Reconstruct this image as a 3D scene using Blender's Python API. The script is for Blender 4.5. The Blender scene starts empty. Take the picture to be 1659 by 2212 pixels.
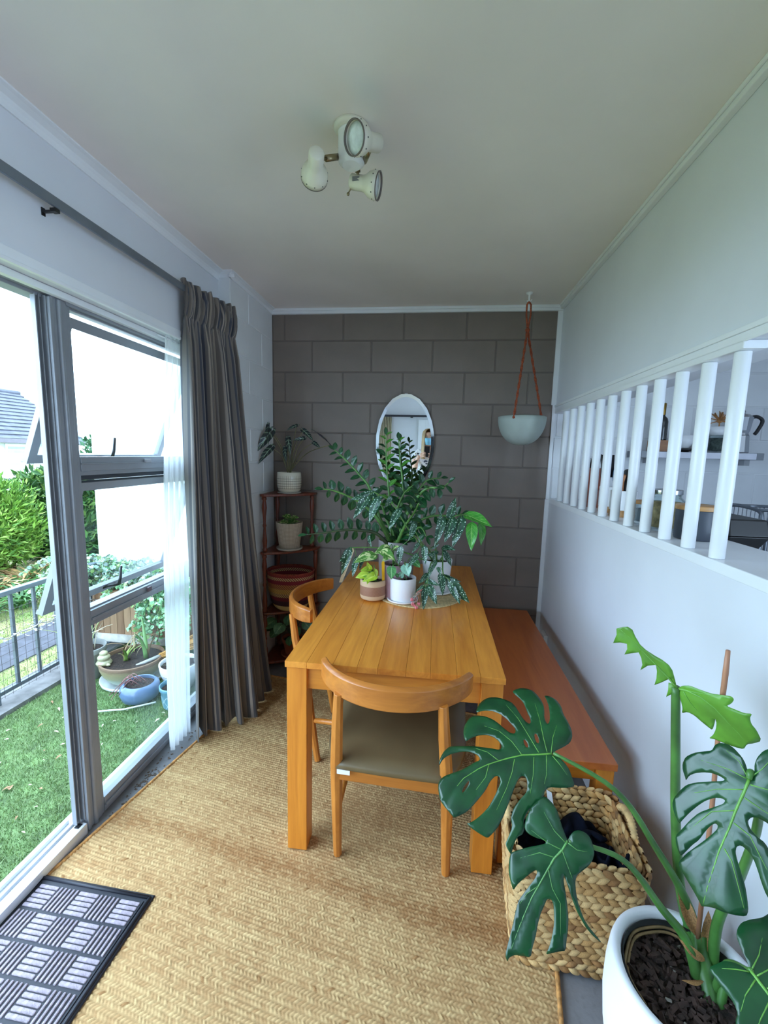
import bpy, bmesh, math, random
import numpy as np
from mathutils import Vector, Matrix, noise
from mathutils.geometry import delaunay_2d_cdt

random.seed(7)
SC = bpy.context.scene
COL = SC.collection
PI = math.pi

# ------------------------------------------------------------------ camera
CAM_POS = (0.0, 0.0, 1.4662)
cam = bpy.data.cameras.new('camera')
cam.sensor_fit = 'HORIZONTAL'
cam.sensor_width = 36.0
cam.lens = 924.82 / 1659.0 * 36.0
cam.clip_start = 0.005
cam.clip_end = 200.0
cam_o = bpy.data.objects.new('camera', cam)
COL.objects.link(cam_o)
_r = Vector((0.9927309, 0.1179225, 0.0240746))
_u = Vector((-0.0394852, 0.1301482, 0.9907080))
_f = Vector((-0.1136935, 0.9844571, -0.1338584))
cam_o.matrix_world = Matrix(((_r.x, _u.x, -_f.x, CAM_POS[0]), (_r.y, _u.y, -_f.y, CAM_POS[1]),
                             (_r.z, _u.z, -_f.z, CAM_POS[2]), (0, 0, 0, 1)))
SC.camera = cam_o

# ------------------------------------------------------------------ sky, light, exposure
world = bpy.data.worlds.new('overcast_sky')
SC.world = world
world.use_nodes = True
bg = world.node_tree.nodes['Background']
bg.inputs[0].default_value = (0.57, 0.77, 1.0, 1)
bg.inputs[1].default_value = 1.0
SC.view_settings.view_transform = 'Standard'
SC.view_settings.look = 'None'
SC.view_settings.gamma = 1.0
SC.view_settings.use_curve_mapping = False
SC.view_settings.exposure = 3.38
SC.cycles.max_bounces = 14
SC.cycles.diffuse_bounces = 8
SC.cycles.glossy_bounces = 4
SC.cycles.transparent_max_bounces = 16
SC.cycles.sample_clamp_indirect = 8.0
SC.cycles.caustics_reflective = False
SC.cycles.caustics_refractive = False


def portal(loc, rot, sx, sy):
    d = bpy.data.lights.new('sky_portal', 'AREA')
    d.shape = 'RECTANGLE'; d.size = sx; d.size_y = sy
    d.cycles.is_portal = True
    o = bpy.data.objects.new('sky_portal', d)
    o.location = loc; o.rotation_euler = rot
    COL.objects.link(o)


portal((-1.40, 0.72, 1.0), (0, -PI / 2, 0), 2.1, 3.1)
portal((2.72, -0.6, 1.2), (0, PI / 2, 0), 2.0, 1.8)


# ------------------------------------------------------------------ helpers
def lin(c):
    return tuple(((v / 255.0) / 12.92 if v / 255.0 <= 0.04045 else ((v / 255.0 + 0.055) / 1.055) ** 2.4) for v in c)


def rgba(c):
    return (*lin(c), 1.0)


class Nodes:
    def __init__(self, name):
        self.m = bpy.data.materials.new(name)
        self.m.use_nodes = True
        self.t = self.m.node_tree
        self.b = self.t.nodes['Principled BSDF']

    def n(self, kind, **kw):
        nd = self.t.nodes.new(kind)
        for k, v in kw.items():
            if k in nd.inputs:
                nd.inputs[k].default_value = v
            else:
                setattr(nd, k, v)
        return nd

    def l(self, a, b):
        self.t.links.new(a, b)

    def coords(self, kind='Object', scale=(1, 1, 1), rot=(0, 0, 0), loc=(0, 0, 0)):
        tc = self.n('ShaderNodeTexCoord')
        mp = self.n('ShaderNodeMapping')
        mp.inputs['Scale'].default_value = scale
        mp.inputs['Rotation'].default_value = rot
        mp.inputs['Location'].default_value = loc
        self.l(tc.outputs[kind], mp.inputs['Vector'])
        return mp.outputs['Vector']

    def ramp(self, fac, stops, interp='LINEAR'):
        r = self.n('ShaderNodeValToRGB')
        r.color_ramp.interpolation = interp
        e = r.color_ramp.elements
        while len(e) < len(stops):
            e.new(0.5)
        for el, (p, c) in zip(e, stops):
            el.position = p
            el.color = rgba(c)
        self.l(fac, r.inputs[0])
        return r.outputs[0]

    def math(self, op, a, b=None, clamp=False):
        nd = self.n('ShaderNodeMath', operation=op)
        nd.use_clamp = clamp
        for i, v in enumerate((a, b)):
            if v is None:
                continue
            if hasattr(v, 'links'):
                self.l(v, nd.inputs[i])
            else:
                nd.inputs[i].default_value = v
        return nd.outputs[0]

    def mix(self, fac, a, b, blend='MIX'):
        nd = self.n('ShaderNodeMix', data_type='RGBA', blend_type=blend)
        for sock, v in ((nd.inputs[0], fac), (nd.inputs[6], a), (nd.inputs[7], b)):
            if hasattr(v, 'links'):
                self.l(v, sock)
            elif isinstance(v, (int, float)):
                sock.default_value = v
            else:
                sock.default_value = rgba(v)
        return nd.outputs[2]

    def bump(self, h, strength=0.3, dist=0.002):
        b = self.n('ShaderNodeBump')
        b.inputs['Strength'].default_value = strength
        b.inputs['Distance'].default_value = dist
        self.l(h, b.inputs['Height'])
        self.l(b.outputs[0], self.b.inputs['Normal'])

    def set(self, **kw):
        names = dict(rough='Roughness', metal='Metallic', spec='Specular IOR Level', trans='Transmission Weight',
                     sub='Subsurface Weight', coat='Coat Weight', alpha='Alpha', sheen='Sheen Weight', ior='IOR')
        for k, v in kw.items():
            self.b.inputs[names[k]].default_value = v
        return self


MATS = {}


def paint(name, c, rough=0.5, metal=0.0, var=0.06, scale=6.0, bump=0.0, bscale=80.0, dist=0.001, spec=0.5, coat=0.0):
    """plain surface with a little colour unevenness and fine relief"""
    if name in MATS:
        return MATS[name]
    k = Nodes(name)
    v = k.coords()
    nz = k.n('ShaderNodeTexNoise')
    nz.inputs['Scale'].default_value = scale
    nz.inputs['Detail'].default_value = 4
    k.l(v, nz.inputs['Vector'])
    a = tuple(max(0, min(255, x * (1 - var))) for x in c)
    b = tuple(max(0, min(255, x * (1 + var))) for x in c)
    k.l(k.ramp(nz.outputs[0], [(0.3, a), (0.7, b)]), k.b.inputs['Base Color'])
    k.set(rough=rough, metal=metal, spec=spec, coat=coat)
    if bump:
        n2 = k.n('ShaderNodeTexNoise')
        n2.inputs['Scale'].default_value = bscale
        n2.inputs['Detail'].default_value = 3
        k.l(v, n2.inputs['Vector'])
        k.bump(n2.outputs[0], bump, dist)
    MATS[name] = k.m
    return k.m


def wood(name, c1, c2, axis='Y', scale=1.0, rough=0.35, contrast=1.0, coat=0.15, rnd=0.25):
    """grain that runs along one object axis, a little different on every board"""
    if name in MATS:
        return MATS[name]
    k = Nodes(name)
    oi = k.n('ShaderNodeObjectInfo')
    tc = k.n('ShaderNodeTexCoord')
    off = k.n('ShaderNodeVectorMath', operation='MULTIPLY_ADD')
    k.l(oi.outputs['Random'], off.inputs[0])
    off.inputs[1].default_value = (13.0, 7.0, 5.0)
    k.l(tc.outputs['Object'], off.inputs[2])
    mp = k.n('ShaderNodeMapping')
    s = {'X': (1.2, 14, 14), 'Y': (14, 1.2, 14), 'Z': (14, 14, 1.2)}[axis]
    mp.inputs['Scale'].default_value = tuple(q * scale for q in s)
    k.l(off.outputs[0], mp.inputs['Vector'])
    n1 = k.n('ShaderNodeTexNoise')
    n1.inputs['Scale'].default_value = 1.6
    n1.inputs['Detail'].default_value = 6
    n1.inputs['Distortion'].default_value = 1.2
    k.l(mp.outputs[0], n1.inputs['Vector'])
    n2 = k.n('ShaderNodeTexNoise')
    n2.inputs['Scale'].default_value = 9
    n2.inputs['Detail'].default_value = 5
    k.l(mp.outputs[0], n2.inputs['Vector'])
    f = k.math('ADD', k.math('MULTIPLY', n1.outputs[0], 0.75), k.math('MULTIPLY', n2.outputs[0], 0.25))
    f = k.math('ADD', f, k.math('MULTIPLY', k.math('SUBTRACT', oi.outputs['Random'], 0.5), rnd))
    k.l(k.ramp(f, [(0.5 - 0.22 / contrast, c2), (0.5 + 0.22 / contrast, c1)]), k.b.inputs['Base Color'])
    k.set(rough=rough, coat=coat)
    k.b.inputs['Coat Roughness'].default_value = 0.25
    k.bump(n2.outputs[0], 0.08, 0.001)
    MATS[name] = k.m
    return k.m


def glass_mat():
    k = Nodes('window_glass')
    t = k.t
    out = t.nodes['Material Output']
    tr = k.n('ShaderNodeBsdfTransparent')
    tr.inputs[0].default_value = (0.93, 0.97, 0.97, 1)
    gl = k.n('ShaderNodeBsdfGlossy')
    gl.inputs['Roughness'].default_value = 0.02
    lw = k.n('ShaderNodeLayerWeight')
    lw.inputs[0].default_value = 0.12
    mx = k.n('ShaderNodeMixShader')
    f = k.math('MULTIPLY', lw.outputs['Fresnel'], 0.5)
    k.l(f, mx.inputs[0]); k.l(tr.outputs[0], mx.inputs[1]); k.l(gl.outputs[0], mx.inputs[2])
    k.l(mx.outputs[0], out.inputs[0])
    return k.m


def link(o):
    COL.objects.link(o)
    return o


def origin(o):
    p = Vector((0, 0, 0))
    while o is not None:
        p += o.location
        o = o.parent
    return p


def thing(name, label, cat, loc=(0, 0, 0), rotz=0.0, group=None, kind=None):
    o = link(bpy.data.objects.new(name, None))
    o.empty_display_size = 0.05
    o.location = loc
    o.rotation_euler = (0, 0, rotz)
    if kind == 'structure':
        o['kind'] = kind
        if label: o['label'] = label
        return o
    o['label'] = label
    o['category'] = cat
    if group: o['group'] = group
    if kind: o['kind'] = kind
    return o


def tag(o, label=None, cat=None, group=None, kind=None):
    if label: o['label'] = label
    if cat: o['category'] = cat
    if group: o['group'] = group
    if kind: o['kind'] = kind
    return o


class MB:
    """collects shapes, then links them as one mesh object"""
    def __init__(self):
        self.v = []; self.f = []; self.uv = {}

    def add(self, vs, fs, M=None, uvs=None):
        b = len(self.v)
        for i, p in enumerate(vs):
            q = Vector(p)
            if M is not None: q = M @ q
            self.v.append(q)
            if uvs: self.uv[b + i] = uvs[i]
        self.f += [tuple(b + i for i in f) for f in fs]
        return self

    def box(self, a, b, M=None):
        x0, x1 = sorted((a[0], b[0])); y0, y1 = sorted((a[1], b[1])); z0, z1 = sorted((a[2], b[2]))
        return self.add([(x0, y0, z0), (x1, y0, z0), (x1, y1, z0), (x0, y1, z0), (x0, y0, z1), (x1, y0, z1), (x1, y1, z1), (x0, y1, z1)],
                        [(0, 3, 2, 1), (4, 5, 6, 7), (0, 1, 5, 4), (1, 2, 6, 5), (2, 3, 7, 6), (3, 0, 4, 7)], M)

    def frustum(self, lo, hi, z0, z1, M=None):
        """lo, hi = (cx, cy, hx, hy) of the bottom and the top"""
        vs = []
        for (cx, cy, hx, hy), z in ((lo, z0), (hi, z1)):
            vs += [(cx - hx, cy - hy, z), (cx + hx, cy - hy, z), (cx + hx, cy + hy, z), (cx - hx, cy + hy, z)]
        return self.add(vs, [(0, 3, 2, 1), (4, 5, 6, 7), (0, 1, 5, 4), (1, 2, 6, 5), (2, 3, 7, 6), (3, 0, 4, 7)], M)

    def tube(self, pts, r, n=8, cap=True, M=None, flat=1.0):
        pts = [Vector(p) for p in pts]
        rs = r if isinstance(r, (list, tuple)) else [r] * len(pts)
        vs = []; fs = []
        ref = None
        for i, p in enumerate(pts):
            t = (pts[min(i + 1, len(pts) - 1)] - pts[max(i - 1, 0)])
            t = t.normalized() if t.length > 1e-9 else Vector((0, 0, 1))
            if ref is None:
                ref = Vector((0, 0, 1)) if abs(t.z) < 0.9 else Vector((1, 0, 0))
            a = (ref - t * ref.dot(t)).normalized()
            ref = a
            b = t.cross(a)
            for k in range(n):
                an = 2 * PI * k / n
                vs.append(p + a * math.cos(an) * rs[i] * flat + b * math.sin(an) * rs[i])
        for i in range(len(pts) - 1):
            for k in range(n):
                k2 = (k + 1) % n
                fs.append((i * n + k, i * n + k2, (i + 1) * n + k2, (i + 1) * n + k))
        if cap:
            fs.append(tuple(range(n - 1, -1, -1)))
            fs.append(tuple(range((len(pts) - 1) * n, len(pts) * n)))
        return self.add(vs, fs, M)

    def lathe(self, prof, n=32, c=(0, 0, 0), M=None, sx=1.0, sy=1.0):
        vs = []; fs = []
        for r, z in prof:
            for k in range(n):
                a = 2 * PI * k / n
                vs.append((c[0] + max(r, 1e-5) * math.cos(a) * sx, c[1] + max(r, 1e-5) * math.sin(a) * sy, c[2] + z))
        for i in range(len(prof) - 1):
            for k in range(n):
                k2 = (k + 1) % n
                fs.append((i * n + k, i * n + k2, (i + 1) * n + k2, (i + 1) * n + k))
        return self.add(vs, fs, M)

    def prism(self, poly, z0, z1, M=None):
        n = len(poly)
        vs = [(p[0], p[1], z0) for p in poly] + [(p[0], p[1], z1) for p in poly]
        fs = [tuple(range(n - 1, -1, -1)), tuple(range(n, 2 * n))]
        fs += [(i, (i + 1) % n, n + (i + 1) % n, n + i) for i in range(n)]
        return self.add(vs, fs, M)

    def grid(self, P, uv=True, M=None):
        h = len(P); w = len(P[0])
        vs = [p for row in P for p in row]
        uvs = [(j / (w - 1), i / (h - 1)) for i in range(h) for j in range(w)] if uv else None
        fs = [(i * w + j, i * w + j + 1, (i + 1) * w + j + 1, (i + 1) * w + j) for i in range(h - 1) for j in range(w - 1)]
        return self.add(vs, fs, M, uvs)

    def ball(self, c, r, n=10, M=None, sq=(1, 1, 1)):
        prof = [(math.sin(PI * i / n) , -math.cos(PI * i / n)) for i in range(n + 1)]
        m = Matrix.Translation(c) @ Matrix.Diagonal((r * sq[0], r * sq[1], r * sq[2], 1))
        return self.lathe(prof, max(8, n + 2), M=(M @ m) if M else m)

    def mesh(self, name, mat=None, smooth=False, off=None):
        me = bpy.data.meshes.new(name)
        o = off or Vector((0, 0, 0))
        me.from_pydata([tuple(p - o) for p in self.v], [], self.f)
        if self.uv:
            lay = me.uv_layers.new(name='uv')
            for lp in me.loops:
                lay.data[lp.index].uv = self.uv.get(lp.vertex_index, (0, 0))
        if mat: me.materials.append(mat)
        if smooth:
            me.polygons.foreach_set('use_smooth', [True] * len(me.polygons))
        me.update()
        return me

    def build(self, name, mat, parent=None, smooth=False, bevel=0.0, seg=2, solid=0.0, local=False, subsurf=0, label=None, kind=None, split=None):
        off = Vector((0, 0, 0)) if (local or parent is None) else origin(parent)
        me = self.mesh(name, mat, smooth, off)
        o = link(bpy.data.objects.new(name, me))
        if parent is not None: o.parent = parent
        if subsurf:
            m = o.modifiers.new('subdivision', 'SUBSURF'); m.levels = subsurf; m.render_levels = subsurf
        if solid:
            m = o.modifiers.new('thickness', 'SOLIDIFY'); m.thickness = solid; m.offset = 0
        if bevel:
            m = o.modifiers.new('bevel', 'BEVEL'); m.width = bevel; m.segments = seg; m.limit_method = 'ANGLE'; m.angle_limit = math.radians(35)
            if smooth is False:
                me.polygons.foreach_set('use_smooth', [True] * len(me.polygons))
                m.harden_normals = True
        if label: o['label'] = label
        if kind: o['kind'] = kind
        return o


def copy_tree(o, parent=None):
    c = o.copy()
    COL.objects.link(c)
    if parent is not None: c.parent = parent
    for ch in o.children:
        copy_tree(ch, c)
    return c


def frame(loc, x, z):
    """matrix with its x axis along x and its z axis near z"""
    x = Vector(x).normalized()
    z = Vector(z)
    z = (z - x * z.dot(x))
    z = z.normalized() if z.length > 1e-6 else x.orthogonal().normalized()
    y = z.cross(x)
    return Matrix(((x.x, y.x, z.x, loc[0]), (x.y, y.y, z.y, loc[1]), (x.z, y.z, z.z, loc[2]), (0, 0, 0, 1)))


def smooth_path(pts, k=4):
    """Catmull-Rom through the points"""
    P = [Vector(p) for p in pts]
    out = []
    for i in range(len(P) - 1):
        p0 = P[max(i - 1, 0)]; p1 = P[i]; p2 = P[i + 1]; p3 = P[min(i + 2, len(P) - 1)]
        for j in range(k):
            t = j / k
            out.append(0.5 * ((2 * p1) + (p2 - p0) * t + (2 * p0 - 5 * p1 + 4 * p2 - p3) * t * t + (3 * p1 - p0 - 3 * p2 + p3) * t ** 3))
    out.append(P[-1])
    return out


# ------------------------------------------------------------------ materials used in many places
M_WHITE = paint('white_wall_paint', (218, 220, 226), 0.55, var=0.015, scale=3, bump=0.08, bscale=60)
M_CEIL = paint('ceiling_paint', (238, 230, 224), 0.6, var=0.02, scale=2, bump=0.05, bscale=40)
M_TRIM = paint('gloss_trim_paint', (232, 234, 237), 0.3, var=0.015, scale=4)
M_DARKWALL = paint('charcoal_block_paint', (124, 112, 104), 0.5, var=0.04, scale=5, bump=0.35, bscale=140, dist=0.0015)
M_DARKJOINT = paint('charcoal_joint_paint', (108, 98, 92), 0.6, var=0.04, scale=9, bump=0.3, bscale=120)
M_WBLOCK = paint('white_block_paint', (222, 224, 226), 0.5, var=0.02, scale=5, bump=0.15, bscale=140, dist=0.0015)
M_ALU = paint('anodised_aluminium', (146, 149, 155), 0.45, metal=0.25, var=0.03, scale=8)
M_ALUW = paint('pale_aluminium', (222, 226, 230), 0.35, metal=0.3, var=0.03, scale=8)
M_BLACK = paint('black_plastic', (24, 24, 26), 0.4, var=0.05)
M_RUBBER = paint('black_rubber', (22, 23, 34), 0.55, var=0.08, bump=0.1)
M_GLASS = glass_mat()
M_CHROME = paint('chrome', (190, 192, 196), 0.18, metal=1.0, var=0.02)
M_SOIL = paint('potting_soil', (46, 34, 28), 0.95, var=0.5, scale=60, bump=1.0, bscale=120, dist=0.01)
M_STEM = paint('green_stem', (86, 128, 62), 0.45, var=0.15, scale=20)
M_STEMD = paint('dark_stem', (52, 66, 40), 0.5, var=0.2, scale=20)
M_CERAM = paint('white_ceramic', (232, 232, 234), 0.3, var=0.02, coat=0.3)
M_TABLE = wood('honey_oak', (234, 154, 60), (196, 114, 34), 'Y', 1.0, 0.32, rnd=0.22)
M_TABLEZ = wood('honey_oak_upright', (226, 144, 50), (190, 108, 32), 'Z', 1.0, 0.36, rnd=0.2)
M_TABLEX = wood('honey_oak_crosswise', (226, 146, 52), (190, 108, 32), 'X', 1.0, 0.36, rnd=0.2)
M_BENCH = wood('amber_bench_board', (204, 112, 50), (178, 88, 34), 'Y', 0.7, 0.32, rnd=0.1)
M_CHAIR = wood('chair_oak', (212, 136, 58), (172, 98, 34), 'Z', 1.2, 0.33, rnd=0.15)
M_CHAIRX = wood('chair_oak_bent', (202, 126, 52), (160, 90, 32), 'X', 1.0, 0.3, rnd=0.15)
M_REDWOOD = wood('reddish_stained_wood', (132, 62, 36), (84, 36, 22), 'Z', 1.4, 0.35, rnd=0.15)
M_LIGHTWOOD = wood('pale_lid_wood', (196, 150, 96), (160, 112, 62), 'X', 1.5, 0.5)

# ================================================================== SETTING
XL, XR, YB, ZC = -1.183, 0.748, 2.894, 2.4
XRET = -1.1165
YREAR = -1.6
XK = 2.6

# floor: bare concrete slab with patches
k = Nodes('concrete_slab')
v = k.coords()
a = k.n('ShaderNodeTexNoise'); a.inputs['Scale'].default_value = 5; a.inputs['Detail'].default_value = 8; k.l(v, a.inputs['Vector'])
b = k.n('ShaderNodeTexNoise'); b.inputs['Scale'].default_value = 45; b.inputs['Detail'].default_value = 5; k.l(v, b.inputs['Vector'])
c1 = k.ramp(a.outputs[0], [(0.35, (104, 102, 104)), (0.6, (136, 134, 136))])
c2 = k.ramp(b.outputs[0], [(0.55, (120, 118, 120)), (0.72, (84, 78, 76))])
k.l(k.mix(0.35, c1, c2), k.b.inputs['Base Color'])
k.set(rough=0.75); k.bump(b.outputs[0], 0.4, 0.003)
M_CONC = k.m
mb = MB(); mb.box((-1.34, YREAR, -0.12), (XK, YB + 0.1, 0.0))
floor = mb.build('floor', M_CONC); tag(floor, kind='structure')

mb = MB(); mb.box((-1.36, YREAR, ZC), (XK, YB + 0.1, ZC + 0.1))
ceiling = mb.build('ceiling', M_CEIL); tag(ceiling, kind='structure')


def block_wall(name, mjoint, mblock, x0, x1, z0, z1, offs, plane, axis, depth=0.1, first_row=12):
    """running-bond concrete blocks: mortar backing plus one object per block; plane is the face, axis 'y' faces -y and 'x' faces +x"""
    mb = MB()
    if axis == 'y': mb.box((x0 - (0.3 if name == 'wall_back' else 0), plane + 0.003, z0), (x1, plane + depth, z1))
    else: mb.box((plane - depth, x0, z0), (plane - 0.003, x1 + .05, z1))
    w = mb.build(name, mjoint); tag(w, kind='structure')
    cache = {}
    rnd = random.Random(11)
    for row in range(first_row):
        zt = 2.4 - 0.2 * row; zb = zt - 0.2
        if zb < z0 - 0.05: break
        s = offs[row % 2]
        kk = math.floor((x0 - s) / 0.4)
        while s + 0.4 * kk < x1:
            a0 = max(x0, s + 0.4 * kk); a1 = min(x1, s + 0.4 * (kk + 1)); kk += 1
            if a1 - a0 < 0.03: continue
            key = round(a1 - a0, 3)
            if key not in cache:
                hw = (a1 - a0) / 2 - 0.0028; hh = 0.1 - 0.0028; e = 0.0035
                m2 = MB()
                m2.add([(-hw, 0.004, -hh), (hw, 0.004, -hh), (hw, 0.004, hh), (-hw, 0.004, hh),
                        (-hw + e, 0, -hh + e), (hw - e, 0, -hh + e), (hw - e, 0, hh - e), (-hw + e, 0, hh - e)],
                       [(4, 5, 6, 7), (0, 1, 5, 4), (1, 2, 6, 5), (2, 3, 7, 6), (3, 0, 4, 7)])
                cache[key] = m2.mesh('block', mblock)
            o = link(bpy.data.objects.new('block', cache[key]))
            o.parent = w
            j = rnd.uniform(-0.0008, 0.0008)
            if axis == 'y':
                o.location = ((a0 + a1) / 2, plane + j, (zt + zb) / 2)
                o.rotation_euler = (rnd.uniform(-.004, .004), 0, rnd.uniform(-.003, .003))
            else:
                o.location = (plane + j, (a0 + a1) / 2, (zt + zb) / 2)
                o.rotation_euler = (0, 0, PI / 2 + rnd.uniform(-.003, .003))
    return w


wall_back = block_wall('wall_back', M_DARKJOINT, M_DARKWALL, XRET, XR, 0.0, ZC, (-0.632, -0.443), YB, 'y')
block_wall('wall_kitchen', M_WBLOCK, M_WBLOCK, XR, XK, 0.0, ZC, (-0.632, -0.443), YB, 'y')
block_wall('wall_return', M_WBLOCK, M_WBLOCK, 2.294, YB, 0.0, ZC, (0.12, 0.31), XRET, 'x', depth=0.24)

# wall over the door and window, with its thin cover board
mb = MB(); mb.box((-1.36, YREAR, 1.975), (XL, 2.30, ZC)); mb.box((-1.36, YREAR, 0), (XL, -0.85, 1.975)); mb.box((-1.36, 2.245, 0), (-1.2, 2.30, 1.975))
wl = mb.build('wall_left', M_WHITE); tag(wl, kind='structure')
mb = MB(); mb.box((XL, -0.9, 1.968), (XL + 0.006, 2.293, 2.003)); mb.box((XL - 0.004, -0.9, 1.962), (XL + 0.011, 2.293, 1.973))
t = mb.build('trim_1', M_TRIM, bevel=0.002); tag(t, kind='structure')

# lower and upper right wall around the kitchen hatch
mb = MB(); mb.box((XR, 0.35, 0), (0.95, YB, 1.178))
t = mb.build('wall_right', M_WHITE); tag(t, kind='structure')
mb = MB(); mb.box((XR, 0.35, 1.768), (0.95, YB, ZC))
t = mb.build('wall_right_upper', M_WHITE); tag(t, kind='structure')
mb = MB(); mb.box((XR - 0.003, 0.35, 1.178), (0.985, YB - 0.002, 1.209))
t = mb.build('trim_2', M_TRIM, bevel=0.003, label='white painted sill of the kitchen hatch'); tag(t, kind='structure')
mb = MB(); mb.box((XR - 0.010, 0.35, 1.786), (XR, YB - 0.002, 1.800)); mb.box((XR - 0.006, 0.35, 1.762), (XR, YB - 0.002, 1.786))
t = mb.build('trim_3', M_TRIM, bevel=0.002); tag(t, kind='structure')

# small cornices
mb = MB(); mb.box((XRET, YB - 0.022, 2.366), (XR, YB, 2.4)); mb.box((XRET, YB - 0.030, 2.383), (XR, YB - 0.022, 2.4))
t = mb.build('trim_4', M_TRIM, bevel=0.003); tag(t, kind='structure')
mb = MB(); mb.box((XR - 0.022, 0.35, 2.372), (XR, YB - 0.03, 2.4)); mb.box((XR - 0.030, 0.35, 2.388), (XR - 0.022, YB - 0.03, 2.4))
t = mb.build('trim_5', M_TRIM, bevel=0.003); tag(t, kind='structure')


def cove(name, pts, s=0.042):
    """scotia along a horizontal polyline; pts = wall line, room on the right-hand side of travel"""
    mb = MB()
    prof = [(0, -s), (0.006, -s), (0.010, -s * .62), (s * .38, -0.016), (s * .75, -0.008), (s, -0.005), (s, 0)]
    for i in range(len(pts) - 1):
        p = Vector((*pts[i], 0)); q = Vector((*pts[i + 1], 0)); d = (q - p).normalized(); nrm = Vector((d.y, -d.x, 0))
        rows = []
        for e, sgn in ((p, -1), (q, 1)):
            rows.append([e + nrm * a + Vector((0, 0, ZC + b)) for a, b in prof])
        mb.grid(rows, uv=False)
    o = mb.build(name, M_TRIM, smooth=False); tag(o, kind='structure')


cove('trim_6', [(XL, YREAR), (XL, 2.294)])
cove('trim_7', [(XL, 2.294), (XRET + 0.03, 2.294)], 0.03)
cove('trim_8', [(XRET, 2.27), (XRET, YB - 0.02)], 0.03)
mb = MB(); mb.box((XR - 0.030, YB - 0.012, 1.80), (XR, YB, 2.372)); mb.box((XR - 0.026, YB - 0.012, 0.0), (XR, YB, 1.20)); mb.box((XR - 0.022, YB - 0.01, 1.20), (XR, YB, 1.80))
t = mb.build('trim_9', M_TRIM, bevel=0.002); tag(t, kind='structure')
mb = MB(); mb.box((XR - 0.028, 2.66, 0.22), (XR - 0.001, 2.76, 0.36))
t = mb.build('trim_10', M_TRIM, bevel=0.004); tag(t, kind='structure')
mb = MB(); mb.box((XR - 0.014, 0.35, 0), (XR, YB - 0.02, 0.075))
t = mb.build('baseboard_right', M_TRIM, bevel=0.003); tag(t, kind='structure')

# room behind the camera (seen in the mirror)
mb = MB(); mb.box((-1.36, YREAR - 0.1, 0), (-0.063, YREAR, ZC)); mb.box((-0.063, YREAR - 0.1, 1.726), (0.75, YREAR, ZC)); mb.box((0.75, YREAR - 0.1, 0), (XK, YREAR, ZC))
t = mb.build('wall_rear', M_WHITE); tag(t, kind='structure')
mb = MB(); mb.box((-0.175, YREAR, 0), (-0.064, YREAR + 0.02, 1.88)); mb.box((0.74, YREAR, 0), (0.80, YREAR + 0.02, 1.88)); mb.box((-0.064, YREAR, 1.727), (0.74, YREAR + 0.02, 1.88))
t = mb.build('door_2', M_TRIM, bevel=0.003); tag(t, kind='structure')
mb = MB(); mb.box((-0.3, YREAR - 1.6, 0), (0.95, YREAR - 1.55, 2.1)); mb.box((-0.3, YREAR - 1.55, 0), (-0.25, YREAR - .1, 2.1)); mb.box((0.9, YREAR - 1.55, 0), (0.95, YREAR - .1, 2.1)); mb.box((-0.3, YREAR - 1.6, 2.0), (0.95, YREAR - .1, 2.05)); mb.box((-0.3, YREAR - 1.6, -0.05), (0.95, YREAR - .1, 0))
t = mb.build('wall_hallway', paint('painted_hall_shade', (20, 18, 18), 0.8)); tag(t, kind='structure')  # the hall's lack of light is put into its near-black wall colour
# far kitchen side wall with an unseen window added to light the room
mb = MB()
x0, x1 = XK, XK + 0.12
mb.box((x0, YREAR, 0), (x1, YB, 0.30)); mb.box((x0, YREAR, 2.10), (x1, YB, ZC)); mb.box((x0, 0.3, 0.30), (x1, YB, 2.10)); mb.box((x0, YREAR, 0.30), (x1, -1.5, 2.10)); mb.box((x0, -1.5, 0.30), (x1, -1.45, 2.10))
t = mb.build('wall_kitchen_side', M_WHITE); tag(t, kind='structure')
wf = thing('added_window', None, None, (XK, -0.6, 0.3), kind='structure')
mb = MB(); mb.box((x0, -1.45, .3), (x1, .3, .34)); mb.box((x0, -1.45, 2.06), (x1, .3, 2.1)); mb.box((x0, -1.45, .34), (x1, -1.41, 2.06)); mb.box((x0, .26, .34), (x1, .3, 2.06)); mb.box((x0, -.60, .34), (x1, -.56, 2.06))
mb.build('window_frame', M_ALUW, wf)

# ------------------------------------------------------------------ aluminium door and side window
XG = -1.29
W1 = thing('window_1', 'aluminium side window with two open awning sashes', None, (XG, 1.42, 0), kind='structure')
mb = MB(); mb.box((-1.335, 1.340, 0.0), (-1.272, 1.405, 1.975)); mb.tube([(-1.270, 1.369, 0.0), (-1.270, 1.369, 1.95)], 0.009, 10); mb.box((-1.325, 1.331, 0), (-1.266, 1.345, 1.95))
mb.build('mullion', M_ALU, W1, bevel=0.003)
mb = MB(); mb.box((-1.33, 1.403, 0.0), (-1.276, 1.421, 1.96)); mb.build('side_frame', M_ALU, W1, bevel=0.002)
mb = MB(); mb.box((-1.33, 2.20, 0.0), (-1.270, 2.25, 1.975)); mb.build('side_frame', M_ALU, W1, bevel=0.002)
mb = MB(); mb.box((-1.335, 1.40, 1.944), (-1.268, 2.25, 1.976)); mb.box((-1.31, 1.42, 1.938), (-1.285, 2.2, 1.945)); mb.build('head_frame', M_ALU, W1, bevel=0.002)
mb = MB(); mb.box((-1.325, 1.42, 1.378), (-1.272, 2.2, 1.430)); mb.box((-1.332, 1.42, 1.362), (-1.278, 2.2, 1.392)); mb.box((-1.322, 1.42, 1.402), (-1.268, 2.2, 1.408)); mb.build('transom', M_ALU, W1, bevel=0.0015)
mb = MB(); mb.box((-1.318, 1.42, 1.345), (-1.282, 2.2, 1.362)); mb.build('gasket', paint('dark_gasket', (52, 56, 64), 0.7), W1)
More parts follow.
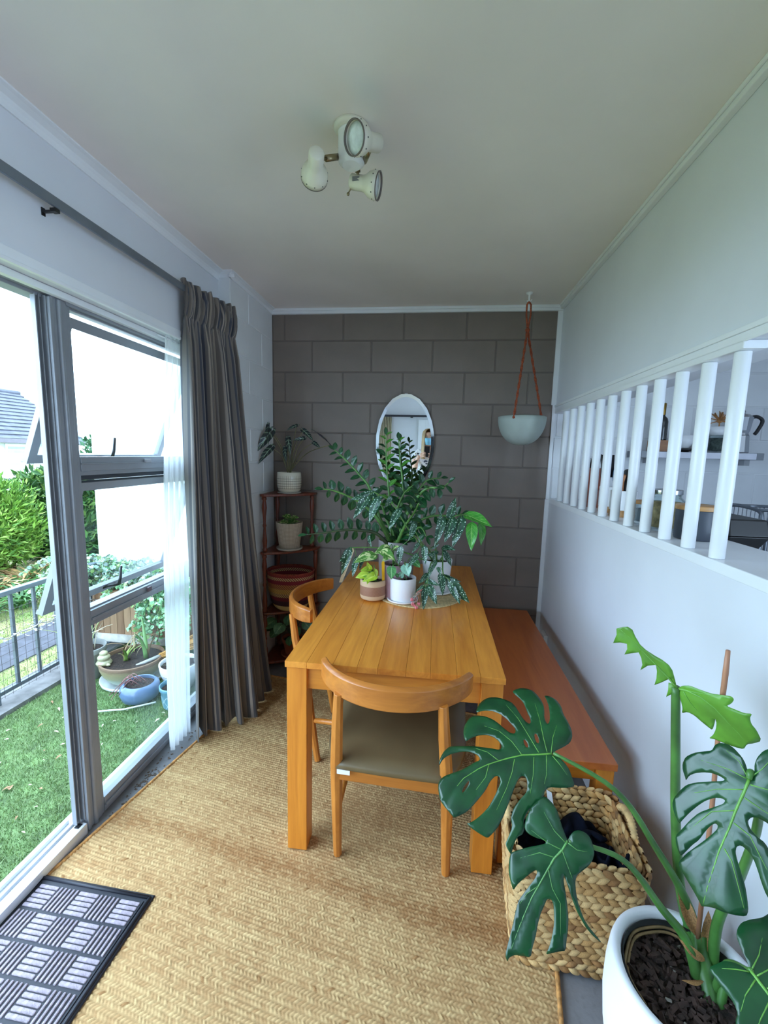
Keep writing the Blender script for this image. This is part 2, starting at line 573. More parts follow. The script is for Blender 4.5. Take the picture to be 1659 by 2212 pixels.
mb = MB(); mb.box((-1.325, 1.42, 0.792), (-1.274, 2.2, 0.850)); mb.box((-1.32, 1.42, 0.812), (-1.268, 2.2, 0.822)); mb.box((-1.332, 1.42, 0.846), (-1.29, 2.2, 0.856)); mb.build('transom', M_ALU, W1, bevel=0.0015)
mb = MB(); mb.box((-1.325, 1.42, 0.005), (-1.272, 2.2, 0.066)); mb.box((-1.32, 1.42, 0.03), (-1.264, 2.2, 0.04)); mb.build('bottom_rail', M_ALU, W1, bevel=0.0015)
mb = MB(); mb.box((-1.298, 1.42, 0.06), (-1.293, 2.2, 0.795)); mb.build('pane', M_GLASS, W1)


def awning(ztop, zbot, out, catch_y):
    """top-hung sash pushed out at the bottom, with its stay handle"""
    L = math.hypot(ztop - zbot, out)
    an = math.asin(out / L)
    M = Matrix.Translation((XG - 0.008, 0, ztop)) @ Matrix.Rotation(an, 4, 'Y')
    y0, y1, wd, dp = 1.424, 2.196, 0.034, 0.016
    mb = MB()
    mb.box((-dp, y0 + wd, -0.034), (dp * .4, y1 - wd, 0), M)
    mb.box((-dp, y0 + wd, -L), (dp * .4, y1 - wd, -L + 0.034), M)
    mb.box((-dp, y0, -L), (dp * .4, y0 + wd, 0), M)
    mb.box((-dp, y1 - wd, -L), (dp * .4, y1, 0), M)
    mb.box((-dp * 1.5, y0 + .002, -L - 0.004), (-dp - .0002, y1 - .002, -L + 0.012), M)
    s = mb.build('awning_sash', M_ALU, W1)
    mb = MB(); mb.box((-0.003, y0 + wd - .004, -L + 0.03), (0.001, y1 - wd + .004, -0.03), M)
    mb.build('pane', M_GLASS, s)
    b = M @ Vector((0, catch_y, -L + 0.02))
    mb = MB()
    e = Vector((XG + 0.02, catch_y - 0.03, zbot + 0.02)) if False else b + Vector((0.05, -0.01, 0.004))
    mb.tube([b + Vector((0, -0.05, 0)), b + Vector((0.02, -0.02, 0)), e], 0.006, 8)
    mb.tube([e, e + Vector((0.006, 0.004, 0.03)), e + Vector((0.010, 0.008, 0.085))], [0.007, 0.0065, 0.005], 8)
    mb.box(b + Vector((-.004, -.055, -.008)), b + Vector((.008, .02, .008)))
    mb.build('stay_handle', M_BLACK, s, smooth=True)
    return s


awning(1.918, 1.402, 0.205, 1.80)
awning(1.336, 0.815, 0.195, 1.78)
mb = MB(); mb.box((-1.268, 1.755, 1.405), (-1.258, 1.79, 1.420)); mb.build('catch', paint('grey_catch', (150, 150, 155), 0.4), W1, bevel=0.002)
mb = MB(); mb.box((-1.268, 1.73, 0.824), (-1.260, 1.755, 0.845)); mb.build('catch', paint('rust_catch', (96, 76, 80), 0.5), W1, bevel=0.002)

D1 = thing('door_1', 'aluminium sliding door frame standing open beside the side window', None, (XG, 0.4, 0), kind='structure')
mb = MB(); mb.box((-1.37, -0.85, 0.0), (-1.300, 2.25, 0.036)); mb.box((-1.300, -0.85, 0.0), (-1.262, 1.32, 0.046)); mb.box((-1.345, -0.85, 0.03), (-1.338, 1.32, 0.05)); mb.box((-1.315, -0.85, 0.03), (-1.308, 1.32, 0.05)); mb.build('track', M_ALUW, D1, bevel=0.002)
mb = MB(); mb.box((-1.292, 1.29, 0.0465), (-1.274, 1.312, 0.0480)); mb.build('drain_hole', M_BLACK, D1, bevel=0.003)
mb = MB(); mb.box((-1.335, 1.332, 0.0), (-1.306, 1.3395, 1.95)); mb.box((-1.306, 1.301, 0.05), (-1.301, 1.3395, 1.95)); mb.box((-1.301, 1.299, 0.05), (-1.286, 1.303, 1.95)); mb.box((-1.301, 1.312, 0.05), (-1.284, 1.315, 1.95)); mb.box((-1.301, 1.326, 0.05), (-1.276, 1.330, 1.95)); mb.build('jamb', M_ALU, D1, bevel=0.001)
mb = MB(); mb.box((-1.345, -0.85, 1.944), (-1.290, 1.40, 1.985)); mb.box((-1.300, -0.85, 1.955), (-1.272, 1.40, 1.976)); mb.build('head_frame', M_ALU, D1, bevel=0.002)
mb = MB(); mb.box((-1.268, -0.85, 1.953), (-1.246, 2.245, 1.974)); mb.build('head_bead', M_TRIM, D1, bevel=0.002)
mb = MB()
mb.box((-1.345, -0.84, 0.05), (-1.315, -0.78, 1.94)); mb.box((-1.345, 0.18, 0.05), (-1.315, 0.24, 1.94)); mb.box((-1.345, -0.78, 0.05), (-1.315, 0.18, 0.13)); mb.box((-1.345, -0.78, 1.87), (-1.315, 0.18, 1.94))
pn = mb.build('sliding_panel', M_ALU, D1, bevel=0.003)
mb = MB(); mb.box((-1.332, -0.78, 0.13), (-1.327, 0.18, 1.87)); mb.build('pane', M_GLASS, pn)

# ------------------------------------------------------------------ hatch balusters
H = thing('hatch_balustrade', 'row of white round posts standing in the kitchen hatch of the right wall', 'balustrade', (0.77, 1.9, 1.209))
mb = MB(); mb.box((0.742, 1.195, 1.746), (0.80, YB - 0.005, 1.7675)); mb.build('head_plate', M_TRIM, H, bevel=0.003)
for i in range(12):
    y = 2.712 - i * 0.1347
    mb = MB(); mb.tube([(0.766, y, 1.2095), (0.766, y, 1.48), (0.766, y, 1.7455)], 0.0185, 20)
    mb.build('post', M_TRIM, H, smooth=True, bevel=0.002)

# ------------------------------------------------------------------ curtain rods
R = thing('curtain_rod', 'grey metal curtain rod along the wall above the glass door', 'curtain rod', (-1.135, 0.7, 2.175))
mb = MB(); mb.box((-1.140, -0.85, 2.160), (-1.130, 2.27, 2.186)); mb.tube([(-1.135, -0.85, 2.186), (-1.135, 2.27, 2.186)], 0.005, 8); mb.build('rail', paint('rod_metal', (126, 134, 144), 0.35, metal=0.6), R, bevel=0.003)
for y in (1.245, 0.1, -0.75):
    mb = MB(); mb.box((XL, y - 0.005, 2.150), (-1.140, y + 0.005, 2.156)); mb.box((-1.152, y - 0.009, 2.149), (-1.134, y + 0.009, 2.1595)); mb.box((XL, y - .006, 2.142), (XL + .004, y + .006, 2.164))
    mb.build('bracket', M_BLACK, R, bevel=0.001)
R = thing('curtain_rod', 'dark flat curtain rail reflected high in the oval mirror', 'curtain rod', (-0.4, YREAR + 0.06, 1.93))
mb = MB(); mb.box((-0.86, YREAR + 0.05, 1.917), (0.3, YREAR + 0.075, 1.95)); mb.build('rail', paint('dark_rail', (40, 40, 50), 0.4), R, bevel=0.003)
mb = MB(); mb.box((-0.31, YREAR, 1.905), (-0.27, YREAR + 0.06, 1.917)); mb.box((-0.31, YREAR, 1.905), (-0.27, YREAR + 0.004, 1.94)); mb.build('bracket', M_BLACK, R)
P = []
for i in range(2):
    P.append([(-0.84 + 0.22 * j / 40, YREAR + 0.06 + 0.02 * math.sin(j * 1.3) , 1.915 if i else 0.05) for j in range(41)])
mb = MB(); mb.grid(P)
c = mb.build('curtain', paint('cream_curtain', (206, 196, 168), 0.8), smooth=True, solid=0.002)
tag(c, 'cream curtain gathered at the end of the dark rail, seen in the mirror', 'curtain')
for j in range(3):
    mb = MB(); mb.tube([(-0.80 + 0.03 * j, YREAR + 0.046, 1.90), (-0.80 + 0.03 * j, YREAR + 0.046, 1.955), (-0.80 + 0.03 * j, YREAR + 0.08, 1.955)], 0.003, 6)
    h = mb.build('hook', M_TRIM, c); h.name = 'hook'

# ================================================================== FLOOR COVERINGS
def np_mesh(name, V, F, mat, col=None, smooth=True):
    me = bpy.data.meshes.new(name)
    V = np.asarray(V, np.float32); F = np.asarray(F, np.int32)
    k = F.shape[1]
    me.vertices.add(len(V)); me.loops.add(F.size); me.polygons.add(len(F))
    me.vertices.foreach_set('co', V.ravel())
    me.loops.foreach_set('vertex_index', F.ravel())
    me.polygons.foreach_set('loop_start', np.arange(0, F.size, k, dtype=np.int32))
    me.polygons.foreach_set('loop_total', np.full(len(F), k, np.int32))
    me.polygons.foreach_set('use_smooth', np.full(len(F), smooth, bool))
    me.update(calc_edges=True)
    if col is not None:
        ca = me.color_attributes.new('tint', 'FLOAT_COLOR', 'POINT')
        c4 = np.ones((len(V), 4), np.float32); c4[:, :3] = col
        ca.data.foreach_set('color', c4.ravel())
    if mat: me.materials.append(mat)
    return me


def grid_faces(h, w):
    i = np.arange(h - 1)[:, None] * w + np.arange(w - 1)[None, :]
    return np.stack([i, i + 1, i + w + 1, i + w], -1).reshape(-1, 4)


def tinted(name, rough=0.7, mult=None, spec=0.3, bump=0.0):
    k = Nodes(name)
    at = k.n('ShaderNodeAttribute', attribute_name='tint')
    k.l(at.outputs['Color'], k.b.inputs['Base Color'])
    k.set(rough=rough, spec=spec)
    if bump:
        n = k.n('ShaderNodeTexNoise'); n.inputs['Scale'].default_value = 300
        k.l(k.coords(), n.inputs['Vector']); k.bump(n.outputs[0], bump, 0.001)
    return k.m


rng = np.random.default_rng(4)
RUG_W, RUG_L = 1.664, 2.36
PITCH, LUMP = 0.0125, 0.0115
nv = int(RUG_L / PITCH * 4); nu = int(RUG_W / LUMP * 4)
vv, uu = np.meshgrid(np.linspace(0, RUG_L, nv), np.linspace(0, RUG_W, nu), indexing='ij')
wav = vv + 0.004 * np.sin(uu * 5.3 + vv * 2.0) + 0.003 * np.sin(uu * 11 + 1.3 + vv * 5)
row = np.floor(wav / PITCH).astype(int)
fr = wav / PITCH - row
rph = rng.random(row.max() + 3)
skew = np.where(row % 2 == 0, 1.0, -1.0)
ph = uu / LUMP + rph[row] + skew * (fr - 0.5)
li = np.floor(ph).astype(int); lf = ph - li
tab = rng.random((row.max() + 3, li.max() - li.min() + 4))
rnd_l = tab[row, li - li.min()]
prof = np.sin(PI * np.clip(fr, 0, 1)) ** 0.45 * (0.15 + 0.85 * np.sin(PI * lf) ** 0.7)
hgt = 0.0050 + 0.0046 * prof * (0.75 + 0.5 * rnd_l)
edge = np.minimum(np.minimum(uu, RUG_W - uu), np.minimum(vv, RUG_L - vv))
hgt = np.where(edge < 0.004, 0.0, hgt)
rowtone = rng.random(row.max() + 3)
rowtone = np.convolve(rowtone, np.ones(5) / 5, 'same')[row]
patch = np.array([noise.noise(Vector((a * 3, b * 3, 0))) for a, b in zip(uu[::8, ::8].ravel(), vv[::8, ::8].ravel())]).reshape(uu[::8, ::8].shape)
patch = np.kron(patch, np.ones((8, 8)))[:nv, :nu]
tone = 0.55 * rnd_l + 0.45 * (rowtone - 0.5) * 2 + 0.18 * patch + 0.2
tone = np.clip(tone, 0, 1)[..., None]
ca, cb = np.array(lin((168, 124, 80))), np.array(lin((214, 180, 128)))
colr = ca * (1 - tone) + cb * tone
colr = np.where((rnd_l[..., None] > 0.995), np.array(lin((166, 124, 80))), colr)
colr *= (0.66 + 0.34 * prof[..., None])  # hollows between the braid lumps darkened in the colour, as painted shade
RX = np.array([0.985, -0.172]); RY = np.array([0.172, 0.985])
RUG0 = np.array([-1.19, 1.60]) - RY * 1.40
xy = RUG0 + uu[..., None] * RX + vv[..., None] * RY
base = np.concatenate([xy, (hgt + 0.0005)[..., None]], -1).reshape(-1, 3)
rugo = Vector((float(RUG0[0]), float(RUG0[1]), 0))
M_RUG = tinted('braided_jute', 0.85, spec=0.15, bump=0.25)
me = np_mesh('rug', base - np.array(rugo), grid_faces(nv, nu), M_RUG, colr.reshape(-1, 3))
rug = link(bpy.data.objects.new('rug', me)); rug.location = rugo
tag(rug, 'large golden braided jute rug under the dining table', 'rug')
mb = MB()
def rugp(u, v, z=0.007): q = RUG0 + RX * u + RY * v; return Vector((q[0], q[1], z))
for (a, b) in (((0.006, 0.0), (0.006, RUG_L)), ((RUG_W - .006, 0), (RUG_W - .006, RUG_L)), ((0, RUG_L - .006), (RUG_W, RUG_L - .006))):
    n = 120
    mb.tube([rugp(a[0] + (b[0] - a[0]) * i / n, a[1] + (b[1] - a[1]) * i / n, 0.0078) for i in range(n + 1)],
            [0.0062 + 0.0008 * (i % 2) for i in range(n + 1)], 8)
o = mb.build('rug_binding', paint('jute_binding', (186, 134, 76), 0.85, var=0.2, scale=60, bump=0.6, bscale=200), rug, smooth=True)

# door mat
MT = thing('door_mat', 'black rubber door mat with basket-weave grey carpet strips by the open door', 'door mat', (-1.075, 0.83, 0.0), rotz=-0.03)
mb = MB()
mw, ml = 0.212, 0.31
mb.frustum((0, 0, mw, ml), (0, 0, mw - 0.004, ml - 0.004), 0.0105, 0.0150)
mb.build('rubber_base', M_RUBBER, MT, bevel=0.002, local=True)
mb = MB()
for s in (-1, 1):
    mb.tube([(s * (mw - 0.012), -ml + .012, 0.0155), (s * (mw - 0.012), ml - .012, 0.0155)], 0.0055, 8)
    mb.tube([(-mw + .012, s * (ml - 0.014), 0.0155), (mw - .012, s * (ml - 0.014), 0.0155)], 0.0055, 8)
    mb.tube([(s * (mw - 0.024), -ml + .028, 0.0153), (s * (mw - 0.024), ml - .028, 0.0153)], 0.002, 6)
mb.build('raised_rim', M_RUBBER, MT, smooth=True, local=True)
M_MATPAD = paint('grey_carpet_strip', (160, 148, 156), 0.95, var=0.12, scale=120, bump=0.8, bscale=400, dist=0.002)


def pad_mesh(w, l):
    m = MB(); h = 0.0035
    pts = []
    for cx, cy, a0 in ((w - w * .6, l - w * .6, 0), (-w + w * .6, l - w * .6, 90), (-w + w * .6, -l + w * .6, 180), (w - w * .6, -l + w * .6, 270)):
        for k2 in range(3):
            a = math.radians(a0 + 45 * k2); pts.append((cx + w * .6 * math.cos(a), cy + w * .6 * math.sin(a)))
    n = len(pts)
    vs = [(p[0], p[1], 0) for p in pts] + [(p[0] * .97, p[1] * .985, h * .7) for p in pts] + [(p[0] * .8, p[1] * .95, h) for p in pts]
    fs = [tuple(range(2 * n, 3 * n))]
    for r_ in range(2):
        fs += [(r_ * n + i, r_ * n + (i + 1) % n, (r_ + 1) * n + (i + 1) % n, (r_ + 1) * n + i) for i in range(n)]
    m.add(vs, fs)
    return m.mesh('carpet_strip', M_MATPAD, smooth=True)


p_wide = pad_mesh(0.0054, 0.0345)
p_thin = pad_mesh(0.0036, 0.0365)
cw = (2 * mw - 0.056) / 5; cl = (2 * ml - 0.056) / 7
for i in range(5):
    for j in range(7):
        for s in range(5):
            o = link(bpy.data.objects.new('carpet_strip', p_thin if (i + j) % 2 else p_wide)); o.parent = MT
            cx = -mw + 0.028 + cw * (i + 0.5); cy = -ml + 0.028 + cl * (j + 0.5); d = (s - 2) * 0.0146
            if (i + j) % 2 == 0: o.location = (cx, cy + d, 0.0148); o.rotation_euler = (0, 0, PI / 2)
            else: o.location = (cx + d, cy, 0.0148)

# ================================================================== FURNITURE
TX0, TX1, TY0, TY1 = -0.489, 0.258, 1.349, 2.783
T = thing('dining_table', 'honey oak dining table with square legs covered in potted plants at its far end', 'table', (-0.115, 2.066, 0))
ws = [0.078, 0.092, 0.084, 0.070, 0.096, 0.082, 0.088, 0.076, 0.081]
x = TX0
for w_ in ws:
    mb = MB(); mb.box((x + 0.0002, TY0, 0.728), (x + w_ - 0.0002, TY1, 0.750 + random.uniform(-.00015, .00015)))
    mb.build('plank', M_TABLE, T, bevel=0.0008, seg=1); x += w_
for sx in (TX0 + 0.004, TX1 - 0.004 - 0.072):
    for sy in (TY0 + 0.008, TY1 - 0.008 - 0.072):
        mb = MB(); mb.box((sx, sy, 0.0125), (sx + 0.072, sy + 0.072, 0.7279)); mb.build('leg', M_TABLEZ, T, bevel=0.0025)
ax0, ax1, ay0, ay1 = TX0 + 0.076, TX1 - 0.076, TY0 + 0.08, TY1 - 0.08
for a, b in (((ax0, TY0 + 0.022, 0.643), (ax1, TY0 + 0.042, 0.7279)), ((ax0, TY1 - 0.042, 0.643), (ax1, TY1 - 0.022, 0.7279))):
    mb = MB(); mb.box(a, b); mb.build('apron', M_TABLEX, T, bevel=0.001)
for a, b in (((TX0 + 0.022, ay0, 0.643), (TX0 + 0.042, ay1, 0.7279)), ((TX1 - 0.042, ay0, 0.643), (TX1 - 0.022, ay1, 0.7279))):
    mb = MB(); mb.box(a, b); mb.build('apron', M_TABLE, T, bevel=0.001)

BX0, BX1, BY0, BY1 = 0.272, 0.652, 1.398, 2.858
B = thing('dining_bench', 'long low amber wooden bench along the right wall beside the table', 'bench', (0.46, 2.13, 0))
mb = MB(); mb.box((BX0, BY0, 0.424), (BX1, BY1, 0.450)); mb.build('seat_board', M_BENCH, B, bevel=0.002)
for sx in (BX0 + 0.006, BX1 - 0.006 - 0.056):
    for sy in (BY0 + 0.008, BY1 - 0.008 - 0.056):
        mb = MB(); mb.box((sx, sy, 0.0125), (sx + 0.056, sy + 0.056, 0.4239)); mb.build('leg', M_TABLEZ, B, bevel=0.0025)
for a, b, m_ in (((BX0 + .064, BY0 + 0.022, 0.37), (BX1 - .064, BY0 + 0.04, 0.4239), M_TABLEX), ((BX0 + .064, BY1 - 0.04, 0.37), (BX1 - .064, BY1 - 0.022, 0.4239), M_TABLEX),
                 ((BX0 + 0.018, BY0 + .066, 0.37), (BX0 + 0.036, BY1 - .066, 0.4239), M_TABLE), ((BX1 - 0.036, BY0 + .066, 0.37), (BX1 - 0.018, BY1 - .066, 0.4239), M_TABLE)):
    mb = MB(); mb.box(a, b); mb.build('apron', m_, B, bevel=0.001)

# ------------------------------------------------------------------ chairs
k = Nodes('olive_leather')
v = k.coords()
n_ = k.n('ShaderNodeTexVoronoi'); n_.inputs['Scale'].default_value = 420; k.l(v, n_.inputs['Vector'])
n2_ = k.n('ShaderNodeTexNoise'); n2_.inputs['Scale'].default_value = 5; k.l(v, n2_.inputs['Vector'])
k.l(k.ramp(n2_.outputs[0], [(0.3, (96, 80, 54)), (0.7, (114, 96, 66))]), k.b.inputs['Base Color'])
k.set(rough=0.42); k.bump(n_.outputs[0], 0.15, 0.0006)
M_LEATHER = k.m


def make_chair(label):
    C_ = thing('dining_chair', label, 'chair', (0, 0, 0), 0, 'dining chairs')
    # bent back rail
    def rail_pt(t):           # t from -1 to 1
        a = t * 1.22
        return Vector((0.245 * math.sin(a) / math.sin(1.22), -0.168 + 0.150 * (1 - math.cos(a)) / (1 - math.cos(1.22)), 0))
    rows = []
    nseg = 36
    rows_o = []
    for i in range(nseg + 1):
        t = -1 + 2 * i / nseg
        p = rail_pt(t)
        d = (rail_pt(min(t + .02, 1.02)) - rail_pt(max(t - .02, -1.02))).normalized()
        nrm = Vector((d.y, -d.x, 0))
        hh = 0.036 * (1 - 0.10 * t * t) if abs(t) < 0.86 else 0.036 * (0.926 - 0.9 * (abs(t) - .86) ** 1.0)
        zc = 0.742 + 0.004 * t * t
        th = 0.0115 if abs(t) < 0.95 else 0.0095
        ring = []
        for a_, b_ in ((-1, -1), (-.65, -1.12), (.65, -1.12), (1, -1), (1, 1), (.55, 1.16), (-.55, 1.16), (-1, 1)):
            ring.append(p + nrm * (a_ * th) + Vector((0, 0, zc + b_ * hh * 0.88 + 0.004 * (a_ < 0) * (b_ > 0))))
        rows_o.append(ring + [ring[0]])
    mb = MB(); mb.grid(rows_o, uv=False); mb.f.append(tuple(range(7, -1, -1))); nn = len(mb.v); mb.f.append(tuple(range(nn - 9, nn - 1)))
    o = mb.build('back_rail', M_CHAIRX, C_, bevel=0.004, local=True)
    for s in (-1, 1):
        mb = MB()
        mb.tube([(s * .196, 0, 0.0125), (s * .193, -.022, .15), (s * .188, -.052, .36), (s * .184, -.070, .43), (s * .171, -.112, .60), (s * .163, -.130, .722)],
                [.0155, .018, .0215, .0215, .019, .0155], 8)
        mb.build('rear_leg', M_CHAIR, C_, bevel=0.002, local=True)
        mb = MB()
        mb.tube([(s * .212, .375, 0.0125), (s * .216, .37, .16), (s * .220, .362, .28), (s * .218, .356, .33), (s * .216, .355, .43)], [.0155, .021, .026, .030, .030], 8)
        mb.build('front_leg', M_CHAIR, C_, bevel=0.002, local=True)
        mb = MB(); mb.tube([(s * .187, -.05, .402), (s * .216, .355, .400)], .024, 4, M=None, flat=.5); mb.build('side_rail', M_CHAIR, C_, bevel=0.002, local=True)
        mb = MB(); mb.tube([(s * .192, -.03, .215), (s * .217, .362, .210)], .012, 8); mb.build('stretcher', M_CHAIR, C_, local=True, smooth=True)
    mb = MB(); mb.box((-.172, -.076, .375), (.172, -.056, .424)); mb.build('rear_rail', M_CHAIRX, C_, bevel=0.003, local=True)
    mb = MB(); mb.box((-.195, .345, .375), (.195, .365, .424)); mb.build('front_rail', M_CHAIRX, C_, bevel=0.003, local=True)
    mb = MB()
    n = 10
    top = []
    for j in range(n + 1):
        tj = j / n
        row_ = []
        for i in range(n + 1):
            ti = i / n * 2 - 1
            hw = 0.182 + 0.062 * min(1, tj * 3.2) if tj < .32 else 0.244
            hw = 0.183 + (0.247 - 0.183) * (1 - (1 - min(1, tj * 2.4)) ** 2)
            y = -0.088 + tj * 0.475 + 0.004 * (1 - ti * ti) * (1 if tj > .5 else -1)
            e = max(abs(ti), abs(tj * 2 - 1))
            row_.append((ti * hw, y, 0.448 + 0.022 * (1 - e ** 3.0)))
        top.append(row_)
    mb.grid(top)
    w1 = n + 1
    ringi = [i for i in range(w1)] + [j * w1 + n for j in range(1, w1)] + [n * w1 + i for i in range(n - 1, -1, -1)] + [j * w1 for j in range(n - 1, 0, -1)]
    b0 = len(mb.v)
    lvl = [(1.012, .440), (1.012, .428), (0.985, .4245)]
    cx, cy = 0, 0.15
    for sc, z in lvl:
        for r_ in ringi:
            p = mb.v[r_]; mb.v.append(Vector(((p.x - cx) * sc + cx, (p.y - cy) * sc + cy, z)))
    L = len(ringi)
    prev = ringi
    for q in range(3):
        cur = [b0 + q * L + i for i in range(L)]
        mb.f += [(prev[i], cur[i], cur[(i + 1) % L], prev[(i + 1) % L]) for i in range(L)]
        prev = cur
    mb.f.append(tuple(prev))
    mb.build('seat_pad', M_LEATHER, C_, smooth=True, local=True)
    mb = MB(); mb.box((-.176, -.0935, .412), (-.132, -.0915, .4275)); mb.build('care_tag', M_TRIM, C_, local=True, label='white care tag')
    return C_


ch = make_chair('oak chair with olive seat and curved back at the near end of the table')
ch.location = (-0.1025, 1.352, 0)
ch.rotation_euler = (0, 0, -0.05)
c2 = copy_tree(ch)
c2['label'] = 'oak chair tucked under the left long side of the table beside the corner shelf'
c2.location = (-0.508, 2.015, 0)
c2.rotation_euler = (0, 0, -PI / 2 + 0.04)

# ================================================================== CURTAINS
k = Nodes('striped_curtain')
tc = k.n('ShaderNodeTexCoord'); sp = k.n('ShaderNodeSeparateXYZ'); k.l(tc.outputs['UV'], sp.inputs[0])
fr_ = k.math('FRACT', k.math('MULTIPLY', sp.outputs[0], 11.0))
st = k.ramp(fr_, [(0.0, (92, 84, 80)), (0.16, (124, 114, 106)), (0.30, (76, 76, 82)), (0.36, (150, 138, 128)), (0.42, (72, 70, 74)), (0.52, (114, 106, 100)), (0.70, (58, 60, 72)), (0.82, (100, 94, 92)), (0.92, (146, 134, 122))], 'CONSTANT')
wv = k.n('ShaderNodeTexNoise'); wv.inputs['Scale'].default_value = 500; k.l(tc.outputs['Object'], wv.inputs['Vector'])
k.l(k.mix(0.12, st, wv.outputs[0], 'OVERLAY'), k.b.inputs['Base Color'])
k.set(rough=0.72, sheen=0.2); k.bump(wv.outputs[0], 0.2, 0.0008)
M_CURTAIN = k.m


def interp(path, t):
    n = len(path) - 1
    x_ = t * n; i = min(int(x_), n - 1); f = x_ - i
    a, b = Vector(path[i]), Vector(path[i + 1])
    return a.lerp(b, f)


top_path = smooth_path([(-1.145, 1.895, 0), (-1.130, 2.02, 0), (-1.110, 2.16, 0), (-1.088, 2.285, 0)], 8)
bot_path = smooth_path([(-1.16, 1.895, 0), (-1.115, 1.935, 0), (-1.075, 2.02, 0), (-0.985, 2.05, 0), (-0.975, 2.14, 0), (-0.985, 2.28, 0), (-0.99, 2.45, 0)], 6)
NF = 9
cols = NF * 14
rows = []
zs = [0.018, .1, .25, .45, .7, .95, 1.2, 1.45, 1.7, 1.85, 1.95, 2.02, 2.055, 2.07, 2.085, 2.10, 2.12, 2.14, 2.16, 2.18, 2.20, 2.212]
for z in zs:
    h = min(1, max(0, (z - 0.02) / 2.05))
    row_ = []
    for j in range(cols + 1):
        t = j / cols
        p = interp(bot_path, t).lerp(interp(top_path, t), h ** 0.85)
        d = (interp(bot_path, min(1, t + .02)) - interp(bot_path, max(0, t - .02))).normalized().lerp((interp(top_path, min(1, t + .02)) - interp(top_path, max(0, t - .02))).normalized(), h).normalized()
        nrm = Vector((d.y, -d.x, 0))
        if z < 2.06:
            amp = 0.032 + 0.032 * (1 - h) ** 0.8
            amp *= 0.7 + 0.5 * noise.noise(Vector((t * 6, 0.2, 3)))
            amp *= min(1, 0.35 + (2.07 - z) * 5)
            o1 = amp * math.sin(2 * PI * NF * t + 0.8 * math.sin(z * 1.3 + t * 9)) + 0.3 * amp * math.sin(2 * PI * (NF * .5 + .37) * t + 1 + z * .6)
        else:
            e = (z - 2.06) / 0.15
            o1 = (0.008 + 0.010 * e) * math.sin(4 * PI * NF * t + 1.7 * noise.noise(Vector((t * 20, e * 1.5, 0)))) + 0.006 * math.sin(2 * PI * NF * t) + 0.012 * (0.25 - (e - .5) ** 2) * 4
        zz = z + (0.006 * math.sin(t * 70) + 0.006 * math.sin(t * 31) if z > 2.17 else 0) + (0.012 * noise.noise(Vector((t * 8, 0, 0))) if z < .05 else 0) - (0.03 * t * (1 - h) if z < 0.02 else 0) * 0
        row_.append(p + nrm * o1 + Vector((0, 0, zz)))
    rows.append(row_)
mb = MB(); mb.grid(rows)
cur = mb.build('curtain', M_CURTAIN, None, smooth=True, solid=0.0025)
tag(cur, 'grey and brown striped curtain gathered at the right end of the window', 'curtain')

k = Nodes('sheer_net')
t_ = k.t; out = t_.nodes['Material Output']
tr = k.n('ShaderNodeBsdfTransparent'); tl = k.n('ShaderNodeBsdfTranslucent'); df = k.n('ShaderNodeBsdfDiffuse')
tl.inputs[0].default_value = (.92, .94, .96, 1); df.inputs[0].default_value = (.9, .92, .94, 1)
m1 = k.n('ShaderNodeMixShader'); m1.inputs[0].default_value = 0.5; k.l(tl.outputs[0], m1.inputs[1]); k.l(df.outputs[0], m1.inputs[2])
tc = k.n('ShaderNodeTexCoord'); wv = k.n('ShaderNodeTexWave'); wv.inputs['Scale'].default_value = 4; wv.inputs['Distortion'].default_value = 9; wv.inputs['Detail'].default_value = 1
mp = k.n('ShaderNodeMapping'); mp.inputs['Scale'].default_value = (8, 2.5, 1); k.l(tc.outputs['UV'], mp.inputs[0]); k.l(mp.outputs[0], wv.inputs[0])
f = k.math('ADD', k.math('MULTIPLY', k.math('GREATER_THAN', wv.outputs['Fac'], 0.93), 0.22), 0.60)
m2 = k.n('ShaderNodeMixShader'); k.l(f, m2.inputs[0]); k.l(tr.outputs[0], m2.inputs[1]); k.l(m1.outputs[0], m2.inputs[2]); k.l(m2.outputs[0], out.inputs[0])
M_SHEER = k.m
rows = []
for z in [0.02, .1, .3, .6, .9, 1.2, 1.5, 1.8, 1.90, 1.93, 1.955, 1.965]:
    h = z / 1.96
    row_ = []
    for j in range(81):
        t = j / 80
        y = (1.768 + 0.155 * t) * (1 - h) + (1.845 + 0.17 * t) * h - 0.03 * math.sin(PI * h) * (1 - t)
        amp = 0.016 if z < 1.9 else 0.006
        row_.append((-1.205 + amp * math.sin(2 * PI * 4.5 * t + .5 * math.sin(z * 2)) + 0.004 * math.sin(30 * t + z) - 0.012 * (1 - h), y, z + (0.006 * math.sin(t * 40) if z > 1.95 else 0)))
    rows.append(row_)
mb = MB(); mb.grid(rows)
o = mb.build('net_curtain', M_SHEER, None, smooth=True)
tag(o, 'sheer white net curtain between the window and the striped curtain', 'net curtain')
mb = MB(); mb.tube([(-1.207, 1.80, 1.952), (-1.207, 2.24, 1.952)], 0.0035, 8); mb.build('curtain_wire', M_ALUW, o, smooth=True)

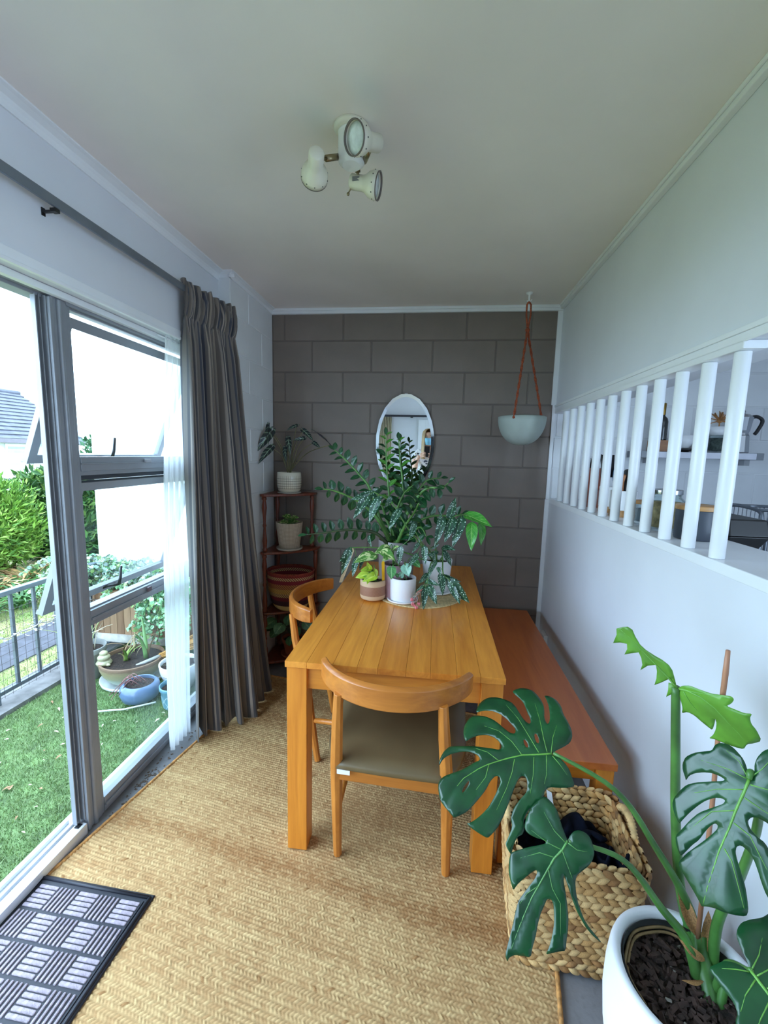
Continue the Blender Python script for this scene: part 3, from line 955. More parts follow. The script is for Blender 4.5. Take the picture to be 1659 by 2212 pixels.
# ================================================================== CEILING LIGHT
LGT = thing('ceiling_spotlight', 'cream three-headed ceiling spotlight in the middle of the ceiling', 'ceiling light', (-0.292, 1.345, 2.4))
M_CREAM = paint('cream_enamel', (222, 218, 200), 0.3, var=0.03, coat=0.3)
M_CREAMW = paint('white_enamel', (226, 228, 224), 0.3, var=0.02, coat=0.3)
M_BRASS = paint('old_brass', (138, 126, 96), 0.3, metal=0.9, var=0.1)
lx, ly = -0.278, 1.352
mb = MB(); mb.lathe([(0, 2.3995), (.051, 2.3995), (.051, 2.394), (.047, 2.390), (.043, 2.3885), (0, 2.3885)], 32, (lx, ly, 0)); mb.build('ceiling_plate', M_CREAM, LGT, smooth=True, bevel=.001)
mb = MB(); mb.lathe([(0, 2.388), (.0405, 2.388), (.0405, 2.384), (.039, 2.382), (.040, 2.318), (.038, 2.311), (.026, 2.301), (0, 2.3005)], 32, (lx, ly + 0.006, 0)); mb.build('body', M_CREAMW, LGT, smooth=True, bevel=.001)
mb = MB()
for a in (3.6, 4.2, 4.8): mb.ball((lx + .0402 * math.cos(a), ly + .01 + .0402 * math.sin(a), 2.343), .0016, 5)
mb.build('vent_hole', M_BLACK, LGT)


def spot(sock, face, arm0, name):
    """sock = back end of the shade, face = centre of its open mouth"""
    a = Vector(sock); b = Vector(face); d = (b - a); L = d.length
    M = frame(a, d, (0, 0, 1)) @ Matrix.Rotation(PI / 2, 4, 'Y')
    prof = [(0, 0), (.016, 0.001), (.0215, .006), (.0215, L * .45), (.024, L * .55), (.034, L * .68), (.0385, L * .84), (.0385, L), (.0365, L), (.0365, L * .84), (.030, L * .66), (0.0, L * .60)]
    mb = MB(); mb.lathe(prof, 28, M=M); s = mb.build('lamp_shade', M_CREAM, LGT, smooth=True)
    mb = MB(); mb.lathe([(.0385, L - .002), (.0390, L + .001), (.0355, L + .001), (.0355, L - .004)], 28, M=M); mb.build('rim', paint('brown_rim', (106, 96, 90), 0.4), s, smooth=True)
    mb = MB(); mb.lathe([(0, L - .006), (.012, L - .006), (.022, L - .007), (.0345, L - .009), (.034, L - .02), (.02, L - .035), (0, L - .035)], 24, M=M); mb.build('bulb', paint('reflector_bulb', (214, 222, 224), 0.12, var=.1, scale=40), s, smooth=True)
    mb = MB()
    for q in range(10):
        an = 2 * PI * q / 10
        mb.ball(M @ Vector((.0385 * math.cos(an), .0385 * math.sin(an), L * .86)), .0017, 5)
    mb.build('vent_hole', M_BLACK, s)
    c0 = a.lerp(b, 0.3)
    q0 = Vector(arm0)
    e = c0 + (q0 - c0).normalized() * 0.02
    mb = MB(); mb.tube([q0, q0.lerp(e, .72)], .0085, 14); mb.tube([q0.lerp(e, .7), e], .0045, 10); mb.build('arm', M_BRASS, LGT, smooth=True)
    return s


SPOT1 = spot((-0.352, 1.250, 2.276), (-0.384, 1.338, 2.262), (lx - .034, ly + .0, 2.325), 'left')
SPOT2 = spot((-0.184, 1.272, 2.300), (-0.240, 1.202, 2.272), (lx + .036, ly + .02, 2.322), 'top')
SPOT3 = spot((-0.296, 1.425, 2.300), (-0.205, 1.420, 2.280), (lx + .01, ly + .045, 2.325), 'low')
mb = MB(); mb.tube([(-0.288, 1.42, 2.281), (-0.300, 1.428, 2.270)], .002, 6); mb.ball((-0.302, 1.43, 2.267), .005, 8); mb.build('switch', M_BRASS, SPOT3, smooth=True)
mb = MB(); mb.box((-.284, 1.402, 2.288), (-.262, 1.4045, 2.300)); mb.build('rating_label', paint('grey_label', (120, 120, 118), 0.4), SPOT3)

# ================================================================== MIRROR
MIR = thing('wall_mirror', 'oval frameless mirror with a faceted edge hanging on the dark block wall', 'mirror', (-0.204, 2.872, 1.54))
nM = Vector((.0141, -1, -.0195)).normalized()
Mm = frame((-0.204, 2.872, 1.54), Vector((1, 0.0141, 0)), nM)
NB = 40
aa, bb = 0.194, 0.32
mb = MB()
mb.add([(0, 0, 0.0)] + [((aa - .021) * math.cos(2 * PI * i / 96), (bb - .021) * math.sin(2 * PI * i / 96), 0) for i in range(96)], [(0, i + 1, (i + 1) % 96 + 1) for i in range(96)], Mm)
kM = Nodes('mirror_silver'); kM.b.inputs['Base Color'].default_value = (.86, .89, .88, 1); kM.set(metal=1.0, rough=0.0)
mb.build('mirror_glass', kM.m, MIR)
mb = MB()
rng_ = []
for k2, (ra, z) in enumerate(((0.021, 0.0), (0.0, -0.0012), (0.0, -0.006))):
    for i in range(NB):
        w_ = 1 + (0.006 if i % 2 else -0.004) * (k2 > 0)
        rng_.append(((aa - ra) * w_ * math.cos(2 * PI * i / NB), (bb - ra) * w_ * math.sin(2 * PI * i / NB), z))
mb.add(rng_, [(r * NB + i, (r + 1) * NB + i, (r + 1) * NB + (i + 1) % NB, r * NB + (i + 1) % NB)[::1] for r in range(2) for i in range(NB)] + [tuple(range(2 * NB, 3 * NB))], Mm)
kM2 = Nodes('mirror_bevel'); kM2.b.inputs['Base Color'].default_value = (.88, .92, .92, 1); kM2.set(metal=1.0, rough=0.08)
mb.build('bevelled_edge', kM2.m, MIR)
mb = MB(); mb.box((-.214, 2.872, 1.853), (-.194, 2.893, 1.863)); mb.build('clip', M_CHROME, MIR)

# ================================================================== HANGING POT
HP = thing('hanging_planter', 'pale grey half-round hanging planter on rust coloured cords', 'hanging planter', (0.502, 2.667, 1.538))
M_HP = paint('pale_grey_stoneware', (164, 174, 168), 0.6, var=0.04, scale=12, bump=0.15, bscale=120)
prof = []
R0, Hh = 0.138, 0.165
for i in range(13):
    a = PI / 2 * i / 12
    prof.append((R0 * math.sin(a) ** 0.9, Hh * (1 - math.cos(a) ** 0.95) if i < 12 else Hh))
inn = [(r * .93, z * .95 + 0.012) for r, z in prof]
mb = MB(); mb.lathe([(0, 0)] + prof[1:] + [(R0 - .008, Hh)] + inn[::-1], 48, (0.502, 2.667, 1.538)); mb.build('bowl', M_HP, HP, smooth=True)
M_CORD = paint('rust_cord', (146, 70, 42), 0.85, var=0.25, scale=90, bump=0.8, bscale=300)
mb = MB()
apex = Vector((0.500, 2.667, 2.195))
for q in range(2):
    an = math.radians((240, 22)[q])
    e = Vector((0.502 + .134 * math.cos(an), 2.667 + .134 * math.sin(an), 1.700))
    pts = [apex + (e - apex) * (i / 24) for i in range(25)]
    for s in (-1, 1):
        mb.tube([p + Vector((0.004 * math.cos(i * 1.3 + s * PI / 2), 0.004 * math.sin(i * 1.3 + s * PI / 2), 0)) for i, p in enumerate(pts)], 0.0042, 6)
    mb.ball(e + Vector((0, 0, -.008)), 0.009, 6)
for s in (-1, 1):
    mb.tube([apex, Vector((0.500 + s * .012, 2.667, 2.28)), Vector((0.499 + s * .011, 2.667, 2.335)), Vector((0.498, 2.667, 2.352))], 0.005, 6)
mb.ball(apex, 0.013, 8)
mb.build('cord', M_CORD, HP, smooth=True)
mb = MB(); mb.lathe([(0, 2.3995), (.019, 2.3995), (.017, 2.392), (.006, 2.388), (.0045, 2.350), (0, 2.349)], 16, (0.498, 2.667, 0)); mb.tube([(0.486, 2.667, 2.356), (0.498, 2.667, 2.347), (0.508, 2.667, 2.352), (.512, 2.667, 2.362)], 0.0035, 6)
mb.build('ceiling_hook', M_TRIM, HP, smooth=True)

# ================================================================== CORNER SHELF
CS = thing('corner_shelf', 'reddish wooden corner shelf with turned posts in the far left corner', 'shelf', (-1.08, 2.85, 0))
CX, CY = XRET + 0.012, YB - 0.012


def quarter(rx, ry):
    """plan of a shelf board: two straight sides on the walls, gently bowed front"""
    pts = [(CX, CY), (CX, CY - ry), (CX + .03, CY - ry - .012)]
    p0 = Vector((CX + .03, CY - ry - .012)); p2 = Vector((CX + rx + .0, CY - .045)); pm = Vector((CX + rx * .80, CY - ry * .72))
    for i in range(1, 13):
        t = i / 12
        q = p0 * (1 - t) ** 2 + pm * 2 * t * (1 - t) + p2 * t * t
        pts.append((q.x, q.y))
    pts.append((CX + rx, CY))
    return pts


LEVELS = [(1.178, 0.300, 0.262), (0.800, 0.325, 0.272), (0.392, 0.330, 0.275), (0.055, 0.340, 0.285)]
for z, rx, ry in LEVELS:
    mb = MB(); mb.prism(quarter(rx, ry), z, z + 0.016); mb.build('shelf_board', M_REDWOOD, CS, bevel=0.004)


def turned(x, y, z0, z1):
    h = z1 - z0
    pr = [(0, 0), (.013, 0), (.016, .02), (.016, .05), (.011, .07), (.0135, .10), (.016, .2), (.0105, .34), (.0085, .44), (.013, .48), (.0085, .52), (.0105, .64), (.0165, .80), (.0125, .9), (.011, .93), (.016, .95), (.013, 1.0), (0, 1.0)]
    m = MB(); m.lathe([(r, z0 + q * h) for r, q in pr], 16, (x, y, 0))
    return m


for i in range(3):
    za = LEVELS[i + 1][0] + 0.016; zb = LEVELS[i][0]
    rx = LEVELS[i][1]; ry = LEVELS[i][2]
    for px, py in ((CX + .024, CY - ry + .008), (CX + rx - .026, CY - .026), (CX + .026, CY - .026)):
        turned(px, py, za, zb).build('turned_post', M_REDWOOD, CS, smooth=True)
rx, ry = LEVELS[3][1], LEVELS[3][2]
for px, py in ((CX + .024, CY - ry + .008), (CX + rx - .026, CY - .026), (CX + .026, CY - .026)):
    mb = MB(); mb.lathe([(0, .0), (.014, .0), (.017, .02), (.012, .045), (.016, .055), (0, .055)], 16, (px, py, 0)); mb.build('foot', M_REDWOOD, CS, smooth=True)

# woven basket on the third shelf
k = Nodes('woven_bands')
tc = k.n('ShaderNodeTexCoord'); sp = k.n('ShaderNodeSeparateXYZ'); k.l(tc.outputs['UV'], sp.inputs[0])
u_, v_ = sp.outputs[0], sp.outputs[1]
band = k.ramp(v_, [(0.0, (206, 170, 104)), (0.14, (196, 158, 92)), (0.16, (58, 24, 30)), (0.30, (112, 24, 34)), (0.40, (196, 164, 98)), (0.50, (150, 98, 48)), (0.62, (122, 52, 36)), (0.74, (118, 22, 34)), (0.84, (200, 170, 116)), (0.92, (150, 46, 34)), (0.97, (128, 40, 30))], 'CONSTANT')
alt = k.ramp(v_, [(0.0, (214, 180, 118)), (0.16, (70, 30, 34)), (0.30, (100, 20, 30)), (0.40, (96, 40, 34)), (0.50, (196, 150, 70)), (0.62, (176, 120, 60)), (0.74, (126, 26, 36)), (0.84, (120, 30, 34)), (0.92, (110, 28, 28)), (0.97, (150, 56, 36))], 'CONSTANT')
z1 = k.math('FRACT', k.math('ADD', k.math('MULTIPLY', u_, 60.0), k.math('MULTIPLY', v_, 16.0)))
k.l(k.mix(k.math('GREATER_THAN', z1, 0.5), band, alt), k.b.inputs['Base Color'])
k.set(rough=0.8)
M_WOVEN = k.m
bc = (-0.945, 2.742, 0.4085)
bp_ = [(0.092, 0.0), (.110, .015), (.132, .06), (.146, .12), (.153, .18), (.156, .235), (.157, .262)]
rows = []
nr = 40
for i in range(nr + 1):
    t = i / nr
    z = t * .262
    for q in range(len(bp_) - 1):
        if bp_[q][1] <= z <= bp_[q + 1][1] + 1e-9:
            f = (z - bp_[q][1]) / (bp_[q + 1][1] - bp_[q][1]); r = bp_[q][0] + (bp_[q + 1][0] - bp_[q][0]) * f; break
    rows.append([(bc[0] + (r + .0012 * ((i + j) % 2)) * math.cos(2 * PI * j / 120), bc[1] + (r + .0012 * ((i + j) % 2)) * math.sin(2 * PI * j / 120) * .86, bc[2] + z) for j in range(121)])
WB = thing('woven_basket', 'round basket woven in red, burgundy and straw bands on the corner shelf', 'basket', bc)
mb = MB(); mb.grid(rows); mb.build('woven_wall', M_WOVEN, WB, smooth=True, solid=0.004)
mb = MB(); mb.lathe([(0, .002), (.09, .002), (.09, .004), (0, .004)], 24, bc, sy=.86); mb.build('base', paint('straw_base', (200, 164, 98), .8), WB)
mb = MB(); mb.tube([(bc[0] + .157 * math.cos(2 * PI * j / 40), bc[1] + .135 * math.sin(2 * PI * j / 40), bc[2] + .263) for j in range(41)], .005, 8, cap=False); mb.build('rim', paint('rust_rim', (136, 52, 36), .8, var=.2, scale=60), WB, smooth=True)

# ================================================================== SEAGRASS BASKET WITH CLOTHES
SB = thing('seagrass_basket', 'square woven seagrass basket with rope handles in front of the bench', 'basket', (0.455, 1.235, 0))
M_SEA = [paint('seagrass_light', (206, 170, 116), 0.75, var=0.22, scale=30, bump=0.5, bscale=160, dist=.003),
         paint('seagrass_mid', (182, 140, 86), 0.75, var=0.25, scale=30, bump=0.5, bscale=160, dist=.003),
         paint('seagrass_dark', (148, 106, 62), 0.75, var=0.25, scale=30, bump=0.5, bscale=160, dist=.003)]
ROT = -0.05
cB = Vector((0.442, 1.222, 0))


def rrect(hx, hy, r, s):
    """point and tangent on a rounded rectangle at arc length s"""
    segs = [(2 * (hy - r)), PI / 2 * r, (2 * (hx - r)), PI / 2 * r] * 2
    per = sum(segs); s = s % per
    # start on +x side going up
    corners = [((hx, -hy + r), 0), ((hx - r, hy - r), 1), ((hx - r, hy), 2), ((-hx + r, hy - r), 3), ((-hx, hy - r), 4), ((-hx + r, -hy + r), 5), ((-hx + r, -hy), 6), ((hx - r, -hy + r), 7)]
    for i, L in enumerate(segs):
        if s <= L:
            (px, py), _ = corners[i]
            if i % 2 == 0:
                d = [(0, 1), (-1, 0), (0, -1), (1, 0)][i // 2]
                return Vector((px + d[0] * s, py + d[1] * s, 0)), Vector((d[0], d[1], 0)), per
            a0 = [0, PI / 2, PI, 3 * PI / 2][i // 2]; a = a0 + s / r
            return Vector((px + r * math.cos(a), py + r * math.sin(a), 0)), Vector((-math.sin(a), math.cos(a), 0)), per
        s -= L
    return Vector((hx, 0, 0)), Vector((0, 1, 0)), per


HB = 0.372
def bdim(z):
    t = z / HB
    return 0.148 + 0.030 * t, 0.122 + 0.026 * t


mb = MB()
for inner in (0, 1):
    pass
rows = []
for z in (0.013, 0.1, 0.2, 0.3, HB - .004):
    hx, hy = bdim(z)
    per = rrect(hx - .006, hy - .006, .035, 0)[2]
    rows.append([Matrix.Rotation(ROT, 3, 'Z') @ rrect(hx - .006, hy - .006, .035, per * j / 64)[0] + cB + Vector((0, 0, z)) for j in range(65)])
mb.grid(rows, uv=False)
n0 = len(mb.v); mb.add([rows[0][j] for j in range(64)], [tuple(range(64))])
mb.build('liner', M_SEA[2], SB, smooth=True, solid=0.006)
# one strand = a plump twisted leaf shape
sm = MB()
rows = []
for i in range(7):
    t = i / 6; r = math.sin(PI * (0.08 + .84 * t)) ** .8
    rows.append([(-0.5 + t, r * 0.5 * math.cos(2 * PI * j / 8), r * 0.5 * math.sin(2 * PI * j / 8)) for j in range(9)])
sm.grid(rows, uv=False)
strand_me = [sm.mesh('strand', m_, smooth=True) for m_ in M_SEA]
rr = random.Random(5)
nrow = 17
loose = [MB(), MB(), MB()]
count = 0
strands = []
for r_ in range(nrow):
    z = 0.022 + r_ * (HB - 0.024) / (nrow - 1)
    hx, hy = bdim(z)
    for inner in (0, 1):
        if inner and r_ < 6: continue
        ex = -0.014 if inner else 0.004
        per = rrect(hx + ex, hy + ex, .04, 0)[2]
        n = int(per / 0.0265)
        for j in range(n):
            p, tg, _ = rrect(hx + ex, hy + ex, .04, per * (j + .5 * (r_ % 2)) / n)
            tilt = 0.52 if r_ % 2 else -0.52
            if inner: tilt = -tilt
            d = (tg + Vector((0, 0, tilt + rr.uniform(-.08, .08)))).normalized()
            nrm = Vector((tg.y, -tg.x, 0))
            M = Matrix.Rotation(ROT, 4, 'Z') @ frame(p + Vector((0, 0, z)), d, nrm) @ Matrix.Diagonal((.035 * rr.uniform(.9, 1.15), .0205, .014, 1))
            M = Matrix.Translation(cB) @ M
            front = (not inner) and (nrm.y < -0.5 or nrm.x < -0.8)
            strands.append((M, front, rr.choice((0, 0, 0, 1, 1, 2))))
strands.sort(key=lambda s: (not s[1], (s[0].translation - Vector(CAM_POS)).length))
org = Vector(SB.location)
for i, (M, front, c_) in enumerate(strands):
    if i < 290:
        o = link(bpy.data.objects.new('strand', strand_me[c_])); o.parent = SB
        o.matrix_local = Matrix.Translation(-org) @ M
    else:
        loose[c_].add([v_.co for v_ in strand_me[c_].vertices], [tuple(p.vertices) for p in strand_me[c_].polygons], M)
for m_, mat_ in zip(loose, M_SEA):
    m_.build('weave', mat_, SB, smooth=True, kind='stuff')
# rope handles
def handle(c, ax, up=0.05, w=0.055):
    c = Vector(c); ax = Vector(ax)
    mb = MB()
    n = 40
    pts = [c + ax * (w * math.cos(PI * i / n)) + Vector((0, 0, up * math.sin(PI * i / n))) for i in range(n + 1)]
    mb.tube(pts, [0.0095 + 0.0018 * (1 if i % 2 else -1) for i in range(n + 1)], 10)
    mb.build('rope_handle', M_SEA[0], SB, smooth=True)
hx, hy = bdim(HB)
handle(cB + Vector((hx - .0, 0.02, HB - .01)), (0, 1, 0), 0.045)
handle(cB + Vector((-hx, 0.04, HB - .01)), (0, 1, 0), 0.045)
handle(cB + Vector((0.0, hy, HB - .01)), (1, 0, 0), 0.055)
mb = MB(); q = cB + Vector((-0.03, hy - .02, HB - .002)); mb.add([q, q + Vector((.016, -.006, -.004)), q + Vector((.022, -.03, -.05)), q + Vector((.006, -.026, -.055))], [(0, 1, 2, 3)]); mb.build('label_tag', M_CERAM, SB, solid=.0008, label='small pale tag')

# folded dark clothes inside
k = Nodes('dark_denim')
v = k.coords(); n_ = k.n('ShaderNodeTexNoise'); n_.inputs['Scale'].default_value = 12; n_.inputs['Detail'].default_value = 6; k.l(v, n_.inputs['Vector'])
w_ = k.n('ShaderNodeTexNoise'); w_.inputs['Scale'].default_value = 600; k.l(v, w_.inputs['Vector'])
k.l(k.ramp(n_.outputs[0], [(0.35, (8, 9, 16)), (0.7, (22, 27, 44))]), k.b.inputs['Base Color']); k.set(rough=.95, spec=.1); k.bump(w_.outputs[0], .3, .001)
M_DENIM = k.m
rows = []
n = 44
for j in range(n + 1):
    row_ = []
    for i in range(n + 1):
        u2 = i / n * 2 - 1; v2 = j / n * 2 - 1
        e = max(abs(u2), abs(v2))
        f = math.sin(9 * u2 + 5 * noise.noise(Vector((u2 * 1.5, v2 * 1.5, 1)))) * .5 + math.sin(7 * v2 + 6 * noise.noise(Vector((u2 * 2, v2 * 2, 7)))) * .5
        z = 0.300 + 0.035 * f * (1 - e ** 4) + 0.04 * noise.noise(Vector((u2 * 1.3, v2 * 1.3, 4))) - 0.05 * e ** 4 + 0.03 * (u2 * .6 - v2 * .2)
        row_.append(Matrix.Rotation(ROT, 3, 'Z') @ Vector((u2 * .142, v2 * .118, 0)) + cB + Vector((0, 0, z)))
    rows.append(row_)
mb = MB(); mb.grid(rows)
o = mb.build('folded_jeans', M_DENIM, None, smooth=True, solid=.004, subsurf=1)
tag(o, 'crumpled dark denim clothes lying inside the seagrass basket', 'clothes')
rows = []
for j in range(13):
    rows.append([Matrix.Rotation(ROT, 3, 'Z') @ Vector((0.035 + .10 * i / 16, -0.115 + .014 * math.sin(i * .9) - .012 * j / 12, 0)) + cB + Vector((0, 0, .395 - .012 * math.sin(i * .6) - .0085 * j + 0.006 * math.sin(i + j))) for i in range(17)])
mb = MB(); mb.grid(rows); mb.build('trouser_leg', M_DENIM, o, smooth=True, solid=.006)
mb = MB(); mb.tube([Matrix.Rotation(ROT, 3, 'Z') @ Vector((-.03 + .13 * i / 12, -.03 - .05 * math.sin(i * .5), 0)) + cB + Vector((0, 0, .352 + .02 * math.sin(i * .5))) for i in range(13)], .014, 8, flat=.5); mb.build('waistband', M_DENIM, o, smooth=True)

# ================================================================== PLANTS
# leaf outlines in millimetres in each leaf's own plane; leaf base and tip positions in millimetres
LEAF_A=dict(o=(0.3339, 1.0721, 0.7007),u=(-0.887, -0.2014, -0.4156),v=(0.3887, -0.8115, -0.4364),out=[(0,0),(-15,-2),(-35,-2),(-56,-5),(-70,-15),(-80,-32),(-84,-54),(-86,-78),(-95,-104),(-94,-125),(-85,-143),(-72,-152),(-70,-137),(-65,-118),(-57,-100),(-47,-82),(-38,-72),(-32,-70),(-31,-77),(-35,-91),(-45,-106),(-53,-123),(-56,-140),(-56,-162),(-53,-181),(-43,-195),(-27,-206),(-9,-208),(2,-206),(1,-190),(-5,-173),(-7,-154),(-3,-134),(0,-118),(1,-104),(6,-92),(11,-90),(16,-97),(19,-112),(19,-133),(19,-154),(23,-173),(37,-192),(54,-208),(71,-217),(89,-219),(106,-213),(121,-201),(131,-187),(115,-185),(100,-179),(84,-169),(69,-150),(60,-128),(56,-109),(53,-94),(57,-84),(64,-83),(72,-91),(79,-105),(86,-124),(96,-145),(111,-163),(127,-175),(145,-182),(161,-177),(178,-164),(188,-149),(194,-131),(193,-118),(180,-121),(165,-121),(149,-118),(132,-111),(118,-98),(111,-85),(108,-71),(113,-62),(121,-62),(137,-73),(157,-85),(179,-99),(203,-110),(227,-122),(243,-126),(260,-121),(274,-111),(284,-100),(286,-91),(278,-98),(264,-104),(243,-105),(219,-100),(200,-92),(187,-82),(179,-71),(177,-62),(181,-58),(193,-59),(214,-57),(240,-56),(264,-59),(282,-61),(295,-59),(306,-51),(313,-33),(316,-11),(311,5),(304,21),(299,35),(282,36),(263,35),(241,28),(218,19),(197,10),(177,-3),(163,-8),(155,-8),(150,-2),(154,8),(167,19),(188,33),(207,44),(226,51),(247,56),(264,58),(274,56),(267,69),(254,85),(240,99),(226,95),(207,88),(188,77),(167,62),(144,45),(125,30),(107,18),(96,16),(90,22),(91,32),(99,45),(108,52),(131,59),(152,68),(168,82),(174,99),(196,114),(206,121),(206,132),(203,143),(189,129),(173,119),(158,119),(149,112),(144,100),(130,89),(111,82),(91,79),(73,75),(62,64),(48,62),(28,72),(8,80),(-9,83),(-14,64),(-18,47),(-16,29),(-10,15),(-1,5)],mid=[(0,0),(32,-11),(70,-26),(105,-33),(139,-38),(165,-41),(193,-41),(238,-36),(276,-20),(306,0)],veins=[[(1,-2),(-24,-33),(-52,-58)],[(9,-8),(-2,-42),(-20,-89),(-36,-143)],[(29,-15),(30,-64),(31,-118),(41,-173)],[(71,-26),(78,-67),(96,-107),(127,-138)],[(134,-39),(151,-69),(181,-95)],[(162,-39),(184,-16),(220,0)],[(94,-25),(116,0),(146,25),(192,56)],[(46,-10),(71,26),(98,56)],[(15,-1),(38,35),(60,56)],[(2,5),(-3,29),(-6,56)]],holes=[[(10,-46),(14,-37),(18,-34),(21,-38),(20,-48),(16,-57),(12,-60),(9,-56)],[(43,-47),(45,-39),(49,-36),(52,-39),(52,-47),(50,-55),(47,-58),(44,-55)],[(239,-13),(250,-7),(256,-6),(253,-11),(244,-18),(233,-24),(227,-25),(229,-20)]])
LEAF_B=dict(o=(0.3356, 0.9164, 0.5996),u=(-0.5362, -0.4111, -0.7373),v=(0.8056, -0.5099, -0.3016),out=[(0,0),(-6,-8),(-15,-20),(-26,-32),(-37,-44),(-43,-58),(-45,-72),(-43,-81),(-26,-88),(-6,-93),(20,-92),(39,-87),(45,-79),(45,-70),(41,-56),(35,-44),(32,-35),(37,-35),(40,-37),(55,-49),(69,-61),(88,-75),(103,-85),(118,-81),(138,-70),(150,-57),(158,-46),(144,-45),(129,-41),(112,-35),(98,-30),(92,-26),(96,-22),(109,-21),(134,-25),(163,-29),(181,-26),(208,-18),(237,-11),(262,-5),(268,4),(259,3),(247,10),(238,22),(228,36),(213,31),(191,27),(172,21),(153,17),(132,16),(122,15),(116,22),(120,29),(134,38),(149,46),(169,52),(190,56),(204,56),(191,66),(179,76),(172,83),(158,78),(137,71),(120,63),(103,52),(84,38),(71,27),(60,22),(66,30),(75,40),(85,52),(94,64),(101,74),(106,85),(111,96),(114,111),(114,124),(113,132),(110,120),(106,101),(101,88),(93,77),(84,66),(71,55),(56,46),(44,43),(29,48),(13,54),(-1,56),(-15,54),(-27,46),(-37,34),(-39,22),(-34,9),(-25,2),(-12,-1)],mid=[(0,0),(23,-1),(48,-7),(73,-8),(108,-9),(143,-10),(177,-8),(208,-5),(247,0)],veins=[[(6,-2),(2,-31),(-15,-66)],[(23,-1),(32,-31),(35,-70)],[(46,-7),(60,-36),(98,-64)],[(116,-10),(142,-21),(168,-24)],[(73,-8),(98,15),(110,40),(162,67)],[(24,0),(41,21),(55,39)],[(3,3),(2,23),(-9,41)]],holes=[])
LEAF_C=dict(o=(0.5456, 0.7228, 0.9394),u=(-0.3292, -0.1906, -0.9248),v=(0.6203, -0.7821, -0.0596),out=[(0,0),(-10,-5),(-20,-11),(-27,-18),(-34,-32),(-35,-42),(-30,-52),(-23,-57),(-11,-58),(-3,-68),(10,-82),(24,-91),(38,-92),(48,-88),(56,-81),(61,-78),(50,-76),(40,-69),(31,-59),(24,-48),(21,-37),(21,-30),(22,-28),(26,-30),(37,-44),(54,-64),(67,-75),(82,-81),(101,-86),(113,-85),(124,-77),(134,-65),(126,-63),(106,-57),(88,-50),(71,-42),(58,-32),(52,-23),(52,-18),(59,-19),(77,-32),(96,-45),(117,-53),(139,-59),(156,-64),(167,-59),(174,-53),(179,-47),(167,-43),(150,-38),(136,-32),(115,-28),(102,-24),(95,-20),(95,-16),(101,-15),(114,-19),(132,-26),(151,-34),(170,-42),(190,-47),(195,-45),(201,-36),(208,-25),(214,-15),(221,-6),(226,-1),(220,5),(213,14),(209,25),(202,37),(192,50),(183,50),(169,45),(153,38),(139,29),(126,20),(116,15),(107,14),(101,18),(102,28),(109,37),(120,45),(133,53),(145,62),(150,71),(141,77),(123,76),(107,71),(94,62),(86,53),(76,42),(75,32),(71,23),(66,18),(60,16),(53,18),(48,24),(47,36),(49,50),(49,62),(47,71),(34,71),(20,66),(12,56),(10,45),(11,34),(9,30),(2,34),(-1,44),(-4,57),(-9,69),(-23,68),(-36,61),(-40,49),(-38,39),(-36,31),(-44,31),(-54,39),(-63,42),(-71,34),(-71,23),(-65,13),(-54,4),(-39,0),(-26,0),(-14,3),(-4,2)],mid=[(0,0),(22,0),(57,-2),(89,-2),(108,-3),(132,-4),(161,-3),(191,-2),(221,0)],veins=[[(1,-1),(3,-29),(14,-68)],[(20,-2),(43,-33),(77,-66)],[(57,-2),(82,-30),(131,-49)],[(7,4),(-2,30),(-15,54)],[(31,3),(33,28),(35,57)],[(77,1),(80,24),(118,60)],[(-2,0),(-25,10),(-50,17)],[(-1,-2),(-18,-19),(-24,-40)],[(122,1),(132,14),(165,34),(186,46)]],holes=[])
LEAF_D=dict(o=(0.535, 0.9307, 0.9837),u=(-0.6338, 0.4538, 0.6264),v=(-0.4239, 0.4736, -0.772),out=[(0,0),(20,-15),(32,-23),(44,-26),(59,-23),(73,-17),(91,-11),(105,-10),(123,-16),(138,-23),(148,-20),(154,-9),(158,5),(148,15),(138,38),(131,23),(121,12),(112,21),(106,37),(101,22),(94,6),(82,11),(70,21),(63,35),(63,13),(56,-2),(45,6),(34,19),(25,35),(23,18),(21,-2),(13,-2),(12,2),(16,5),(5,17),(-5,34),(-5,20),(-4,11)],mid=[(0,0),(26,-3),(57,-3),(101,-2),(133,-3),(152,0)],veins=[],holes=[])
LEAF_E=dict(o=(0.5374, 0.9307, 0.9814),u=(0.6342, -0.6569, -0.4077),v=(0.1154, -0.441, 0.8901),out=[(-1,2),(3,18),(12,30),(30,37),(46,45),(60,60),(71,70),(77,67),(78,57),(75,45),(90,52),(101,57),(109,67),(111,56),(118,47),(130,42),(145,29),(140,12),(135,-2),(137,-15),(127,-25),(110,-37),(97,-45),(90,-54),(91,-38),(88,-21),(82,-6),(76,2),(81,-12),(85,-29),(77,-30),(61,-30),(49,-29),(37,-33),(31,-47),(27,-34),(16,-19)],mid=[(0,0),(13,13),(36,21),(64,21),(94,13),(116,8),(134,0)],veins=[[(13,13),(40,35),(72,64)],[(10,5),(30,-8),(55,-17)]],holes=[])
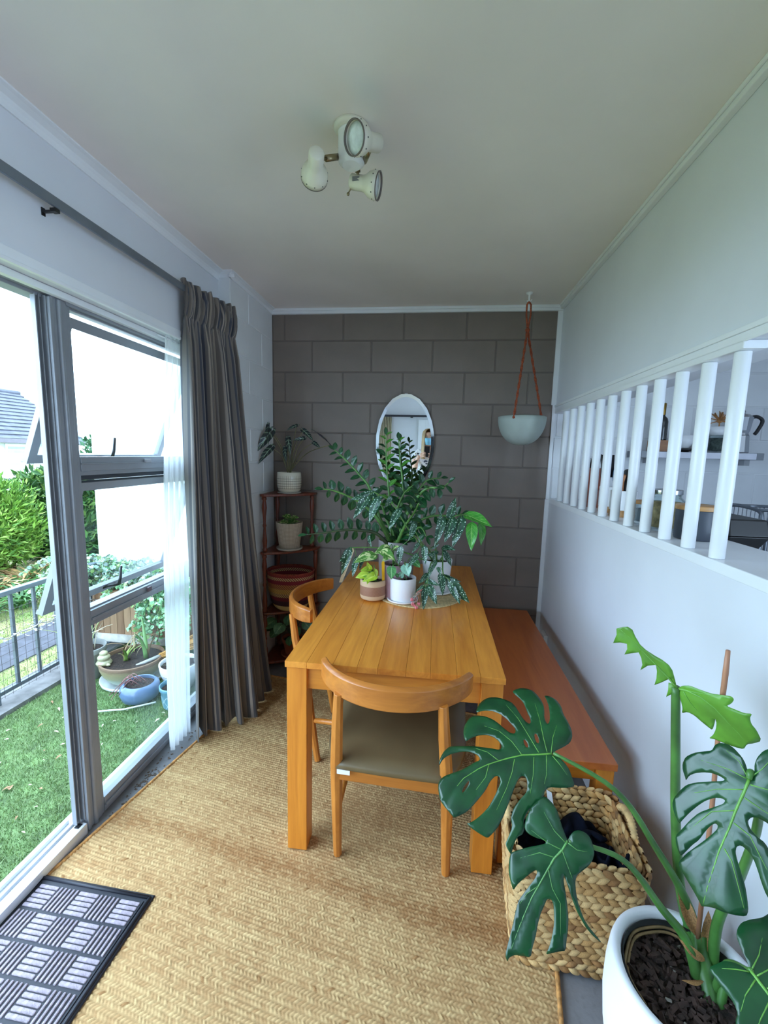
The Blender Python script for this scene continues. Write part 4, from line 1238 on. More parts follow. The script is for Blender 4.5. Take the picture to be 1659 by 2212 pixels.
L_BEGONIA=[(-280,2020,1282,-390,1980,1256),(-306,2000,1266,-369,1950,1164),(-260,1990,1260,-304,1950,1150),(-205,2020,1267,-228,2000,1210),(-150,1970,1211,-202,1930,1126),(-86,1980,1149,-104,1950,1072),(-36,2000,1036,-30,1960,962),(-60,2000,1052,-89,1970,1010),(82,2080,1164,109,2100,1268),(33,2050,1125,39,2060,1195),(51,2030,1164,16,1980,1042),(95,2050,1169,55,2000,1064),(136,2060,1172,93,2000,1045),(154,2080,1185,273,2000,1161),(186,2050,1149,183,1980,1036),(229,2080,1149,240,2030,1052),(-1,2050,1020,36,2030,1045),(-146,1980,1034,-156,1960,947),(-67,1990,1001,-109,1950,943),(-401,2050,994,-432,2000,875),(-413,2080,987,-453,2050,923),(-369,2050,952,-383,2000,871),(-340,2080,940,-353,2050,890),(-21,2000,868,43,1970,863),(-35,1980,846,-84,1950,796),(-23,1980,841,-21,1920,754),(-8,1980,848,32,1930,783),(44,2000,902,65,1970,811),(57,2020,894,144,2000,872),(86,2000,875,183,1960,783),(93,2000,857,140,1950,783),(25,2020,962,0,1980,917),(53,2100,1012,111,2050,1023),(57,2100,994,104,2080,927),(-307,2050,1067,-295,2020,1018),(31,2000,938,49,1970,911),(-3,2000,936,-10,1970,890),(11,2050,997,19,2020,950),(-20,2030,896,-53,2000,854),(30,2100,992,-24,2080,976)]
L_POTHOS=[(-268,1980,986,-357,1920,972),(-205,2020,1017,-268,1980,1001),(-182,2000,1016,-154,1980,1040),(-231,1970,1011,-166,1930,986),(-199,2000,991,-230,1970,964)]
L_LIME=[(-291,1990,907,-301,1970,951),(-288,1990,916,-331,1960,919),(-258,1970,890,-316,1930,874),(-265,1970,920,-251,1960,884),(-295,1980,891,-357,1960,881),(-287,1970,873,-297,1940,858),(-317,2000,894,-353,2000,888),(-284,1980,901,-261,1950,875)]
L_HEART=[(-185,1960,936,-181,1940,885),(-119,1970,946,-101,1940,905),(-80,2000,961,-50,1980,941),(-154,1990,888,-171,1980,901),(-143,2000,885,-131,1990,913)]
L_ALOCASIA=[(-1077,2700,1627,-1055,2620,1513),(-1054,2680,1588,-1117,2600,1462),(-1043,2660,1488,-1110,2600,1392),(-907,2760,1637,-974,2740,1608),(-856,2740,1606,-776,2700,1546),(-852,2740,1556,-912,2700,1543),(-787,2740,1530,-732,2700,1499),(-950,2720,1547,-924,2680,1454),(-965,2700,1486,-953,2670,1403),(-644,2600,1514,-745,2580,1621)]
ZZ_STEMS=[([(-215,2200,1023),(-271,2220,1116),(-337,2240,1281),(-394,2260,1350),(-479,2280,1432),(-545,2300,1483)],0.38,'pair'),([(-219,2180,1020),(-282,2154,1138),(-350,2128,1208),(-421,2102,1252),(-497,2076,1282),(-540,2050,1289)],0.42,'up'),([(-231,2150,1013),(-283,2120,1067),(-360,2090,1085),(-441,2060,1087),(-546,2030,1072),(-608,2000,1068)],0.3,'up'),([(-203,2220,1020),(-221,2235,1148),(-236,2250,1264),(-254,2265,1406),(-263,2280,1566)],0.35,'pair'),([(-192,2240,1016),(-177,2255,1148),(-163,2270,1278),(-185,2285,1440),(-196,2300,1543)],0.3,'pair'),([(-173,2160,1033),(-131,2138,1166),(-72,2116,1269),(-25,2094,1309),(34,2072,1310),(67,2050,1339)],0.5,'down'),([(-169,2200,1019),(-113,2190,1095),(-45,2180,1144),(23,2170,1164),(103,2160,1166),(144,2150,1181)],0.35,'up'),([(-202,2280,1008),(-259,2337,1119),(-295,2393,1194),(-332,2450,1251)],0.3,'pair'),([(-187,2260,1013),(-166,2295,1109),(-118,2330,1207),(-49,2365,1322),(37,2400,1343)],0.4,'pair'),([(-169,2120,1035),(-138,2080,1112),(-90,2040,1193),(-67,2000,1245)],0.3,'pair'),([(-172,2150,1029),(-114,2117,1070),(-59,2083,1115),(-27,2050,1074)],0.2,'pair'),([(-195,2200,1024),(-204,2200,1122),(-157,2200,1258),(-108,2200,1311)],0.4,'pair')]


def leaf_mesh(name, mat, width, fold=0.10, droop=0.12, n=9, heart=0.0, tip=1.0, peak=0.45, asym=0.0):
    """unit-long leaf along +x, width along y, face towards +z"""
    mb = MB()
    rows = []
    ss = (1, .66, .33, 0, -.33, -.66, -1)
    for i in range(n + 1):
        t = i / n
        a = t ** (math.log(0.5) / math.log(peak))
        w = width * 0.5 * max(0.0, math.sin(PI * a)) ** (0.75 if t < peak else tip)
        row_ = []
        for s in ss:
            w2 = w * (1 + asym * (1 if s > 0 else -1))
            x = t - heart * (1 - t) ** 3 * abs(s) ** 1.5 * 1.0
            y = s * (w2 + (heart * width * .45 * (1 - t) ** 4))
            z = fold * abs(s) * w2 * 2 - droop * t * t + 0.015 * math.sin(t * 9 + s * 3)
            row_.append((x, y, z))
        rows.append(row_)
    mb.grid(rows)
    return mb.mesh(name, mat, smooth=True)


def leaf_mat(name, dark, light, vein, rough=0.32, veins=8.0, vein_w=0.10, spots=None, spot_scale=16, patch=None, patch_amt=0.5, mid_w=0.035, back=None):
    """u across, v along: midrib, side veins, optional spots or pale patches; the underside is paler"""
    k = Nodes(name)
    tc = k.n('ShaderNodeTexCoord'); sp = k.n('ShaderNodeSeparateXYZ'); k.l(tc.outputs['UV'], sp.inputs[0])
    au = k.math('ABSOLUTE', k.math('SUBTRACT', sp.outputs[0], 0.5))
    nz = k.n('ShaderNodeTexNoise'); nz.inputs['Scale'].default_value = 4; k.l(tc.outputs['UV'], nz.inputs['Vector'])
    base = k.ramp(nz.outputs[0], [(0.35, dark), (0.68, light)])
    oi = k.n('ShaderNodeObjectInfo')
    if patch:
        pn = k.n('ShaderNodeTexNoise'); pn.inputs['Scale'].default_value = 3.5; pn.noise_dimensions = '4D'; k.l(tc.outputs['UV'], pn.inputs['Vector']); k.l(k.math('MULTIPLY', oi.outputs['Random'], 20.0), pn.inputs['W'])
        base = k.mix(k.math('GREATER_THAN', pn.outputs[0], patch_amt), base, patch)
    if spots:
        vo = k.n('ShaderNodeTexVoronoi'); vo.inputs['Scale'].default_value = spot_scale
        mp = k.n('ShaderNodeMapping'); mp.inputs['Scale'].default_value = (.55, 1.4, 1); k.l(tc.outputs['UV'], mp.inputs[0]); k.l(mp.outputs[0], vo.inputs['Vector'])
        base = k.mix(k.math('LESS_THAN', vo.outputs['Distance'], 0.27), base, spots)
    if veins:
        f = k.math('FRACT', k.math('ADD', k.math('MULTIPLY', sp.outputs[1], veins), k.math('MULTIPLY', au, -veins * .55)))
        m = k.math('LESS_THAN', f, vein_w)
        base = k.mix(k.math('MULTIPLY', m, .65), base, vein)
    base = k.mix(k.math('LESS_THAN', au, mid_w), base, vein)
    if back:
        g = k.n('ShaderNodeNewGeometry')
        base = k.mix(g.outputs['Backfacing'], base, back)
    k.l(base, k.b.inputs['Base Color'])
    k.set(rough=rough, coat=.1)
    bn = k.math('ADD', k.math('MULTIPLY', k.math('MINIMUM', au, .12), 4.0), nz.outputs[0])
    k.bump(bn, .25, .003)
    return k.m


def put_leaf(root, me, B, T, up, w=1.0, roll=0.0, name='leaf', parent=None):
    B = Vector(B); T = Vector(T)
    M = frame(B, T - B, up)
    if roll: M = M @ Matrix.Rotation(roll, 4, 'X')
    L = (T - B).length
    M = M @ Matrix.Diagonal((L, L * w, L, 1))
    o = link(bpy.data.objects.new(name, me))
    o.parent = parent or root
    o.matrix_local = Matrix.Translation(-origin(parent or root)) @ M
    return o


CAMV = Vector(CAM_POS)
rl = random.Random(21)


def upto(B, tilt=0.55):
    v = (CAMV - Vector(B)).normalized()
    return v * (1 - tilt) + Vector((rl.uniform(-.25, .25), rl.uniform(-.15, .15), tilt + rl.uniform(-.15, .15)))


def mm(t): return Vector((t[0] / 1000, t[1] / 1000, t[2] / 1000)), Vector((t[3] / 1000, t[4] / 1000, t[5] / 1000))


def pot(root, c, prof, mat, soil_r, soil_z, inner=0.004, name='pot', n=40, bev=0.0):
    h = prof[-1][1]
    p = [(0, 0)] + prof + [(prof[-1][0] - inner, h)] + [(soil_r, soil_z), (soil_r * .98, soil_z - .02)]
    mb = MB(); mb.lathe(p, n, c); o = mb.build(name, mat, root, smooth=True)
    mo = o.modifiers.new('bevel', 'BEVEL'); mo.width = 0.0015; mo.segments = 2; mo.limit_method = 'ANGLE'; mo.angle_limit = math.radians(40)
    mb = MB()
    rows = []
    for i in range(9):
        r = soil_r * i / 8
        rows.append([(c[0] + r * math.cos(2 * PI * j / 28), c[1] + r * math.sin(2 * PI * j / 28), c[2] + soil_z - .004 + .006 * noise.noise(Vector((r * 60 * math.cos(2 * PI * j / 28), r * 60 * math.sin(2 * PI * j / 28), 0)))) for j in range(29)])
    mb.grid(rows, uv=False); mb.build('soil', M_SOIL, root, smooth=True)
    return o


# round jute mat under the pots
PM = thing('round_placemat', 'flat round woven jute placemat under the potted plants', 'placemat', (-0.06, 2.17, 0.7505))
mb = MB()
rows = []
for i in range(40):
    t = i / 39
    rows.append([(-0.06 + (.225 * t) * math.cos(2 * PI * j / 72), 2.17 + (.225 * t) * math.sin(2 * PI * j / 72), .7506 + .0035 + .0012 * math.sin(i * PI) + .0012 * (i % 2)) for j in range(73)])
rows.append([(-0.06 + .227 * math.cos(2 * PI * j / 72), 2.17 + .227 * math.sin(2 * PI * j / 72), .7506) for j in range(73)])
mb.grid(rows, uv=False)
mb.build('woven_disc', paint('placemat_jute', (202, 176, 128), .85, var=.15, scale=90, bump=.6, bscale=200), PM, smooth=True)
ZT = 0.7562

# --- ZZ plant
ZZ = thing('potted_zz_plant', 'large dark green plant with rows of glossy leaflets in the biggest grey pot', 'plant', (-0.19, 2.21, ZT))
M_MAUVE = paint('mauve_grey_glaze', (168, 150, 152), .35, var=.06, coat=.3)
pot(ZZ, (-0.185, 2.235, ZT), [(.075, 0), (.086, .01), (.094, .12), (.098, .245), (.098, .262)], paint('grey_glaze', (150, 142, 142), .35, var=.05, coat=.3), .09, .245)
M_ZZ = leaf_mat('zz_leaf', (16, 52, 28), (32, 86, 44), (60, 116, 64), .30, veins=0, mid_w=.02, back=(64, 112, 66))
zz_me = [leaf_mesh('leaf', M_ZZ, w_, fold=.10, droop=.10, peak=.5, tip=.8) for w_ in (.54, .62, .68)]
M_ZZY = leaf_mat('zz_young_leaf', (58, 120, 40), (84, 150, 56), (120, 170, 84), .25, veins=0, mid_w=.02, back=(96, 150, 76))
zy_me = leaf_mesh('leaf', M_ZZY, .50, fold=.14, droop=.12)
for si, (P3, frac, mode) in enumerate(ZZ_STEMS):
    pts = smooth_path([(a / 1000, b / 1000, c / 1000) for a, b, c in P3], 6)
    pts = [Vector((-0.19 + .02 * math.cos(si * 2.4), 2.225 + .02 * math.sin(si * 2.4), ZT + .235))] + pts
    n = len(pts)
    mb = MB(); mb.tube(pts, [.0105 * (1 - .75 * i / (n - 1)) for i in range(n)], 8)
    mb.build('stem', M_STEM if si not in (2,) else M_STEMD, ZZ, smooth=True)
    # arc lengths
    cum = [0.0]
    for i in range(1, n): cum.append(cum[-1] + (pts[i] - pts[i - 1]).length)
    Lt = cum[-1]
    def at(s):
        for i in range(1, n):
            if cum[i] >= s:
                f = (s - cum[i - 1]) / max(1e-6, cum[i] - cum[i - 1]); return pts[i - 1].lerp(pts[i], f), (pts[i] - pts[i - 1]).normalized()
        return pts[-1], (pts[-1] - pts[-2]).normalized()
    s = Lt * frac; kx = 0
    step = .0215 if mode != 'pair' else .0235
    while s < Lt:
        p, tg = at(s)
        view = (CAMV - p).normalized()
        side = tg.cross(view).normalized()
        if mode == 'up':
            sd = (Vector((0, 0, 1)) if kx % 2 == 0 else Vector((0, .3, -1))) - tg * 0.1
            d = (sd + tg * .35 + view * .25 * rl.uniform(-.3, 1)).normalized(); upv = view + tg * -.5
        elif mode == 'down':
            sd = side * (1 if kx % 2 else -1)
            d = (sd * .6 + tg * .35 + Vector((0, 0, -.55)) + view * .2).normalized(); upv = Vector((0, 0, 1)) + view * .6
        else:
            sd = side * (1 if kx % 2 else -1)
            d = (sd * .85 + tg * .55 + view * rl.uniform(-.1, .35) + Vector((0, 0, rl.uniform(-.1, .15)))).normalized(); upv = view * .6 + Vector((0, 0, .7))
        L = rl.uniform(.054, .070) * (1.0 - .30 * max(0, (s / Lt - .8) / .2)) * (1.0 if si not in (3, 4) else .95)
        me_ = zy_me if (si in (3, 4) and s / Lt > .3 and rl.random() < .55) else rl.choice(zz_me)
        put_leaf(ZZ, me_, p, p + d * L, upv, rl.uniform(.85, 1.05), rl.uniform(-.3, .3))
        s += step * rl.uniform(.85, 1.1); kx += 1
    p, tg = at(Lt)
    put_leaf(ZZ, rl.choice(zz_me), p, p + tg * .045, Vector((0, 0, 1)) + (CAMV - p).normalized(), .8)

# --- mauve pot with variegated leaves
PV = thing('potted_variegated_pothos', 'cream and green variegated plant in the mauve pot between the other pots', 'plant', (-0.195, 2.055, ZT))
pot(PV, (-0.178, 2.078, ZT), [(.056, 0), (.060, .006), (.064, .09), (.064, .165), (.060, .172)], paint('mauve_glaze', (158, 126, 134), .25, var=.1, scale=8, coat=.5), .055, .155)
M_VAR = leaf_mat('variegated_leaf', (66, 118, 48), (96, 146, 62), (170, 196, 120), .35, veins=7, vein_w=.05, patch=(204, 212, 150), patch_amt=.53, back=(130, 164, 96))
var_me = leaf_mesh('leaf', M_VAR, .62, fold=.14, droop=.14, heart=.14, peak=.36)
for q, t in enumerate(L_POTHOS):
    B_, T_ = mm(t)
    put_leaf(PV, var_me, B_, T_, upto(B_), 1.0, rl.uniform(-.3, .3))
    mb = MB(); mb.tube(smooth_path([(-0.178 + .02 * math.cos(q * 2), 2.078 + .02 * math.sin(q * 2), ZT + .15), ((B_.x - .178) / 2, (B_.y + 2.07) / 2 - .01, max(B_.z, ZT + .18) + .01), B_], 5), .0022, 6); mb.build('stem', M_STEM, PV, smooth=True)

# --- tan pot with lime leaves
PT = thing('potted_lime_pothos', 'small lime-leaved plant with a yellow marker in the tan pot with a brown band', 'plant', (-0.281, 2.035, ZT))
k = Nodes('tan_pot')
tc = k.n('ShaderNodeTexCoord'); sp = k.n('ShaderNodeSeparateXYZ'); k.l(tc.outputs['Object'], sp.inputs[0])
zz_ = sp.outputs[2]
an_ = k.math('ARCTAN2', sp.outputs[1], sp.outputs[0])
u_ = k.math('MULTIPLY', an_, 9.5); v2_ = k.math('MULTIPLY', zz_, 140.0)
pa = k.math('FRACT', k.math('ADD', u_, v2_)); pb = k.math('FRACT', k.math('SUBTRACT', u_, v2_))
lat = k.math('MAXIMUM', k.math('LESS_THAN', pa, .22), k.math('LESS_THAN', pb, .22))
inb = k.math('MULTIPLY', k.math('GREATER_THAN', zz_, .026), k.math('LESS_THAN', zz_, .072))
bandc = k.mix(lat, (136, 94, 74), (176, 134, 108))
k.l(k.mix(inb, (206, 176, 142), bandc), k.b.inputs['Base Color']); k.set(rough=.55)
pot(PT, (-0.281, 2.035, ZT), [(.050, 0), (.060, .006), (.0635, .018), (.0635, .090), (.0625, .098), (.058, .0995)], k.m, .056, .088)
M_LIME = leaf_mat('lime_leaf', (150, 182, 44), (184, 206, 66), (206, 220, 110), .35, veins=0, patch=(96, 148, 52), patch_amt=.62, back=(170, 190, 80))
lime_me = leaf_mesh('leaf', M_LIME, .58, fold=.18, droop=.15, heart=.12, peak=.36)
for q, t in enumerate(L_LIME):
    B_, T_ = mm(t)
    put_leaf(PT, lime_me, B_, T_, upto(B_), 1.0, rl.uniform(-.4, .4))
    mb = MB(); mb.tube(smooth_path([(-0.281 + .02 * math.cos(q * 2), 2.035 + .02 * math.sin(q * 2), ZT + .084), ((B_.x - .281) / 2, (B_.y + 2.035) / 2, max(B_.z, ZT + .10) + .012), B_], 4), .0018, 6); mb.build('stem', M_STEM, PT, smooth=True)
mb = MB(); mb.add([(-.234, 2.02, .835), (-.222, 2.02, .835), (-.224, 2.014, .945), (-.228, 2.013, .958), (-.238, 2.014, .945)], [(0, 1, 2, 3, 4)]); mb.build('plant_marker', paint('yellow_plastic', (232, 178, 24), .4), PT, solid=.0012, label='yellow plastic plant marker')

# --- white pot with heart leaves
PW = thing('potted_heartleaf_plant', 'small heart-leaved plant in the plain white pot at the front of the table group', 'plant', (-0.128, 2.032, ZT))
WP = (-0.132, 2.030, ZT)
mb = MB(); mb.lathe([(0, 0), (.060, 0), (.074, .004), (.077, .012), (.075, .013), (.066, .006), (0, .005)], 40, WP); mb.build('saucer', M_CERAM, PW, smooth=True)
pot(PW, (WP[0], WP[1], ZT + .0055), [(.058, 0), (.0605, .004), (.0625, .05), (.0635, .110), (.0625, .1135)], paint('ribbed_white_glaze', (234, 234, 238), .45, var=.02, bump=.2, bscale=260), .058, .100)
M_HEART = leaf_mat('heart_leaf', (56, 122, 62), (92, 158, 88), (150, 196, 140), .35, veins=5, vein_w=.05, back=(120, 170, 120))
M_SILV = leaf_mat('silver_leaf', (110, 160, 138), (140, 186, 162), (170, 206, 184), .35, veins=5, vein_w=.04, back=(140, 180, 150))
h_me = leaf_mesh('leaf', M_HEART, .82, fold=.10, droop=.12, heart=.2, peak=.34); s_me = leaf_mesh('leaf', M_SILV, .95, fold=.10, droop=.12, heart=.22, peak=.34)
for q, t in enumerate(L_HEART):
    B_, T_ = mm(t)
    put_leaf(PW, s_me if q in (1, 4) else h_me, B_, T_, upto(B_, .35), 1.0)
    mb = MB(); mb.tube(smooth_path([(WP[0] + .02 * math.cos(q * 2), WP[1] + .02 * math.sin(q * 2), ZT + .10), ((B_.x + WP[0]) / 2, (B_.y + WP[1]) / 2, max(B_.z, ZT + .12) + .01), B_], 4), .0018, 6); mb.build('stem', M_STEM, PW, smooth=True)

# --- begonia
BG = thing('potted_spotted_begonia', 'spotted angel-wing begonia with drooping leaves in the white pot on the right of the group', 'plant', (0.035, 2.205, ZT))
BP = (0.032, 2.210, ZT)
mb = MB(); mb.lathe([(0, 0), (.072, 0), (.088, .005), (.091, .013), (.089, .014), (.078, .007), (0, .006)], 40, BP); mb.build('saucer', M_CERAM, BG, smooth=True)
pot(BG, (BP[0], BP[1], ZT + .0065), [(.058, 0), (.061, .004), (.071, .09), (.079, .165), (.078, .168)], M_CERAM, .072, .15)
M_BEG = leaf_mat('begonia_leaf', (16, 58, 38), (30, 82, 50), (110, 160, 108), .35, veins=0, spots=(200, 222, 208), spot_scale=10, mid_w=.018, back=(70, 104, 78))
M_BEGY = leaf_mat('begonia_young_leaf', (52, 130, 44), (84, 164, 62), (150, 200, 110), .22, veins=6, vein_w=.06, mid_w=.02, back=(96, 150, 80))
b_me = [leaf_mesh('leaf', M_BEG, w_, fold=f_, droop=d_, heart=.10, peak=.33, asym=a_, tip=.9) for w_, f_, d_, a_ in ((.36, .15, .16, .2), (.32, .25, .20, -.2), (.40, .10, .14, .15))]
by_me = leaf_mesh('leaf', M_BEGY, .42, fold=.2, droop=.15, heart=.08, peak=.35)
heads = []
for q, t in enumerate(L_BEGONIA):
    B_, T_ = mm(t)
    me_ = by_me if q in (13, 14, 15) else b_me[q % 3]
    put_leaf(BG, me_, B_, T_, upto(B_, .3) , rl.uniform(.9, 1.1), rl.uniform(-.35, .35))
    heads.append(B_)
root_p = Vector((BP[0], BP[1], ZT + .16))
canes = [[(.032, 2.21), (.02, 2.14, 1.05), (.07, 2.07, 1.12), (.10, 2.06, 1.175), (.16, 2.07, 1.185), (.232, 2.07, 1.155)],
         [(.02, 2.21), (-.05, 2.10, 1.02), (-.12, 2.03, 1.12), (-.20, 2.02, 1.24), (-.28, 2.01, 1.285)],
         [(.03, 2.20), (-.01, 2.08, 1.0), (-.04, 2.02, 1.04), (-.08, 1.99, 1.11)],
         [(.04, 2.19), (.055, 2.08, .97), (.06, 2.02, .905), (.09, 1.99, .885)],
         [(.02, 2.19), (.0, 2.07, .94), (-.015, 1.99, .86)],
         [(.0, 2.21), (-.15, 2.12, .98), (-.28, 2.09, 1.0), (-.40, 2.06, 1.0)]]
cl_ = []
for cpts in canes:
    pts = [Vector((cpts[0][0], cpts[0][1], ZT + .15))] + [Vector(p) for p in cpts[1:]]
    pts = smooth_path(pts, 5); cl_ += pts
    mb = MB(); mb.tube(pts, [.0045 * (1 - .5 * i / len(pts)) for i in range(len(pts))], 7); mb.build('stem', M_STEM, BG, smooth=True)
for B_ in heads:
    nb = min(cl_, key=lambda p: (p - B_).length)
    if .004 < (nb - B_).length < .14:
        mb = MB(); mb.tube([nb, nb.lerp(B_, .5) + Vector((0, 0, .008)), B_], .0014, 5); mb.build('leaf_stalk', M_STEM, BG, smooth=True)
M_PINK = paint('pink_petal', (232, 132, 140), .5, var=.1)
fl = [(-.083, 1.945, .795), (-.070, 1.940, .770), (-.060, 1.935, .762), (-.048, 1.95, .775), (-.078, 1.935, .778)]
for q, p in enumerate(fl):
    mb = MB()
    for w_ in range(3):
        a = w_ * 2.1 + q
        mb.ball(Vector(p) + Vector((.004 * math.cos(a), .004 * math.sin(a), -.004)), .0065, 6, sq=(.7, .5, 1.2))
    mb.build('flower', M_PINK, BG, smooth=True)
mb = MB()
for p in fl: mb.tube([(-.035, 1.965, .84), ((p[0] - .035) / 2, 1.95, .83), p], .001, 5)
mb.build('flower_stalk', paint('pink_stalk', (190, 110, 100), .5), BG, smooth=True)

# pale card tucked at the far left of the table
mb = MB(); mb.add([(-.505, 2.27, .7515), (-.488, 2.275, .7515), (-.430, 2.31, .925), (-.437, 2.32, .945), (-.452, 2.315, .945)], [(0, 1, 2, 3, 4)])
o = mb.build('card_sleeve', paint('kraft_paper', (196, 170, 134), .8, var=.06), None, solid=.0015)
tag(o, 'pale tan paper sleeve leaning at the far left edge of the table', 'paper')

# --- alocasia on the shelf top
AL = thing('potted_alocasia', 'dark arrow-leaved plant with pale veins in the white gridded pot on top of the shelf', 'plant', (-0.955, 2.745, 1.1945))
k = Nodes('gridded_pot')
tc = k.n('ShaderNodeTexCoord'); sp = k.n('ShaderNodeSeparateXYZ'); k.l(tc.outputs['Object'], sp.inputs[0])
an_ = k.math('ARCTAN2', sp.outputs[1], sp.outputs[0])
g1_ = k.math('LESS_THAN', k.math('FRACT', k.math('MULTIPLY', an_, 5.4)), .10)
g2_ = k.math('MULTIPLY', k.math('LESS_THAN', k.math('FRACT', k.math('MULTIPLY', sp.outputs[2], 62.0)), .14), k.math('LESS_THAN', sp.outputs[2], .112))
g1_ = k.math('MULTIPLY', g1_, k.math('LESS_THAN', sp.outputs[2], .116))
ln = k.math('MULTIPLY', k.math('MAXIMUM', g1_, g2_), k.math('GREATER_THAN', sp.outputs[2], .03))
k.l(k.mix(ln, (214, 208, 190), (92, 86, 74)), k.b.inputs['Base Color']); k.set(rough=.25, coat=.4)
AC = (-0.955, 2.748, 1.1945)
mb = MB(); mb.lathe([(0, 0), (.072, 0), (.078, .004), (.076, .009), (0, .007)], 32, AC); mb.build('saucer', paint('grey_saucer', (150, 146, 140), .5), AL, smooth=True)
pot(AL, (AC[0], AC[1], AC[2] + .0075), [(.058, 0), (.072, .012), (.079, .045), (.080, .09), (.077, .128), (.075, .132)], k.m, .070, .118)
M_ALO = leaf_mat('alocasia_leaf', (16, 28, 32), (26, 42, 44), (150, 176, 150), .3, veins=4.5, vein_w=.16, mid_w=.05, back=(70, 62, 72))
al_me = leaf_mesh('leaf', M_ALO, .44, fold=.12, droop=.12, heart=.28, peak=.32, tip=1.0)
for q, t in enumerate(L_ALOCASIA):
    B_, T_ = mm(t)
    put_leaf(AL, al_me, B_, T_, upto(B_, .3) if q != 9 else Vector((.6, 0, .5)), (.5 if q in (0, 9) else .8), rl.uniform(-.3, .3) + (.9 if q == 0 else 0), )
    b0 = Vector((AC[0] + .012 * math.cos(q * 2.4), AC[1] + .012 * math.sin(q * 2.4), AC[2] + .122))
    mb = MB(); mb.tube(smooth_path([b0, b0.lerp(B_, .45) + Vector((0, 0, .05)), B_], 6), [.0035] * 7 + [.0028] * 6, 7); mb.build('leaf_stalk', paint('alocasia_stalk', (110, 104, 70), .45, var=.2), AL, smooth=True)

# --- cream ribbed pot on the second shelf
PP = thing('potted_peperomia', 'small variegated plant in the ribbed cream pot on the second shelf', 'plant', (-0.952, 2.735, 0.8165))
k = Nodes('ribbed_cream')
tc = k.n('ShaderNodeTexCoord'); sp = k.n('ShaderNodeSeparateXYZ'); k.l(tc.outputs['Object'], sp.inputs[0])
an_ = k.math('ARCTAN2', sp.outputs[1], sp.outputs[0])
rb = k.math('MULTIPLY', k.math('GREATER_THAN', k.math('FRACT', k.math('MULTIPLY', an_, 9.0)), .35), k.math('GREATER_THAN', k.math('FRACT', k.math('MULTIPLY', sp.outputs[2], 110.0)), .3))
k.l(k.mix(rb, (168, 148, 128), (216, 202, 182)), k.b.inputs['Base Color']); k.set(rough=.8); k.bump(rb, .6, .003)
PC = (-0.952, 2.738, 0.8165)
mb = MB(); mb.lathe([(0, 0), (.078, 0), (.086, .006), (.087, .016), (.080, .012), (0, .009)], 32, PC); mb.build('saucer', paint('stone_saucer', (176, 166, 154), .8), PP, smooth=True)
pot(PP, (PC[0], PC[1], PC[2] + .0095), [(.062, 0), (.068, .006), (.080, .10), (.088, .168), (.089, .176)], k.m, .082, .160, inner=.007)
pe_me = leaf_mesh('leaf', M_VAR, .72, fold=.12, droop=.12, heart=.08, peak=.42)
for q in range(15):
    a = q * 2.4; r = .012 + .004 * q
    b_ = Vector((PC[0] + .3 * r * math.cos(a), PC[1] + .3 * r * math.sin(a), PC[2] + .178 + .012 * ((q * 7) % 4)))
    d = Vector((math.cos(a), math.sin(a), .55 - .03 * q)).normalized()
    put_leaf(PP, pe_me, b_, b_ + d * .052, Vector((0, -.5, 1)), 1.0)
    mb = MB(); mb.tube([(PC[0], PC[1], PC[2] + .165), b_], .0015, 5); mb.build('stem', M_STEM, PP)

# --- bottom shelf plant
PO = thing('potted_round_leaf_plant', 'round-leaved plant in a terracotta pot on the lowest shelf', 'plant', (-0.93, 2.73, 0.0715))
M_TERRA = paint('terracotta', (150, 72, 40), .75, var=.1, bump=.2)
OC = (-0.93, 2.735, 0.0715)
mb = MB(); mb.lathe([(0, 0), (.07, 0), (.08, .006), (.082, .02), (.078, .018), (0, .01)], 32, OC); mb.build('saucer', M_TERRA, PO, smooth=True)
pot(PO, (OC[0], OC[1], OC[2] + .0105), [(.050, 0), (.052, .004), (.066, .085), (.073, .087), (.075, .112), (.072, .114)], M_TERRA, .064, .1)
M_RND = leaf_mat('round_leaf', (60, 96, 62), (86, 126, 82), (120, 156, 110), .3, veins=5, vein_w=.05, back=(90, 120, 84))
rd_me = leaf_mesh('leaf', M_RND, .98, fold=.06, droop=.08, heart=.16, peak=.42, tip=.7)
for q, (dx, dy, z, L) in enumerate(((-.10, -.08, .27, .085), (-.04, -.10, .25, .08), (-.07, -.08, .21, .08), (-.12, -.04, .22, .07), (.05, -.08, .22, .07), (.09, -.03, .25, .07), (.02, -.1, .17, .07), (-.01, -.04, .29, .07))):
    b_ = Vector((OC[0] + dx, OC[1] + dy, OC[2] + z)); d = Vector((dx, dy - .02, -.06)).normalized()
    put_leaf(PO, rd_me, b_, b_ + d * L, Vector((dx * .5, -1, .8)), 1.0, rl.uniform(-.3, .3))
    mb = MB(); mb.tube(smooth_path([(OC[0], OC[1], OC[2] + .11), (OC[0] + dx * .5, OC[1] + dy * .5, OC[2] + .08 + z * .6), b_], 5), .002, 6); mb.build('stem', M_STEMD, PO, smooth=True)

